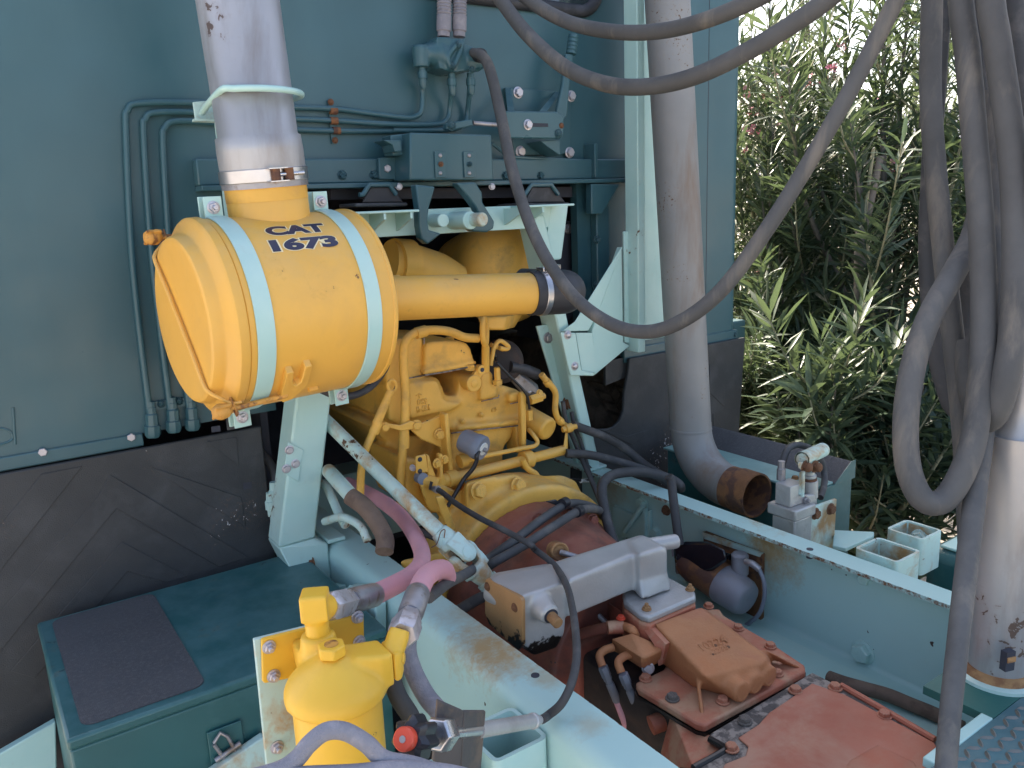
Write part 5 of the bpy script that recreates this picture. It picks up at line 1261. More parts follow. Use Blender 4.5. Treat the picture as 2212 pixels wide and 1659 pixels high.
# ------------------------------------------------------------------ front tyre glimpsed through the cut-away
ty = thing('front_tyre', 'dusty front tyre with zigzag tread behind the right mud flap', 'tyre', (1.95, 2.58, .0))
RT = .56
tc_ = Vector((1.96, 2.58, .645))
MB().lathe(tc_, (1, 0, 0), [(-.16, .30), (-.155, .45), (-.14, .60), (-.12, .628), (.12, .628), (.14, .60), (.155, .45), (.16, .30)], 72, caps=False).build('carcass', 'tread', ty)
MB().lathe(tc_, (1, 0, 0), [(-.10, .0), (-.10, .29), (-.155, .31)], 48, caps=False).build('rim', 'dark', ty)
tread = MB()
for k in range(84):
    a0 = 2 * PI * k / 84
    for j in range(5):
        x0 = -.118 + j * .0485
        za = .022 * (1 if j % 2 else -1)
        vs = []
        for rr2 in (.626, .643):
            for dx, da in ((0, 0 + za), (.042, 0 - za), (.042, .052 - za), (0, .052 + za)):
                a = a0 + da; vs.append(tc_ + Vector((x0 + dx, math.cos(a) * rr2, math.sin(a) * rr2)))
        tread.add(vs, [(3, 2, 1, 0), (4, 5, 6, 7), (0, 1, 5, 4), (1, 2, 6, 5), (2, 3, 7, 6), (3, 0, 4, 7)])
tread.build('tread_blocks', 'tread', ty, kind='stuff')

# ------------------------------------------------------------------ left step box
ZX = CAM.z - .81
sx = thing('step_box', 'teal storage box step with a worn black anti-slip mat on its lid', 'step box', (.33, 1.6, .55))
bx0, bx1, by0, by1 = .042, .612, 1.366, 1.853
MB().box(bx0 + .003, bx1, by0 + .004, by1, .56, ZX - .022).build('body', 'teal_box', sx, bevel=.004)
lidb = MB().box(bx0, bx1, by0, by1, ZX - .021, ZX).build('lid', 'teal_box', sx, bevel=.006)
gp_ = [(x, z) for x, z in rrect(.068, .267, by0 + .022, by1 - .016, .022)]
MB().prism([(x, y, ZX + .0002) for x, y in gp_], (0, 0, .002)).build('anti_slip_mat', 'grip', lidb)
# toggle latch on the front
lt0 = at(vQ(1790, 1170), Y=by0)
tlh = MB(); 
tl = MB().obox(lt0 + Vector((.005, -.008, -.03)), (.045, .010, .05), (Vector((1, 0, 0)), Vector((0, 1, 0)), Vector((0, 0, 1)))).build('toggle_latch', 'teal_box', sx, bevel=.003)
MB().tube([at(vQ(*p), Y=by0 - .012) for p in ((1690, 1130), (1740, 1050), (1800, 1080), (1890, 1250), (1790, 1280), (1690, 1140))], .0035, 8, smooth=False).build('latch_loop', 'steel_dull', tl)
MB().tube([at(vQ(*p), Y=by0 - .012) for p in ((1700, 1270), (1900, 1130))], .005, 10, smooth=False).build('latch_pin', 'steel_dull', tl)
MB().box(lt0.x - .03, lt0.x + .03, by0 - .004, by0 - .0005, lt0.z - .05, lt0.z + .045).build('latch_plate', 'teal_box', tl, bevel=.001)
# mint carrier brackets under the box
cb_ = thing('box_carrier', 'mint carrier bracket holding the step box on the left rail', 'bracket', (.4, 1.3, .55))
MB().prism([at(vQ(*p), Y=by1 - .02) for p in ((-200, 1330), (440, 960), (450, 1330), (250, 1450))], (0, .02, 0)).build('carrier_arm', 'mint', cb_, bevel=.003)
MB().prism([at(vQ(*p), Y=1.34) for p in ((1650, 1380), (2090, 1080), (2110, 1320), (2050, 1420))], (0, .02, 0)).build('carrier_arm', 'mint_worn', cb_, bevel=.003)
MB().box(.0, .66, 1.42, 1.80, .535, .558).build('tray', 'mint', cb_, bevel=.003)
# hinge hardware between box and rail
hw = thing('mount_clamp', 'mint clamp with hex nut between the step box and rail', 'clamp', at(vI(820, 250), X=.64))
MB().prism([at(vI(*p), X=.628) for p in ((640, 150), (725, 165), (730, 215), (690, 190))], (.02, 0, 0)).build('tab', 'mint', hw, bevel=.002)
MB().prism([at(vI(*p), X=.625) for p in ((740, 225), (790, 160), (855, 170), (955, 280), (962, 560), (885, 560), (880, 330))], (.025, 0, 0)).build('plate', 'mint', hw, bevel=.003)
bolt(hw, at(vI(805, 205), X=.625), (-1, 0, .2), .014, 'mint', 'wh')
MB().prism([at(vI(*p), X=.624) for p in ((890, 430), (920, 420), (925, 470), (895, 480))], (.004, 0, 0)).build('slot', 'dark', hw)

# ------------------------------------------------------------------ right storage box
sr = thing('storage_box', 'teal storage box with raised black grip rail beside the exhaust', 'storage box', (1.95, 1.55, .55))
ZR = CAM.z - .785
rx0, rxE, ry0, ry1 = 1.835, at(vJ(1225, 402), Z=ZR + .02).x, at(vJ(1225, 402), Z=ZR + .02).y, 1.80
MB().box(rx0, rxE, ry0, ry1, .45, ZR - .002).build('body', 'teal_box', sr, bevel=.004)
MB().box(rx0 - .02, rxE - .09, ry0 - .0, ry1, ZR - .0015, ZR + .006).build('lid', 'teal_pale', sr, bevel=.003)
MB().prism([(rxE - .088, ry0 - .003, ZR - .0015), (rxE + .001, ry0 - .003, ZR - .0015), (rxE + .001, ry0 - .003, ZR + .045), (rxE - .014, ry0 - .003, ZR + .045)], (0, ry1 - ry0 - .02, 0)).build('grip_rail', 'grip', sr, bevel=.002)
MB().prism([(rxE - .094, ry0 - .006, ZR - .003), (rxE + .004, ry0 - .006, ZR - .003), (rxE + .004, ry0 - .006, ZR + .050), (rxE - .016, ry0 - .006, ZR + .050)], (0, .0025, 0)).build('rail_end', 'teal_box', sr)

# ------------------------------------------------------------------ fuel filter
YFi = .95
ff = thing('fuel_filter', 'bright yellow canister fuel filter with domed head and hex plug', 'fuel filter', (.345, YFi, .8))
fc_ = at(vI(705, 780), Y=YFi); fz = fc_.z
def fI(x, y, Y=YFi): return at(vI(x, y), Y=Y)
xc = (fI(410, 800).x + fI(1010, 800).x) / 2 + .002
ctr = Vector((xc, YFi + .01, fz))
RFt = .0665
fh = MB()
fh.lathe(ctr, (0, 0, 1), [(-.020, RFt - .002), (-.017, RFt + .003), (-.004, RFt + .003), (.004, RFt), (.012, RFt - .006), (.022, RFt - .017), (.032, RFt - .031), (.040, RFt - .045), (.044, .012), (.0445, 0)], 48)
# rear lug to the bracket, inlet tower and outlet arm
fh.hull([ctr + Vector((dx, .055, dz)) for dx in (-.03, .03) for dz in (-.015, .03)] + [ctr + Vector((dx, .112, dz)) for dx in (-.02, .02) for dz in (-.012, .02)])
tw = fI(615, 520, YFi + .05)
fh.lathe(Vector((tw.x, YFi + .055, ctr.z + .0)), (0, 0, 1), [(0, .029), (tw.z - ctr.z + .012, .0245), (tw.z - ctr.z + .016, .021)], 24)
oa = fI(1010, 640, YFi - .01)
fh.hull([ctr + Vector((.02, -.03 + d, e)) for d in (0, .05) for e in (-.0, .042)] + [oa + Vector((d, e, g_)) for d in (-.012, .004) for e in (-.024, .024) for g_ in (-.022, .026)])
fhead = fh.build('head', 'yellow_filter', ff, remesh=.0034, smooth=8)
MB().lathe(ctr, (0, 0, -1), [(.012, RFt - .0065), (.23, RFt - .0065), (.236, RFt - .010)], 48).build('canister', 'yellow_filter', ff)
hx = [Vector((math.cos(i*PI/3 + .3), math.sin(i*PI/3 + .3), 0)) for i in range(6)]
tz = ctr + Vector((-.002, -.003, .043))
plug = MB().frustum([tz + h_ * .0195 for h_ in hx], [tz + h_ * .0195 + Vector((0, 0, .016)) for h_ in hx]).build('hex_plug', 'yellow_filter', ff, bevel=.002)
MB().lathe(tz + Vector((0, 0, .0162)), (0, 0, 1), [(0, .0095), (.0012, .0092), (.0012, .007)], 20).build('plug_recess', 'yellow_rust', plug)
# mount plates
YPl = YFi + .115
mp = MB().prism([at(vI(*p), Y=YPl) for p in ((255, 490), (280, 480), (885, 330), (890, 560), (880, 640), (275, 760), (262, 745))], (0, .006, 0)).build('mount_plate', 'yellow_filter', ff, bevel=.002)
bk = MB().prism([at(vI(*p), Y=YPl + .007) for p in ((208, 490), (880, 325), (895, 640), (960, 1400), (300, 1400), (240, 800))], (0, .007, 0)).build('back_plate', 'mint_worn', ff, bevel=.0015)
for p in ((302, 535), (330, 712), (845, 350), (855, 500)): bolt(mp, at(vI(*p), Y=YPl - .001), (0, -1, 0), .0078, 'zinc', 'whs')
bolt(bk, at(vI(350, 1150), Y=YPl + .006), (0, -1, 0), .0078, 'zinc', 'whs')
# inlet elbow cube and stub
i0 = Vector((tw.x, YFi + .055, tw.z + .016))
ec = i0 + Vector((0, 0, .042))
ib = MB(); ib.lathe(i0 - Vector((0, 0, .006)), (0, 0, 1), [(0, .0165), (.03, .0165)], 20); ib.obox(ec, (.037, .037, .040), (Vector((1, -.55, 0)), Vector((.55, 1, 0)), Vector((0, 0, 1))))
hd1 = (at(vI(760, 310), Y=1.04) - ec).normalized()
ib.lathe(ec, hd1, [(0, .0185), (.03, .0185), (.034, .016)], 20)
ib.build('inlet_elbow', 'yellow_filter', ff, remesh=.0028, smooth=9)
# outlet elbow
of = fI(1080, 600, YFi - .01)
ob_ = MB().hull([oa + Vector((.003 + d, e, g_)) for d in (.002, .012) for e in (-.022, .022) for g_ in (-.02, .022)] + [of + Vector((d, e, g_)) for d in (-.01, .004) for e in (-.016, .016) for g_ in (-.014, .016)])
oe = fI(1105, 520, YFi - .005)
ob_.lathe(of + Vector((-.006, 0, .004)), (oe - of), [(0, .0155), ((oe - of).length + .01, .016), ((oe - of).length + .02, .014)], 20)
ob_.build('outlet_elbow', 'yellow_filter', ff, remesh=.0028, smooth=5)
bolt(ff, fI(1105, 605, YFi - .02), (.8, -.6, 0), .008, 'yellow_filter', 'wh')

# ------------------------------------------------------------------ pink hoses to the filter
def hose_thing(name, label, cat, P, r, mat, fits=(), n=16, seg=8, group=None):
    t = thing(name, label, cat, P[0], group)
    MB().tube(P, r, n, seg=seg).build('hose', mat, t)
    return t
def crimp(par, a, b_, r, mats=('steel_dull', 'zinc')):
    d = (b_ - a); L = d.length
    MB().lathe(a, d, [(0, r * 1.0), (.002, r * 1.12), (L * .48, r * 1.12), (L * .5, r * 1.0), (L * .55, r * .95)], 24).build('ferrule', mats[0], par)
    MB().lathe(a + d * .55, d, [(0, r * .95), (L * .06, r * .95), (L * .065, r * 1.15), (L * .16, r * 1.15), (L * .17, r * .95)], 6).build('collar_nut', mats[1], par)
    MB().lathe(a + d * .70, d, [(0, r * 1.0), (L * .02, r * 1.3), (L * .27, r * 1.3), (L * .30, r * 1.1)], 6).build('swivel_nut', mats[1], par)
r_h = .0175
s_a = at(vI(945, 215), Y=1.14); s_n = ec + hd1 * .03
ph = hose_thing('fuel_hose', 'longer pink fuel hose looping from the inlet elbow back beside the engine', 'hose',
    [s_a - (s_a - s_n) * .3, s_a, at(vI(1080, 150), Y=1.20), at(vI(1180, 90), Y=1.26), at(vG(640, 1290), Y=1.34), at(vG(640, 1180), Y=1.42), at(vG(560, 1020), Y=1.52), at(vG(440, 880), Y=1.62), at(vG(280, 770), Y=1.74), at(vG(60, 660), Y=1.90)], r_h, 'pink')
crimp(ph, s_a, s_n, r_h)
t_a = at(vI(1215, 205), Y=1.06); t_n = oe + (oe - of).normalized() * .012
ph2 = hose_thing('fuel_hose', 'shorter pink fuel hose arching from the outlet elbow over the rail', 'hose',
    [t_a - (t_a - t_n) * .3, t_a, at(vI(1260, 110), Y=1.11), at(vI(1320, 65), Y=1.16), at(vI(1375, 60), Y=1.20), at(vI(1395, 105), Y=1.23)], r_h, 'pink')
crimp(ph2, t_a, t_n, r_h)

# ------------------------------------------------------------------ other hoses near the engine
def H(name, label, v, P, r, mat, cat='hose', group=None, n=14, seg=8):
    q = []
    for p in P:
        x, y, k, val = p
        q.append(at(v(x, y), **{k: val}))
    o = MB().tube(q, r, n, seg=seg).build(name, mat)
    return tag(o, label, cat, group)
H('coolant_hose', 'frayed tan hose end pushed over a mint pipe behind the left leg', vG, [(80, 760, 'Y', 1.60), (200, 850, 'Y', 1.56), (300, 980, 'Y', 1.52), (355, 1100, 'Y', 1.49), (350, 1200, 'Y', 1.47)], .0195, 'tan_hose')
H('coolant_pipe', 'chipped mint pipe running into the tan hose', vG, [(-90, 560, 'Y', 1.78), (0, 660, 'Y', 1.66), (95, 765, 'Y', 1.595)], .017, 'mint_worn', 'pipe')
H('air_pipe', 'thin pale pipe curving over the left rail by the leg foot', vG, [(-120, 960, 'Y', 1.70), (0, 925, 'Y', 1.62), (90, 950, 'Y', 1.58), (170, 1010, 'Y', 1.54), (215, 1110, 'Y', 1.51)], .009, 'mint_worn', 'pipe')
H('return_hose', 'black hose crossing the left rail under the pink hoses', vG, [(700, 1560, 'Y', 1.12), (860, 1440, 'Y', 1.22), (1000, 1370, 'Y', 1.32), (1150, 1270, 'Y', 1.42), (1350, 1130, 'Y', 1.40), (1600, 940, 'Y', 1.44), (1780, 830, 'Y', 1.47), (1900, 820, 'Y', 1.50), (2040, 870, 'Y', 1.56), (2060, 960, 'Y', 1.66)], .0105, 'rubber_hose')
H('return_hose', 'grey-black hose lying parallel over the bell housing, clipped beside the other', vG, [(1150, 1330, 'Y', 1.40), (1240, 1270, 'Y', 1.38), (1450, 1150, 'Y', 1.38), (1700, 990, 'Y', 1.40), (1880, 880, 'Y', 1.42), (1980, 860, 'Y', 1.46), (2055, 880, 'Y', 1.52), (2090, 960, 'Y', 1.62)], .0105, 'rubber_hose')
hcl = thing('hose_clip', 'pair of black plastic clips holding two hoses on the bell housing', 'clip', at(vG(1780, 800), Y=1.46))
for (x, y, yy, dx, dy) in ((1770, 815, 1.466, 110, -60), (1885, 880, 1.418, 110, -40)):
    c = at(vG(x, y), Y=yy); d = at(vG(x + dx, y + dy), Y=yy + .025) - c
    MB().lathe(c - d.normalized() * .01, d, [(0, .0135), (.02, .0135)], 16).build('clip_ring', 'black_plastic', hcl)
MB().hull([at(vG(x, y), Y=yy) for x, y in ((1620, 800), (1700, 785), (1760, 830), (1860, 870), (1780, 860)) for yy in (1.47, 1.49)]).build('clip_base', 'black_plastic', hcl, bevel=.003)
H('filter_drain_hose', 'black hose dropping behind the outlet elbow toward the knob', vI, [(1100, 400, 'Y', 1.03), (1060, 520, 'Y', 1.02), (1050, 680, 'Y', 1.0), (1090, 830, 'Y', .98), (1170, 960, 'Y', .97), (1200, 1060, 'Y', .97)], .0135, 'rubber')
H('rail_hose', 'braided black hose running down the outer face of the left rail', vI, [(1180, 380, 'Y', 1.06), (1150, 540, 'Y', 1.05), (1190, 690, 'Y', 1.03), (1270, 840, 'Y', 1.0), (1345, 930, 'Y', .97), (1380, 1010, 'Y', .96)], .0145, 'braid')
H('cross_hose', 'black hose sloping down beside the rusty end plate', vH, [(-220, 760, 'Z', .93), (0, 620, 'Z', .93), (170, 525, 'Z', .93), (330, 480, 'Z', .90)], .0125, 'rubber_hose')
H('engine_wire', 'thin black cable along the engine side under the mint shaft', vG, [(550, 1000, 'Y', 1.6), (660, 1050, 'Y', 1.57), (790, 1105, 'Y', 1.54), (900, 1160, 'Y', 1.53)], .008, 'rubber_black', 'cable')
H('switch_lead', 'black looped lead from the grey switch with white print', vT, [(1100, 380, 'Y', 1.655), (1065, 440, 'Y', 1.645), (1060, 520, 'Y', 1.645), (1010, 620, 'Y', 1.65), (900, 750, 'Y', 1.66), (800, 920, 'Y', 1.655), (700, 1085, 'Y', 1.65)], .0055, 'wire', 'cable')
H('sender_wire', 'thin black wire from the engine senders down past the oil can', vR, [(600, 190, 'Y', 1.79), (660, 330, 'Y', 1.79), (690, 420, 'Y', 1.765), (900, 650, 'Y', 1.755), (1130, 880, 'Y', 1.745), (1240, 1040, 'Y', 1.74), (1280, 1270, 'Y', 1.745)], .0038, 'wire', 'cable')
H('loom_wire', 'thin wire loop with a white sleeve behind the flywheel housing', vM, [(0, 1080, 'Y', 1.70), (200, 1090, 'Y', 1.72), (400, 1110, 'Y', 1.74), (480, 1090, 'Y', 1.76), (490, 1030, 'Y', 1.77), (420, 950, 'Y', 1.78), (320, 880, 'Y', 1.79)], .004, 'wire', 'cable')
tag(MB().tube([at(vM(375, 1116), Y=1.735), at(vM(455, 1110), Y=1.755)], .006, 10, smooth=False).build('wire_sleeve', 'white_trim'), 'short white sleeve on the wire loop behind the flywheel', 'sleeve')
H('loom_wire', 'black cable running down the right leg from the yellow ball joint', vM, [(210, 380, 'Y', 1.77), (240, 560, 'Y', 1.765), (330, 780, 'Y', 1.76), (400, 950, 'Y', 1.74), (480, 1130, 'Y', 1.70), (560, 1330, 'Y', 1.64)], .0065, 'rubber', 'cable')
H('loom_wire', 'second black cable beside the first along the right leg channel', vM, [(290, 480, 'Y', 1.775), (320, 620, 'Y', 1.77), (380, 770, 'Y', 1.765), (430, 950, 'Y', 1.745), (470, 1080, 'Y', 1.72), (540, 1260, 'Y', 1.66)], .006, 'rubber', 'cable')
# hoses over the right rail
H('air_hose', 'upper black hose from the ball joint sagging over the right rail', vM, [(300, 600, 'Y', 1.74), (420, 640, 'Y', 1.74), (620, 720, 'Y', 1.73), (800, 830, 'Y', 1.72), (960, 960, 'Y', 1.68), (1100, 1050, 'Y', 1.62), (1220, 1100, 'Y', 1.57), (1290, 1150, 'Y', 1.55), (1300, 1190, 'Y', 1.56)], .0125, 'rubber')
H('air_hose', 'middle black hose running under the upper one across the right rail', vM, [(240, 860, 'Y', 1.72), (420, 870, 'Y', 1.70), (600, 905, 'Y', 1.68), (800, 960, 'Y', 1.65), (1000, 1030, 'Y', 1.61), (1150, 1110, 'Y', 1.56), (1230, 1170, 'Y', 1.54)], .0125, 'rubber')
H('air_hose', 'black hose looping over the right rail and dropping inside it', vM, [(1200, 1110, 'Y', 1.53), (1100, 1060, 'Y', 1.54), (900, 1030, 'Y', 1.56), (700, 1050, 'Y', 1.57), (600, 1110, 'Y', 1.56), (570, 1200, 'Y', 1.545), (600, 1400, 'Y', 1.51), (640, 1560, 'Y', 1.47), (690, 1720, 'Y', 1.44)], .0135, 'rubber')
H('air_hose', 'short black hose hanging straight down over the rail edge', vM, [(1185, 1070, 'Y', 1.40), (1210, 1120, 'Y', 1.395), (1225, 1250, 'Y', 1.38), (1250, 1450, 'Y', 1.36), (1285, 1700, 'Y', 1.34)], .0115, 'rubber')
# pale hoses with crimped ends under the shift valve
for dx, dy, lab in ((0, 0, 'pale pink air hose with crimped end, farther from the flange bolt'), (140, 50, 'pale pink air hose with crimped end, nearer the flange bolt')):
    t = thing('shift_air_hose', lab, 'hose', at(vH(1000 + dx, 1050 + dy), Z=.86), 'air hoses under the shift valve')
    a, b_ = at(vH(1085 + dx, 1250 + dy), Z=.79), at(vH(985 + dx, 1010 + dy), Z=.882)
    crimp(t, a, b_, .0078, ('grey_can', 'grey_can'))
    MB().tube([a + (b_ - a) * .3, a, at(vH(1130 + dx, 1370 + dy), Z=.76), at(vH(1170 + dx, 1480 + dy), Z=.72), at(vH(1200 + dx, 1600 + dy), Z=.66)], .0078, 14).build('hose', 'pink', t)

# ------------------------------------------------------------------ stop cable with red button
st_ = thing('stop_cable', 'engine stop cable with red-buttoned black knob through a bent steel bracket', 'control cable', at(vI(1470, 1278), Y=.80))
YK = .80
br = MB()
brp0 = [at(vI(*p), Y=YK) for p in ((1340, 860), (1500, 930), (1480, 1290), (1310, 1240))]
br.prism(brp0, (0, .006, 0))
b2a, b2b = at(vI(1500, 930), Y=YK), at(vI(1480, 1290), Y=YK)
b3a, b3b = at(vI(1635, 930), Y=YK + .02), at(vI(1605, 1300), Y=YK + .02)
br.prism([b2a, b3a, b3b, b2b], (0, .006, 0))
br.build('bracket', 'steel_dark', st_, bevel=.002)
kc = at(vI(1360, 1070), Y=YK - .012); kt = at(vI(1135, 1100), Y=YK - .050)
kd = (kt - kc).normalized()
MB().lathe(kc - kd * .012, kd, [(0, .0205), (.005, .0215), (.024, .0215), (.028, .019)], 6).build('lock_nut', 'steel', st_, bevel=.001)
kb = MB().lathe(kc + kd * .012, kd, [(0, .011), (.02, .013), (.04, .015), (.05, .015)], 24)
Lk = (kt - kc).length
kprof = []
sidek = kd.orthogonal().normalized(); upk = kd.cross(sidek)
star = []
for k in range(42):
    a = 2*PI*k/42; rr2 = .0225 + .0035 * math.cos(7 * a); star.append((math.cos(a) * rr2, math.sin(a) * rr2))
def sp_(t, s): return [kc + kd * t + sidek * x * s + upk * y * s for x, y in star]
kb.frustum(sp_(Lk - .045, .7), sp_(Lk - .038, 1.0)); kb.frustum(sp_(Lk - .038, 1.0), sp_(Lk - .014, 1.0)); kb.frustum(sp_(Lk - .014, 1.0), sp_(Lk - .006, .75))
kb.build('knob', 'black_plastic', st_)
rbn = MB().lathe(kc + kd * (Lk - .006), kd, [(0, .0135), (.009, .0135), (.011, .0118)], 32).build('red_button', 'red_plastic', st_)
MB().lathe(kc + kd * (Lk + .0049), kd, [(0, .0042), (.0008, .0040)], 14).build('button_centre', 'steel', rbn)
c0_, c1_ = at(vI(1625, 1040), Y=YK + .028), at(vI(1950, 985), Y=YK + .075)
MB().tube([kc - kd * .01, c0_], .0085, 12, smooth=False).build('shank', 'steel', st_)
MB().lathe(c0_ - (c1_ - c0_) * .1, c1_ - c0_, [(0, .0105), ((c1_ - c0_).length * .98, .0105), ((c1_ - c0_).length * .99, .0118), ((c1_ - c0_).length * 1.03, .0118), ((c1_ - c0_).length * 1.04, .0078), ((c1_ - c0_).length * 1.14, .0070)], 18).build('sleeve', 'alu', st_)
cab_p = [c1_ + (c1_ - c0_) * .10, at(vH(610, 1350), Z=1.008), at(vH(700, 1270), Z=1.03), at(vH(770, 1130), Z=1.055), at(vH(805, 960), Z=1.075), at(vH(800, 780), Z=1.082), at(vH(775, 600), Z=1.080), at(vH(735, 450), Z=1.075), at(vH(650, 310), Z=1.068), at(vH(520, 205), Z=1.066), at(vG(1500, 1140), Y=1.29), at(vG(1300, 1030), Y=1.38), at(vG(1100, 930), Y=1.47), at(vG(920, 820), Y=1.57), at(vG(820, 740), Y=1.63), at(vG(750, 695), Y=1.665)]
MB().tube(cab_p, .0068, 12, seg=8).build('cable', 'rubber', st_)
d_ = (cab_p[-1] - cab_p[-2]).normalized()
MB().lathe(cab_p[-1] - d_ * .012, d_, [(0, .010), (.03, .010), (.032, .005)], 14).build('cable_end', 'zinc', st_)
MB().tube([cab_p[-1], at(vG(665, 610), Y=1.685)], .002, 6, smooth=False).build('inner_wire', 'steel_dull', st_)
MB().hull([at(vG(x, y), Y=yy) for x, y in ((712, 640), (735, 650), (715, 715), (700, 705)) for yy in (1.655, 1.668)]).build('cable_clamp', 'black_plastic', st_)

# ------------------------------------------------------------------ square sockets along the rails
def socket(name, label, x0, x1, y0, y1, zt, zb, group=None):
    t = thing(name, label, 'socket', ((x0 + x1) / 2, (y0 + y1) / 2, zb), group)
    w_ = .007
    o = MB(); r = .013
    out = rrect(x0, x1, y0, y1, r, 4); inn = rrect(x0 + w_, x1 - w_, y0 + w_, y1 - w_, r * .6, 4)
    n = len(out)
    vs = [(x, y, zt) for x, y in out] + [(x, y, zt) for x, y in inn] + [(x, y, zb) for x, y in out] + [(x, y, zb + .0) for x, y in inn]
    fs = []
    for i in range(n):
        j = (i + 1) % n
        fs += [(i, j, n + j, n + i), (i, 2*n + i, 2*n + j, j), (n + i, n + j, 3*n + j, 3*n + i), (2*n + i, 3*n + i, 3*n + j, 2*n + j)]
    o.add(vs, fs)
    o.build('tube', 'mint_worn' if 'rust' in label else 'mint', t)
    MB().box(x0 + w_, x1 - w_, y0 + w_, y1 - w_, zb, zb + .01).build('floor', 'rust', t)
    if 'rust' in label:
        MB().box(x0 + .010, x1 - .010, y1 - w_ - .0012, y1 - w_ + .001, zb + .011, zt - .004).build('liner', 'mint_rust', t)
        MB().box(x1 - w_ - .0012, x1 - w_ + .001, y0 + .010, y1 - .010, zb + .011, zt - .004).build('liner', 'mint_rust', t)
    return t
sk1 = socket('stake_socket', 'pale mint square steel socket bolted beside the stop cable sleeve', .552, .652, .888, .988, .98, .82)
bolt(sk1, Vector((.645, .94, .90)), (-1, 0, 0), .016, 'mint', 'wh')
sk2 = socket('stake_socket', 'pale mint square socket under the red-buttoned knob', .445, .535, .90, .985, .955, .78)
sk3 = socket('stake_socket', 'rust-stained mint square socket against the outer face of the right rail', 1.582, 1.678, .868, .972, 1.0, .80)
sk4 = socket('stake_socket', 'rust-stained mint square socket with a big hex bolt inside', 1.736, 1.825, .898, .988, 1.0, .91)
bolt(sk4, Vector((1.815, .945, .965)), (-1, -.1, .2), .019, 'mint_worn', 'whs')
# flat mint gusset and far tank beyond the sockets
gz_ = thing('rail_gusset', 'flat pale triangular gusset plate behind the sockets', 'gusset', (1.75, 1.12, .85))
MB().prism([at(vV(*p), Z=.90) for p in ((620, 920), (955, 935), (955, 965), (720, 1075), (610, 1050))], (0, 0, -.01)).build('plate', 'mint', gz_, bevel=.002)
MB().box(1.575, 1.62, 1.07, 1.16, .80, .889).build('root', 'mint', gz_)
tk = thing('side_tank', 'teal side tank with pale top beyond the rusty sockets', 'tank', (2.05, .7, .4))
MB().box(1.86, 2.3, .30, .96, .42, .93).build('shell', 'teal_box', tk, bevel=.03)
MB().box(1.88, 2.28, .32, .93, .9302, .938).build('top_plate', 'mint', tk, bevel=.003)

# ------------------------------------------------------------------ hand pump for tilting the cab
hp_ = thing('hand_pump', 'aluminium cab-tilt hand pump with a rusty handle socket', 'pump', (1.68, 1.2, .85))
YH = 1.22
cpb = at(vV(258, 562), X=1.645)
cpl = at(vV(130, 520), X=1.645)
MB().box(1.645, 1.70, cpb.y, cpl.y, cpb.z - .055, cpb.z).build('valve_block', 'alu', hp_, bevel=.002)
cp2 = at(vV(340, 740), X=1.655); cp3 = at(vV(100, 650), X=1.655)
MB().box(1.636, 1.72, cp2.y, cp3.y, cpb.z - .085, cpb.z - .0555).build('pump_flange', 'alu', hp_, bevel=.004)
MB().box(1.642, 1.715, cp2.y + .006, cp3.y - .012, .86, cpb.z - .0856).build('pump_body', 'alu', hp_, bevel=.004)
pc0, pc1 = at(vV(415, 640), Y=YH - .01), at(vV(415, 430), Y=YH - .01)
MB().lathe(pc0, pc1 - pc0, [(0, .021), (.045, .021), (.047, .017), (.06, .017), (.062, .013), ((pc1 - pc0).length, .013)], 22).build('cylinder', 'alu', hp_)
MB().lathe(pc0 + (pc1 - pc0) * .6, pc1 - pc0, [(0, .0185), (.012, .0185)], 22).build('gland', 'rust', hp_)
lug = MB().hull([at(vV(*p), Y=YH - .03) for p in ((335, 625), (470, 615), (480, 720), (370, 760), (330, 700))] + [at(vV(*p), Y=YH + .02) for p in ((335, 625), (470, 615), (480, 720), (370, 760), (330, 700))]).build('pivot_lug', 'alu', hp_, bevel=.006)
bolt(lug, at(vV(372, 668), Y=YH - .03), (0, -1, 0), .010, 'steel_dull', 'whs')
MB().tube([at(vV(330, 620), Y=YH - .03), at(vV(350, 440), Y=YH - .03)], .0055, 10, smooth=False).build('link', 'mint_worn', hp_)
MB().tube([at(vV(352, 640), Y=YH - .035), at(vV(360, 430), Y=YH - .035)], .0055, 10, smooth=False).build('link', 'mint_worn', hp_)
sk_a, sk_b = at(vV(350, 330), Y=YH - .02), at(vV(525, 250), Y=YH + .02)
skd = (sk_b - sk_a).normalized()
MB().lathe(sk_a, skd, [(0, .019), ((sk_b - sk_a).length, .019), ((sk_b - sk_a).length, .015), (.002, .015), (.002, 0)], 24, caps=False).build('handle_socket', 'mint_worn', hp_)
kn = MB().hull([at(vV(*p), Y=YH - .03) for p in ((310, 350), (400, 350), (410, 420), (370, 440), (315, 400))] + [at(vV(*p), Y=YH + .01) for p in ((400, 340), (510, 350), (470, 410), (410, 440))]).build('handle_yoke', 'mint_worn', hp_, bevel=.005)
for p in ((378, 390), (460, 390)): bolt(kn, at(vV(*p), Y=YH - .03), (0, -1, 0), .0125, 'rust', 'whr')
pl_ = MB().prism([at(vV(*p), Y=YH - .045) for p in ((372, 755), (645, 660), (620, 1080), (335, 1000))], (0, .008, 0)).build('mount_plate', 'mint_rust', hp_, bevel=.002)
for p in ((462, 785), (590, 745)): bolt(pl_, at(vV(*p), Y=YH - .045), (0, -1, 0), .0125, 'rust', 'wh')
MB().tube([at(vV(185, 500), Y=YH + .02), at(vV(178, 440), Y=YH + .02), at(vV(190, 360), Y=YH + .03), at(vV(230, 250), Y=YH + .05), at(vV(310, 210), Y=YH + .06), at(vV(420, 240), Y=YH + .07), at(vV(510, 340), Y=YH + .07), at(vV(540, 450), Y=YH + .06), at(vV(535, 560), Y=YH + .03), at(vV(505, 650), Y=YH + .01)], .0088, 12).build('hose', 'rubber', hp_)
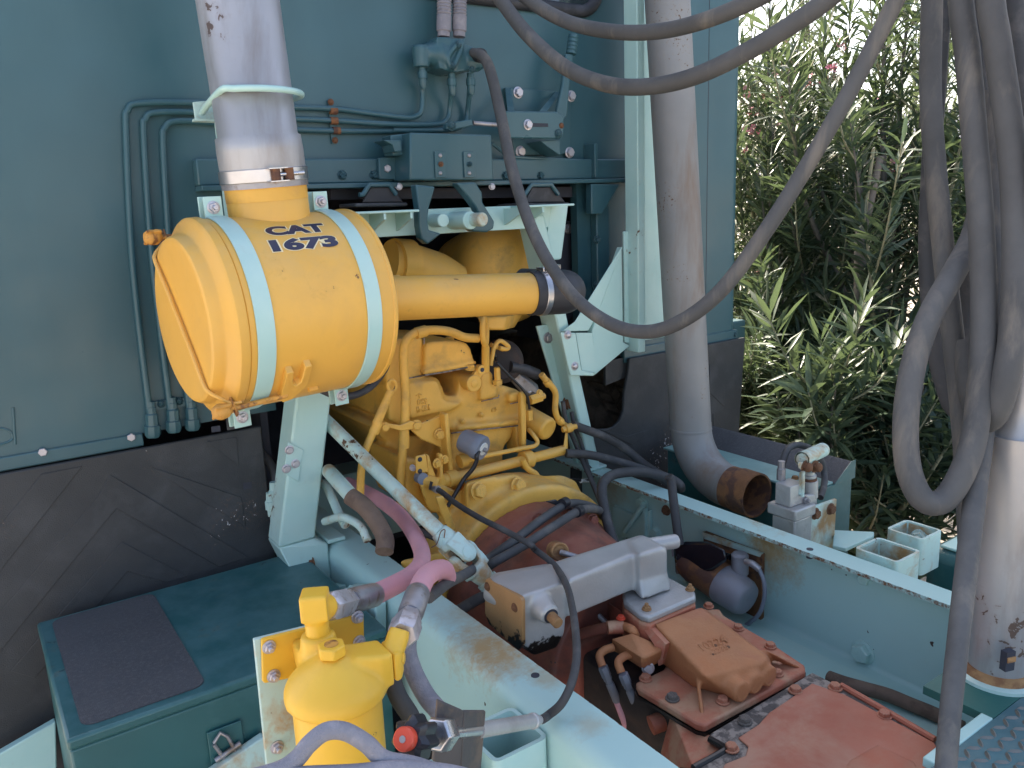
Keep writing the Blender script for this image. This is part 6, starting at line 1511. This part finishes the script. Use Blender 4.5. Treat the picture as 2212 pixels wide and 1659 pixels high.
for p in ((185, 500), (295, 490)): bolt(hp_, at(vV(*p), Y=YH + .02), (0, 0, 1), .008, 'rust_light', 'wh')
MB().lathe(at(vV(175, 500), Y=YH + .02), (0, 0, 1), [(0, .011), (.03, .011), (.032, .009), (.05, .009)], 8).build('hose_fitting', 'steel_dull', hp_)

# ------------------------------------------------------------------ starter-like pump with grey cap on the inside of the right rail
XB = 1.535
bp_ = thing('booster_pump', 'black oily pump with grey plastic end cap on the right rail', 'pump', at(vJ(400, 1100), X=XB))
MB().prism([at(vJ(*p), X=XB + .006) for p in ((365, 760), (700, 890), (695, 1300), (560, 1300), (370, 1000))], (.012, 0, 0)).build('back_plate', 'rust', bp_)
MB().prism([at(vJ(*p), X=XB + .004) for p in ((355, 760), (700, 885), (690, 905), (370, 800))], (.008, 0, 0)).build('plate_edge', 'mint_worn', bp_)
pa, pb = at(vJ(330, 950), X=1.46), at(vJ(600, 1140), X=1.46)
pdn = (pb - pa).normalized(); pL = (pb - pa).length
MB().lathe(pa, pdn, [(-.03, .045), (.0, .05), (pL * .55, .05), (pL * .58, .048)], 32).build('body', 'rust', bp_)
MB().lathe(pa + pdn * pL * .56, pdn, [(0, .049), (.005, .051), (pL * .42, .046), (pL * .50, .040), (pL * .52, .034), (pL * .51, .012), (pL * .49, 0)], 32, caps=False).build('end_cap', 'grey_can', bp_, ang=50)
MB().hull([at(vJ(x, y), X=1.47 + d) for x, y in ((195, 850), (260, 815), (390, 815), (490, 865), (500, 925), (420, 985), (300, 1010), (205, 1000)) for d in (-.05, .04)]).build('head', 'black_oil', bp_, bevel=.012)
MB().lathe(at(vJ(265, 900), X=1.45), (-.6, -.8, 0), [(-.02, .03), (.02, .028), (.028, .02)], 20).build('port', 'black_oil', bp_)
bolt(bp_, at(vJ(320, 945), X=1.435), (-.7, -.7, .2), .012, 'rust', 'wh')
vg0 = at(vJ(575, 1000), X=1.48); vg1 = at(vJ(575, 880), X=1.48)
MB().lathe(vg0, vg1 - vg0, [(0, .020), (.002, .021), ((vg1 - vg0).length * .9, .021), ((vg1 - vg0).length, .016), ((vg1 - vg0).length * 1.02, .006)], 24).build('solenoid', 'grey_can', bp_)
MB().tube([at(vJ(400, 855), X=1.48), at(vJ(450, 880), X=1.475), at(vJ(520, 905), X=1.475)], .008, 10).build('fitting', 'black_oil', bp_)
MB().tube([at(vJ(610, 930), X=1.46), at(vJ(650, 945), X=1.46), at(vJ(690, 975), X=1.465)], .0085, 10).build('connector', 'steel_dull', bp_)
MB().tube([at(vJ(685, 970), X=1.465), at(vJ(715, 1050), X=1.47), at(vJ(715, 1150), X=1.475), at(vJ(680, 1240), X=1.48), at(vJ(600, 1305), X=1.49)], .0052, 10).build('lead', 'grey_plastic', bp_)
for p in ((215, 1000), (190, 900)):
    MB().tube([at(vJ(*p), X=1.42), at(vJ(p[0] - 5, p[1] - 60), X=1.42)], .003, 6, smooth=False).build('terminal', 'steel_dull', bp_)

# ------------------------------------------------------------------ rear deck, mast
ZD = CAM.z - .82
dk = thing('rear_deck', 'teal checker-plate deck at the rear of the frame', 'deck', (1.5, .1, .94))
MB().box(1.02, 1.474, -.9, .516, ZD - .02, ZD - .004).build('plate', 'checker', dk)
MB().box(1.08, 1.255, .5165, .535, ZD - .018, ZD - .002).build('edge_strip', 'mint', dk, bevel=.002)
MB().box(1.2552, 1.474, .5165, .63, ZD - .018, ZD - .003).build('green_plate', 'green_deck', dk)
# raised tread bars
tb = bpy.data.meshes.new('tread_bar')
mm = MB(); mm.hull([Vector((sx_ * .011, sy_ * .0024, 0)) for sx_ in (-1, 1) for sy_ in (-.3, .3)] + [Vector((sx_ * .004, sy_ * .0036, 0)) for sx_ in (-1, 1) for sy_ in (-1, 1)] + [Vector((sx_ * .006, 0, .0038)) for sx_ in (-1, 1)])
tbm = mm.mesh('tread_bar'); tbm.materials.append(MAT['tread_worn'])
from mathutils import Quaternion
for i in range(22):
    for j in range(13):
        x = 1.04 + i * .02; y = .50 - j * .02
        put('tread_bar', tbm, dk, loc=(x, y, ZD - .0042), rot=Quaternion((0, 0, 1), R(40 if (i + j) % 2 else -40)))
ms = thing('mast_pole', 'scuffed grey steel mast pole on a round welded base', 'mast', (1.404, .57, ZD))
mc = at((2153, 1455), Z=ZD - .003); RM = .0475
MB().lathe(mc, (0, 0, 1), [(0, RM + .022), (.006, RM + .022), (.007, RM + .02)], 40).build('base_plate', 'mint_worn', ms)
MB().lathe(mc + Vector((0, 0, .0065)), (0, 0, 1), [(0, RM + .010), (.008, RM + .007), (.013, RM)], 40).build('weld_ring', 'rust_light', ms)
mast_top = at((2185, 905), Y=.565).z
MB().lathe(mc + Vector((0, 0, .012)), (0, 0, 1), [(0, RM), (.42, RM), (mast_top - mc.z - .05, RM - .006), (mast_top - mc.z - .03, RM - .016), (mast_top - mc.z, RM - .020), (1.3, RM - .020)], 40).build('pole', 'alu_pipe', ms, ang=50)
w0 = at(vO(1645, 880), d=1.28)
wd = Vector((-.55, -.80, .1)).normalized()
wa = math.atan2(-(mc.y - at(vO(1645, 880), Y=.53).y), 1)
slot_c = at(vO(1645, 880), Y=mc.y - RM * .93)
MB().obox(slot_c + Vector((0, .004, 0)), (.018, .012, .034), (Vector((1, -.35, 0)), Vector((.35, 1, 0)), Vector((0, 0, 1)))).build('slot', 'dark', ms)
MB().obox(slot_c + Vector((0, .002, .004)), (.016, .012, .009), (Vector((1, -.35, 0)), Vector((.35, 1, 0)), Vector((0, 0, 1)))).build('pin', 'rust_light', ms)

# ------------------------------------------------------------------ hanging hoses
def HD(label, P, r, mat='rubber_hose', v=vF, name='hanging_hose', group='hoses hung from the mast head', n=18):
    q = [at(v(p[0], p[1]), d=p[2]) for p in P]
    o = MB().tube(q, r, n, seg=8).build(name, mat)
    return tag(o, label, 'hose', group)
HD('thick hose swinging in a wide loop in front of the mast', [(2060, -260, 1.34), (2075, 0, 1.32), (2090, 120, 1.31), (2105, 300, 1.30), (2120, 500, 1.29), (2125, 700, 1.28), (2115, 860, 1.27), (2095, 980, 1.26), (2045, 1075, 1.26), (1995, 1080, 1.26), (1962, 1010, 1.27), (1957, 900, 1.28), (1975, 780, 1.29), (2010, 680, 1.30), (2060, 590, 1.33), (2105, 500, 1.37), (2130, 380, 1.40)], .0192)
HD('thick hose bowing outward past the mast head', [(2130, -200, 1.28), (2140, 0, 1.27), (2155, 100, 1.265), (2185, 320, 1.26), (2195, 520, 1.255), (2190, 700, 1.25), (2172, 820, 1.25), (2150, 890, 1.27), (2125, 905, 1.31), (2100, 850, 1.35), (2085, 740, 1.38)], .0202)
HD('worn hose hanging straight beside the oleander', [(2013, -150, 1.44), (2013, 0, 1.43), (2010, 200, 1.42), (2022, 380, 1.41), (2040, 560, 1.40), (2060, 740, 1.39), (2075, 870, 1.39), (2085, 1000, 1.40), (2092, 1150, 1.42), (2094, 1230, 1.44)], .0180)
HD('darker hose tucked behind the straight worn one', [(2040, -150, 1.50), (2035, 0, 1.50), (2022, 200, 1.50), (2010, 380, 1.49), (2005, 560, 1.48), (2020, 740, 1.46), (2050, 860, 1.44), (2075, 900, 1.42), (2090, 980, 1.42)], .0165, 'rubber')
HD('middle hose running down behind the looped one', [(2110, -120, 1.48), (2105, 60, 1.48), (2120, 250, 1.47), (2125, 420, 1.47), (2100, 560, 1.46), (2090, 700, 1.46), (2085, 850, 1.45), (2092, 930, 1.43)], .016, 'rubber')
HD('slim hose dropping past the mast to the deck', [(2140, 200, 1.40), (2148, 400, 1.38), (2150, 600, 1.36), (2140, 800, 1.34), (2125, 930, 1.31), (2105, 1080, 1.26), (2085, 1250, 1.20), (2068, 1400, 1.14), (2052, 1550, 1.09), (2040, 1700, 1.05)], [.0165]*6 + [.0155, .0145, .0138, .0132])
HD('slim hose at the outer side of the bundle', [(2180, -120, 1.42), (2195, 60, 1.41), (2212, 250, 1.40), (2222, 420, 1.40)], .017, 'rubber')
# three hoses from the cab swinging across to the mast head
HD('hose in the upper swag from the cab window to the mast', [(1060, -90, 1.95), (1130, -10, 1.90), (1220, 45, 1.82), (1320, 68, 1.72), (1420, 68, 1.63), (1520, 45, 1.54), (1640, -5, 1.46), (1760, -80, 1.40)], .0155, name='air_line', group='air lines swagged from the cab')
HD('hose in the lower swag crossing the exhaust pipe', [(1040, -60, 1.95), (1085, 5, 1.90), (1140, 75, 1.84), (1220, 145, 1.77), (1310, 182, 1.69), (1400, 187, 1.61), (1500, 165, 1.53), (1620, 108, 1.46), (1760, 20, 1.39), (1880, -80, 1.34)], .0165, name='air_line', group='air lines swagged from the cab')
HD('long hose drooping from the valve block low in front of the gusset', [(1022, 114, 2.06), (1040, 120, 2.03), (1058, 150, 2.0), (1080, 240, 1.95), (1110, 380, 1.88), (1160, 520, 1.80), (1230, 630, 1.72), (1310, 695, 1.64), (1390, 717, 1.57), (1470, 695, 1.50), (1560, 625, 1.45), (1660, 490, 1.40), (1760, 330, 1.36), (1850, 170, 1.32), (1950, -30, 1.28), (2010, -160, 1.26)], [.012, .013] + [.0138]*14, name='air_line', group='air lines swagged from the cab')
tag(MB().lathe(at(vB(805, 380), d=2.07), (at(vB(880, 390), d=2.02) - at(vB(805, 380), d=2.07)), [(0, .016), (.014, .018), (.03, .0175), (.034, .014)], 16).build('hose_coupling', 'rubber_black'), 'black coupling joining the drooping hose to the valve', 'coupling')
# grey braided hoses in the foreground
HD('grey braided hose humped in front of the filter canister', [(510, 1690, .84), (600, 1665, .86), (640, 1640, .87), (670, 1605, .875), (705, 1580, .88), (745, 1580, .885), (790, 1605, .89), (830, 1640, .895), (900, 1655, .90), (1000, 1690, .92)], .0098, 'braid', name='braided_hose', group='braided hoses in the foreground')
HD('grey braided hose lying flat below the humped one', [(440, 1704, .83), (530, 1688, .845), (640, 1674, .86), (760, 1668, .875), (870, 1660, .885), (990, 1672, .90), (1100, 1710, .91)], .0085, 'braid', name='braided_hose', group='braided hoses in the foreground')
# hose beside the gearbox on the right
H('transmission_hose', 'dark ribbed hose along the lower flange of the right rail', vO, [(330, 1000, 'Z', .77), (440, 1040, 'Z', .775), (600, 1085, 'Z', .775), (760, 1130, 'Z', .772), (930, 1200, 'Z', .768), (1100, 1270, 'Z', .765), (1300, 1370, 'Z', .76)], .0145, 'tan_hose')
# fittings and lines in the shadow left of the leg
H('brake_hose', 'grey brake hose drooping in the gap beside the left mud flap', vK, [(1505, 300, 'Y', 1.95), (1560, 370, 'Y', 1.93), (1585, 440, 'Y', 1.91), (1580, 520, 'Y', 1.90)], .010, 'rubber')
bf = thing('brake_manifold', 'dull mint brake manifold with fittings beside the left mud flap', 'manifold', at(vK(1600, 860), Y=1.88))
MB().prism([at(vK(*p), Y=1.9) for p in ((1545, 640), (1650, 600), (1640, 860), (1570, 860))], (0, .03, 0)).build('plate', 'mint', bf, bevel=.003)
for p in ((1580, 540), (1560, 600), (1600, 600)):
    MB().lathe(at(vK(*p), Y=1.89), (0, 0, -1), [(-.03, .009), (-.01, .011), (-.008, .014), (.012, .014), (.014, .01), (.03, .01)], 8).build('fitting', 'mint', bf)
H('chassis_pipe', 'mint pipe elbow rising behind the left leg foot', vK, [(1840, 480, 'Y', 1.86), (1880, 500, 'Y', 1.82), (1910, 560, 'Y', 1.78), (1950, 650, 'Y', 1.73), (1990, 720, 'Y', 1.68)], .0105, 'mint_worn', 'pipe')

H('drum_hose', 'thin black hose curving round under the yellow drum', vD, [(1330, 1260, 'Y', 1.74), (1390, 1310, 'Y', 1.72), (1500, 1352, 'Y', 1.70), (1620, 1350, 'Y', 1.70), (1740, 1285, 'Y', 1.72), (1830, 1170, 'Y', 1.76), (1850, 1090, 'Y', 1.80)], .0085, 'rubber_black')
# ------------------------------------------------------------------ oleander bushes behind the truck
def leaf_arrays(rng, P, D, L, Wd, curl):
    # P base points, D unit directions (n,3): builds folded lance leaves, 8 vertices each
    n = len(P)
    up = np.tile(np.array([0, 0, 1.0]), (n, 1)) + rng.normal(0, .35, (n, 3))
    S = np.cross(D, up); S /= np.linalg.norm(S, axis=1)[:, None] + 1e-9
    Nn = np.cross(S, D)
    L = L[:, None]; Wd = Wd[:, None]; curl = curl[:, None]
    def pt(t, w, fold):
        return P + D * L * t - np.array([0, 0, 1.0]) * curl * L * t * t + S * Wd * w + Nn * Wd * fold
    cols = [pt(0, 0, 0), pt(.33, -.5, .16), pt(.33, 0, 0), pt(.33, .5, .16), pt(.68, -.40, .12), pt(.68, 0, 0), pt(.68, .40, .12), pt(1.0, 0, 0)]
    V = np.stack(cols, 1).reshape(-1, 3)
    base = np.arange(n)[:, None] * 8
    tris = np.array([[0, 2, 1], [0, 3, 2], [1, 2, 5], [1, 5, 4], [2, 3, 6], [2, 6, 5], [4, 5, 7], [5, 6, 7]])
    F = (base[:, :, None] + tris[None]).reshape(-1, 3)
    return V, F
def np_mesh(name, V, F, mat):
    me = bpy.data.meshes.new(name)
    me.vertices.add(len(V)); me.vertices.foreach_set('co', V.astype(np.float32).ravel())
    me.loops.add(F.size); me.loops.foreach_set('vertex_index', F.astype(np.int32).ravel())
    me.polygons.add(len(F)); me.polygons.foreach_set('loop_start', np.arange(0, F.size, 3, dtype=np.int32))
    me.update(calc_edges=True); me.validate()
    me.shade_smooth()
    me.materials.append(MAT[mat]); return me
_fl = None
def flower_mesh():
    global _fl
    if _fl: return _fl
    m = MB()
    for k in range(5):
        a = 2*PI*k/5; d = Vector((math.cos(a), math.sin(a), 0)); s = Vector((-d.y, d.x, 0))
        m.add([d * .1, d * .7 + s * .38 + Vector((0, 0, .22)), d * 1.0 + Vector((0, 0, .16)), d * .7 - s * .38 + Vector((0, 0, .22))], [(0, 1, 2), (0, 2, 3)])
    m.lathe((0, 0, -.5), (0, 0, 1), [(0, .06), (.5, .14)], 6)
    _fl = m.mesh('flower', 0); _fl.materials.append(MAT['flower']); return _fl
_leafm = None
def single_leaf():
    global _leafm
    if _leafm is None:
        rng = np.random.default_rng(1)
        V, F = leaf_arrays(rng, np.zeros((1, 3)), np.array([[1.0, 0, 0]]), np.array([1.0]), np.array([.15]), np.array([.12]))
        _leafm = np_mesh('leaf', V, F, 'leaf')
    return _leafm
def oleander(label, x, y, H_, spread, nst, seed, mat='leaf', dens=1.0, flowers=0, solo=0, lmin=.10, lmax=.17, low=.12, thick=1.0):
    rng = np.random.default_rng(seed); rr = random.Random(seed)
    t = thing('oleander_bush', label, 'bush', (x, y, 0), 'oleanders behind the truck')
    P = []; D = []; tips = []
    for k in range(nst):
        a = rr.uniform(0, 2*PI); lean = spread * (rr.random() ** .6)
        hh = H_ * rr.uniform(.62, 1.0) * (1 - .25 * (lean / max(spread, .01)) ** 2)
        b0 = Vector((x + .16 * math.cos(a) * rr.random(), y + .16 * math.sin(a) * rr.random(), 0))
        e = Vector((x + lean * math.cos(a), y + lean * math.sin(a), hh))
        m1 = b0.lerp(e, .4) + Vector((rr.uniform(-.08, .08), rr.uniform(-.08, .08), hh * .06)) - Vector((lean * math.cos(a) * .18, lean * math.sin(a) * .18, 0))
        path = [b0, m1, b0.lerp(e, .75) + Vector((rr.uniform(-.06, .06), rr.uniform(-.06, .06), 0)), e]
        r0 = rr.uniform(.009, .017) * thick
        MB().tube(path, [r0, r0 * .8, r0 * .55, .003], 7, seg=4).build('stem', 'bark' if k % 3 else 'twig', t)
        shoots = [(path, low, 1.0)]
        for s_ in range(rr.randint(3, 5)):
            f = rr.uniform(.25, .9)
            i = min(int(f * 3), 2); q = path[i].lerp(path[i + 1], f * 3 - i)
            aa = rr.uniform(0, 2*PI); ln = rr.uniform(.3, .62)
            ee = q + Vector((math.cos(aa) * ln * .62, math.sin(aa) * ln * .62, ln * rr.uniform(.45, .95)))
            mid = q.lerp(ee, .5) + Vector((0, 0, -.03)) + Vector((math.cos(aa) * .03, math.sin(aa) * .03, 0))
            MB().tube([q, mid, ee], [.005, .0042, .0025], 5, seg=3).build('branch', 'twig', t)
            shoots.append(([q, mid, ee], .1, 1.0))
            tips.append(ee)
        tips.append(e)
        for (pp, f0, f1) in shoots:
            ln = sum((pp[i + 1] - pp[i]).length for i in range(len(pp) - 1))
            nn = max(4, int(ln * (f1 - f0) / .026 * dens * (.78 if pp[-1].z > 2.25 else 1.0)))
            for i in range(nn):
                f = f0 + (f1 - f0) * ((i + rr.random() * .7) / nn) ** .8
                seg = (len(pp) - 1) * f; si = min(int(seg), len(pp) - 2)
                q = pp[si].lerp(pp[si + 1], seg - si); dd = (pp[si + 1] - pp[si]).normalized()
                o1 = dd.orthogonal().normalized(); o2 = dd.cross(o1)
                ph0 = rr.uniform(0, 2*PI)
                open_ = rr.uniform(.5, 1.2) - .5 * max(0, f - .8)
                for w_ in range(3):
                    an = ph0 + w_ * 2*PI/3
                    v_ = (dd * math.cos(open_) + (o1 * math.cos(an) + o2 * math.sin(an)) * math.sin(open_))
                    P.append(q); D.append(v_)
    P = np.array(P); D = np.array(D); D /= np.linalg.norm(D, axis=1)[:, None]
    n = len(P)
    L = rng.uniform(lmin, lmax, n); Wd = L * rng.uniform(.095, .135, n); curl = rng.uniform(-.02, .30, n)
    if solo:
        # the leaves that show largest are objects of their own
        rel = P - np.array(CAM); dep = rel @ np.array(cf_)
        u = CX + FPX * (rel @ np.array(cx_)) / dep; v_ = CY + FPX * (rel @ np.array(cd_)) / dep
        ok = (dep > .3) & (u > 1600) & (u < 2212) & (v_ > 0) & (v_ < 1100)
        idx = np.argsort(np.where(ok, dep - L * 2, 1e9))[:solo]
        lm_ = single_leaf()
        for i in idx:
            d = Vector(D[i]); q = d.to_track_quat('X', 'Z') @ Quaternion((1, 0, 0), rr.uniform(-.5, .5))
            put('leaf', lm_, t, loc=P[i], rot=q, scale=(L[i], L[i] * rr.uniform(.85, 1.1), L[i]))
        keep = np.ones(n, bool); keep[idx] = False
        P, D, L, Wd, curl = P[keep], D[keep], L[keep], Wd[keep], curl[keep]
    V, F = leaf_arrays(rng, P, D, L, Wd, curl)
    base = np.array(wl(t))
    put('crown', np_mesh('crown', V, F, mat), t, kind='stuff')
    if seed == 14:
        for (u_, w_) in ((560, 1060), (470, 1100), (430, 1150), (310, 1250), (235, 1440), (330, 1510), (600, 800), (740, 760), (840, 980), (860, 910), (1100, 920), (790, 1040), (240, 1030)):
            c = at(vX(u_, w_), d=rr.uniform(3.9, 4.3))
            near = min(tips, key=lambda q: (q - c).length)
            MB().tube([near, near.lerp(c, .5) + Vector((0, 0, .03)), c], [.003, .0025, .002], 5, seg=3).build('branch', 'twig', t)
            for j in range(rr.randint(3, 5)):
                put('flower', flower_mesh(), t, loc=c + Vector((rr.uniform(-.03, .03), rr.uniform(-.03, .03), rr.uniform(-.02, .03))), rot=Quaternion((rr.uniform(-1, 1), rr.uniform(-1, 1), rr.uniform(-1, 1)), rr.uniform(0, 2.5)), scale=rr.uniform(.013, .019))
    for k in range(flowers):
        c = tips[rr.randrange(len(tips))] + Vector((rr.uniform(-.05, .05), rr.uniform(-.05, .05), rr.uniform(0, .06)))
        for j in range(rr.randint(2, 4)):
            put('flower', flower_mesh(), t, loc=c + Vector((rr.uniform(-.035, .035), rr.uniform(-.035, .035), rr.uniform(-.02, .03))), rot=Quaternion((rr.uniform(-1, 1), rr.uniform(-1, 1), rr.uniform(-1, 1)), rr.uniform(0, 2)), scale=rr.uniform(.013, .018))
    return t
oleander('low dark oleander with broad leaf rosettes right behind the storage box', 3.05, 1.75, 1.45, .5, 17, 11, dens=.9, solo=300, lmin=.13, lmax=.20)
oleander('low dark oleander filling the shade behind the sockets', 3.5, 1.25, 1.5, .55, 17, 12, dens=.9, lmin=.12, lmax=.19)
oleander('tall oleander with a forked bare grey trunk in its middle', 3.75, 2.15, 3.3, .8, 20, 13, dens=1.0, lmin=.11, lmax=.18, thick=1.5, low=.25)
oleander('tall oleander with pink flowers close to the cab corner', 3.75, 2.75, 3.2, .65, 20, 14, flowers=20, dens=1.0, low=.25)
oleander('tall thin oleander standing behind the hanging hoses', 4.2, 1.7, 3.3, .7, 18, 15, flowers=4, dens=1.0, low=.25)
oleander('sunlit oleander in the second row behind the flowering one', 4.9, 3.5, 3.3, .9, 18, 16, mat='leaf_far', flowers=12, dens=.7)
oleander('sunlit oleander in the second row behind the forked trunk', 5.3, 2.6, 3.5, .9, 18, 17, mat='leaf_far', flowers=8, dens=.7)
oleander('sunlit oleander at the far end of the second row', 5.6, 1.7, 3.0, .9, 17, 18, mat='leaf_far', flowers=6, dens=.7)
oleander('low leafy oleander tight against the cab beside the mud flap', 3.1, 2.45, 1.6, .45, 15, 19, dens=1.0, lmin=.12, lmax=.18)
# cut-off trunk standing in the middle
ct = thing('cut_trunk', 'sawn-off grey oleander trunk forking among the leaves', 'trunk', (3.3, 2.0, 0))
def tz_(p, d): return at(p, d=d)
MB().tube([Vector((3.30, 1.98, 0)), at(vC(1270, 1600), d=3.35), at(vC(1275, 1300), d=3.35), at(vC(1255, 1050), d=3.35), at(vC(1230, 800), d=3.4)], [.034, .026, .021, .014, .009], 10).build('trunk', 'bark', ct)
MB().tube([at(vC(1285, 1330), d=3.35), at(vC(1330, 1150), d=3.33), at(vC(1385, 900), d=3.3)], [.017, .016, .014], 10).build('limb', 'bark', ct)
MB().tube([at(vC(1295, 1230), d=3.33), at(vC(1320, 1040), d=3.3), at(vC(1345, 860), d=3.28)], [.009, .008, .007], 8).build('limb', 'twig', ct)
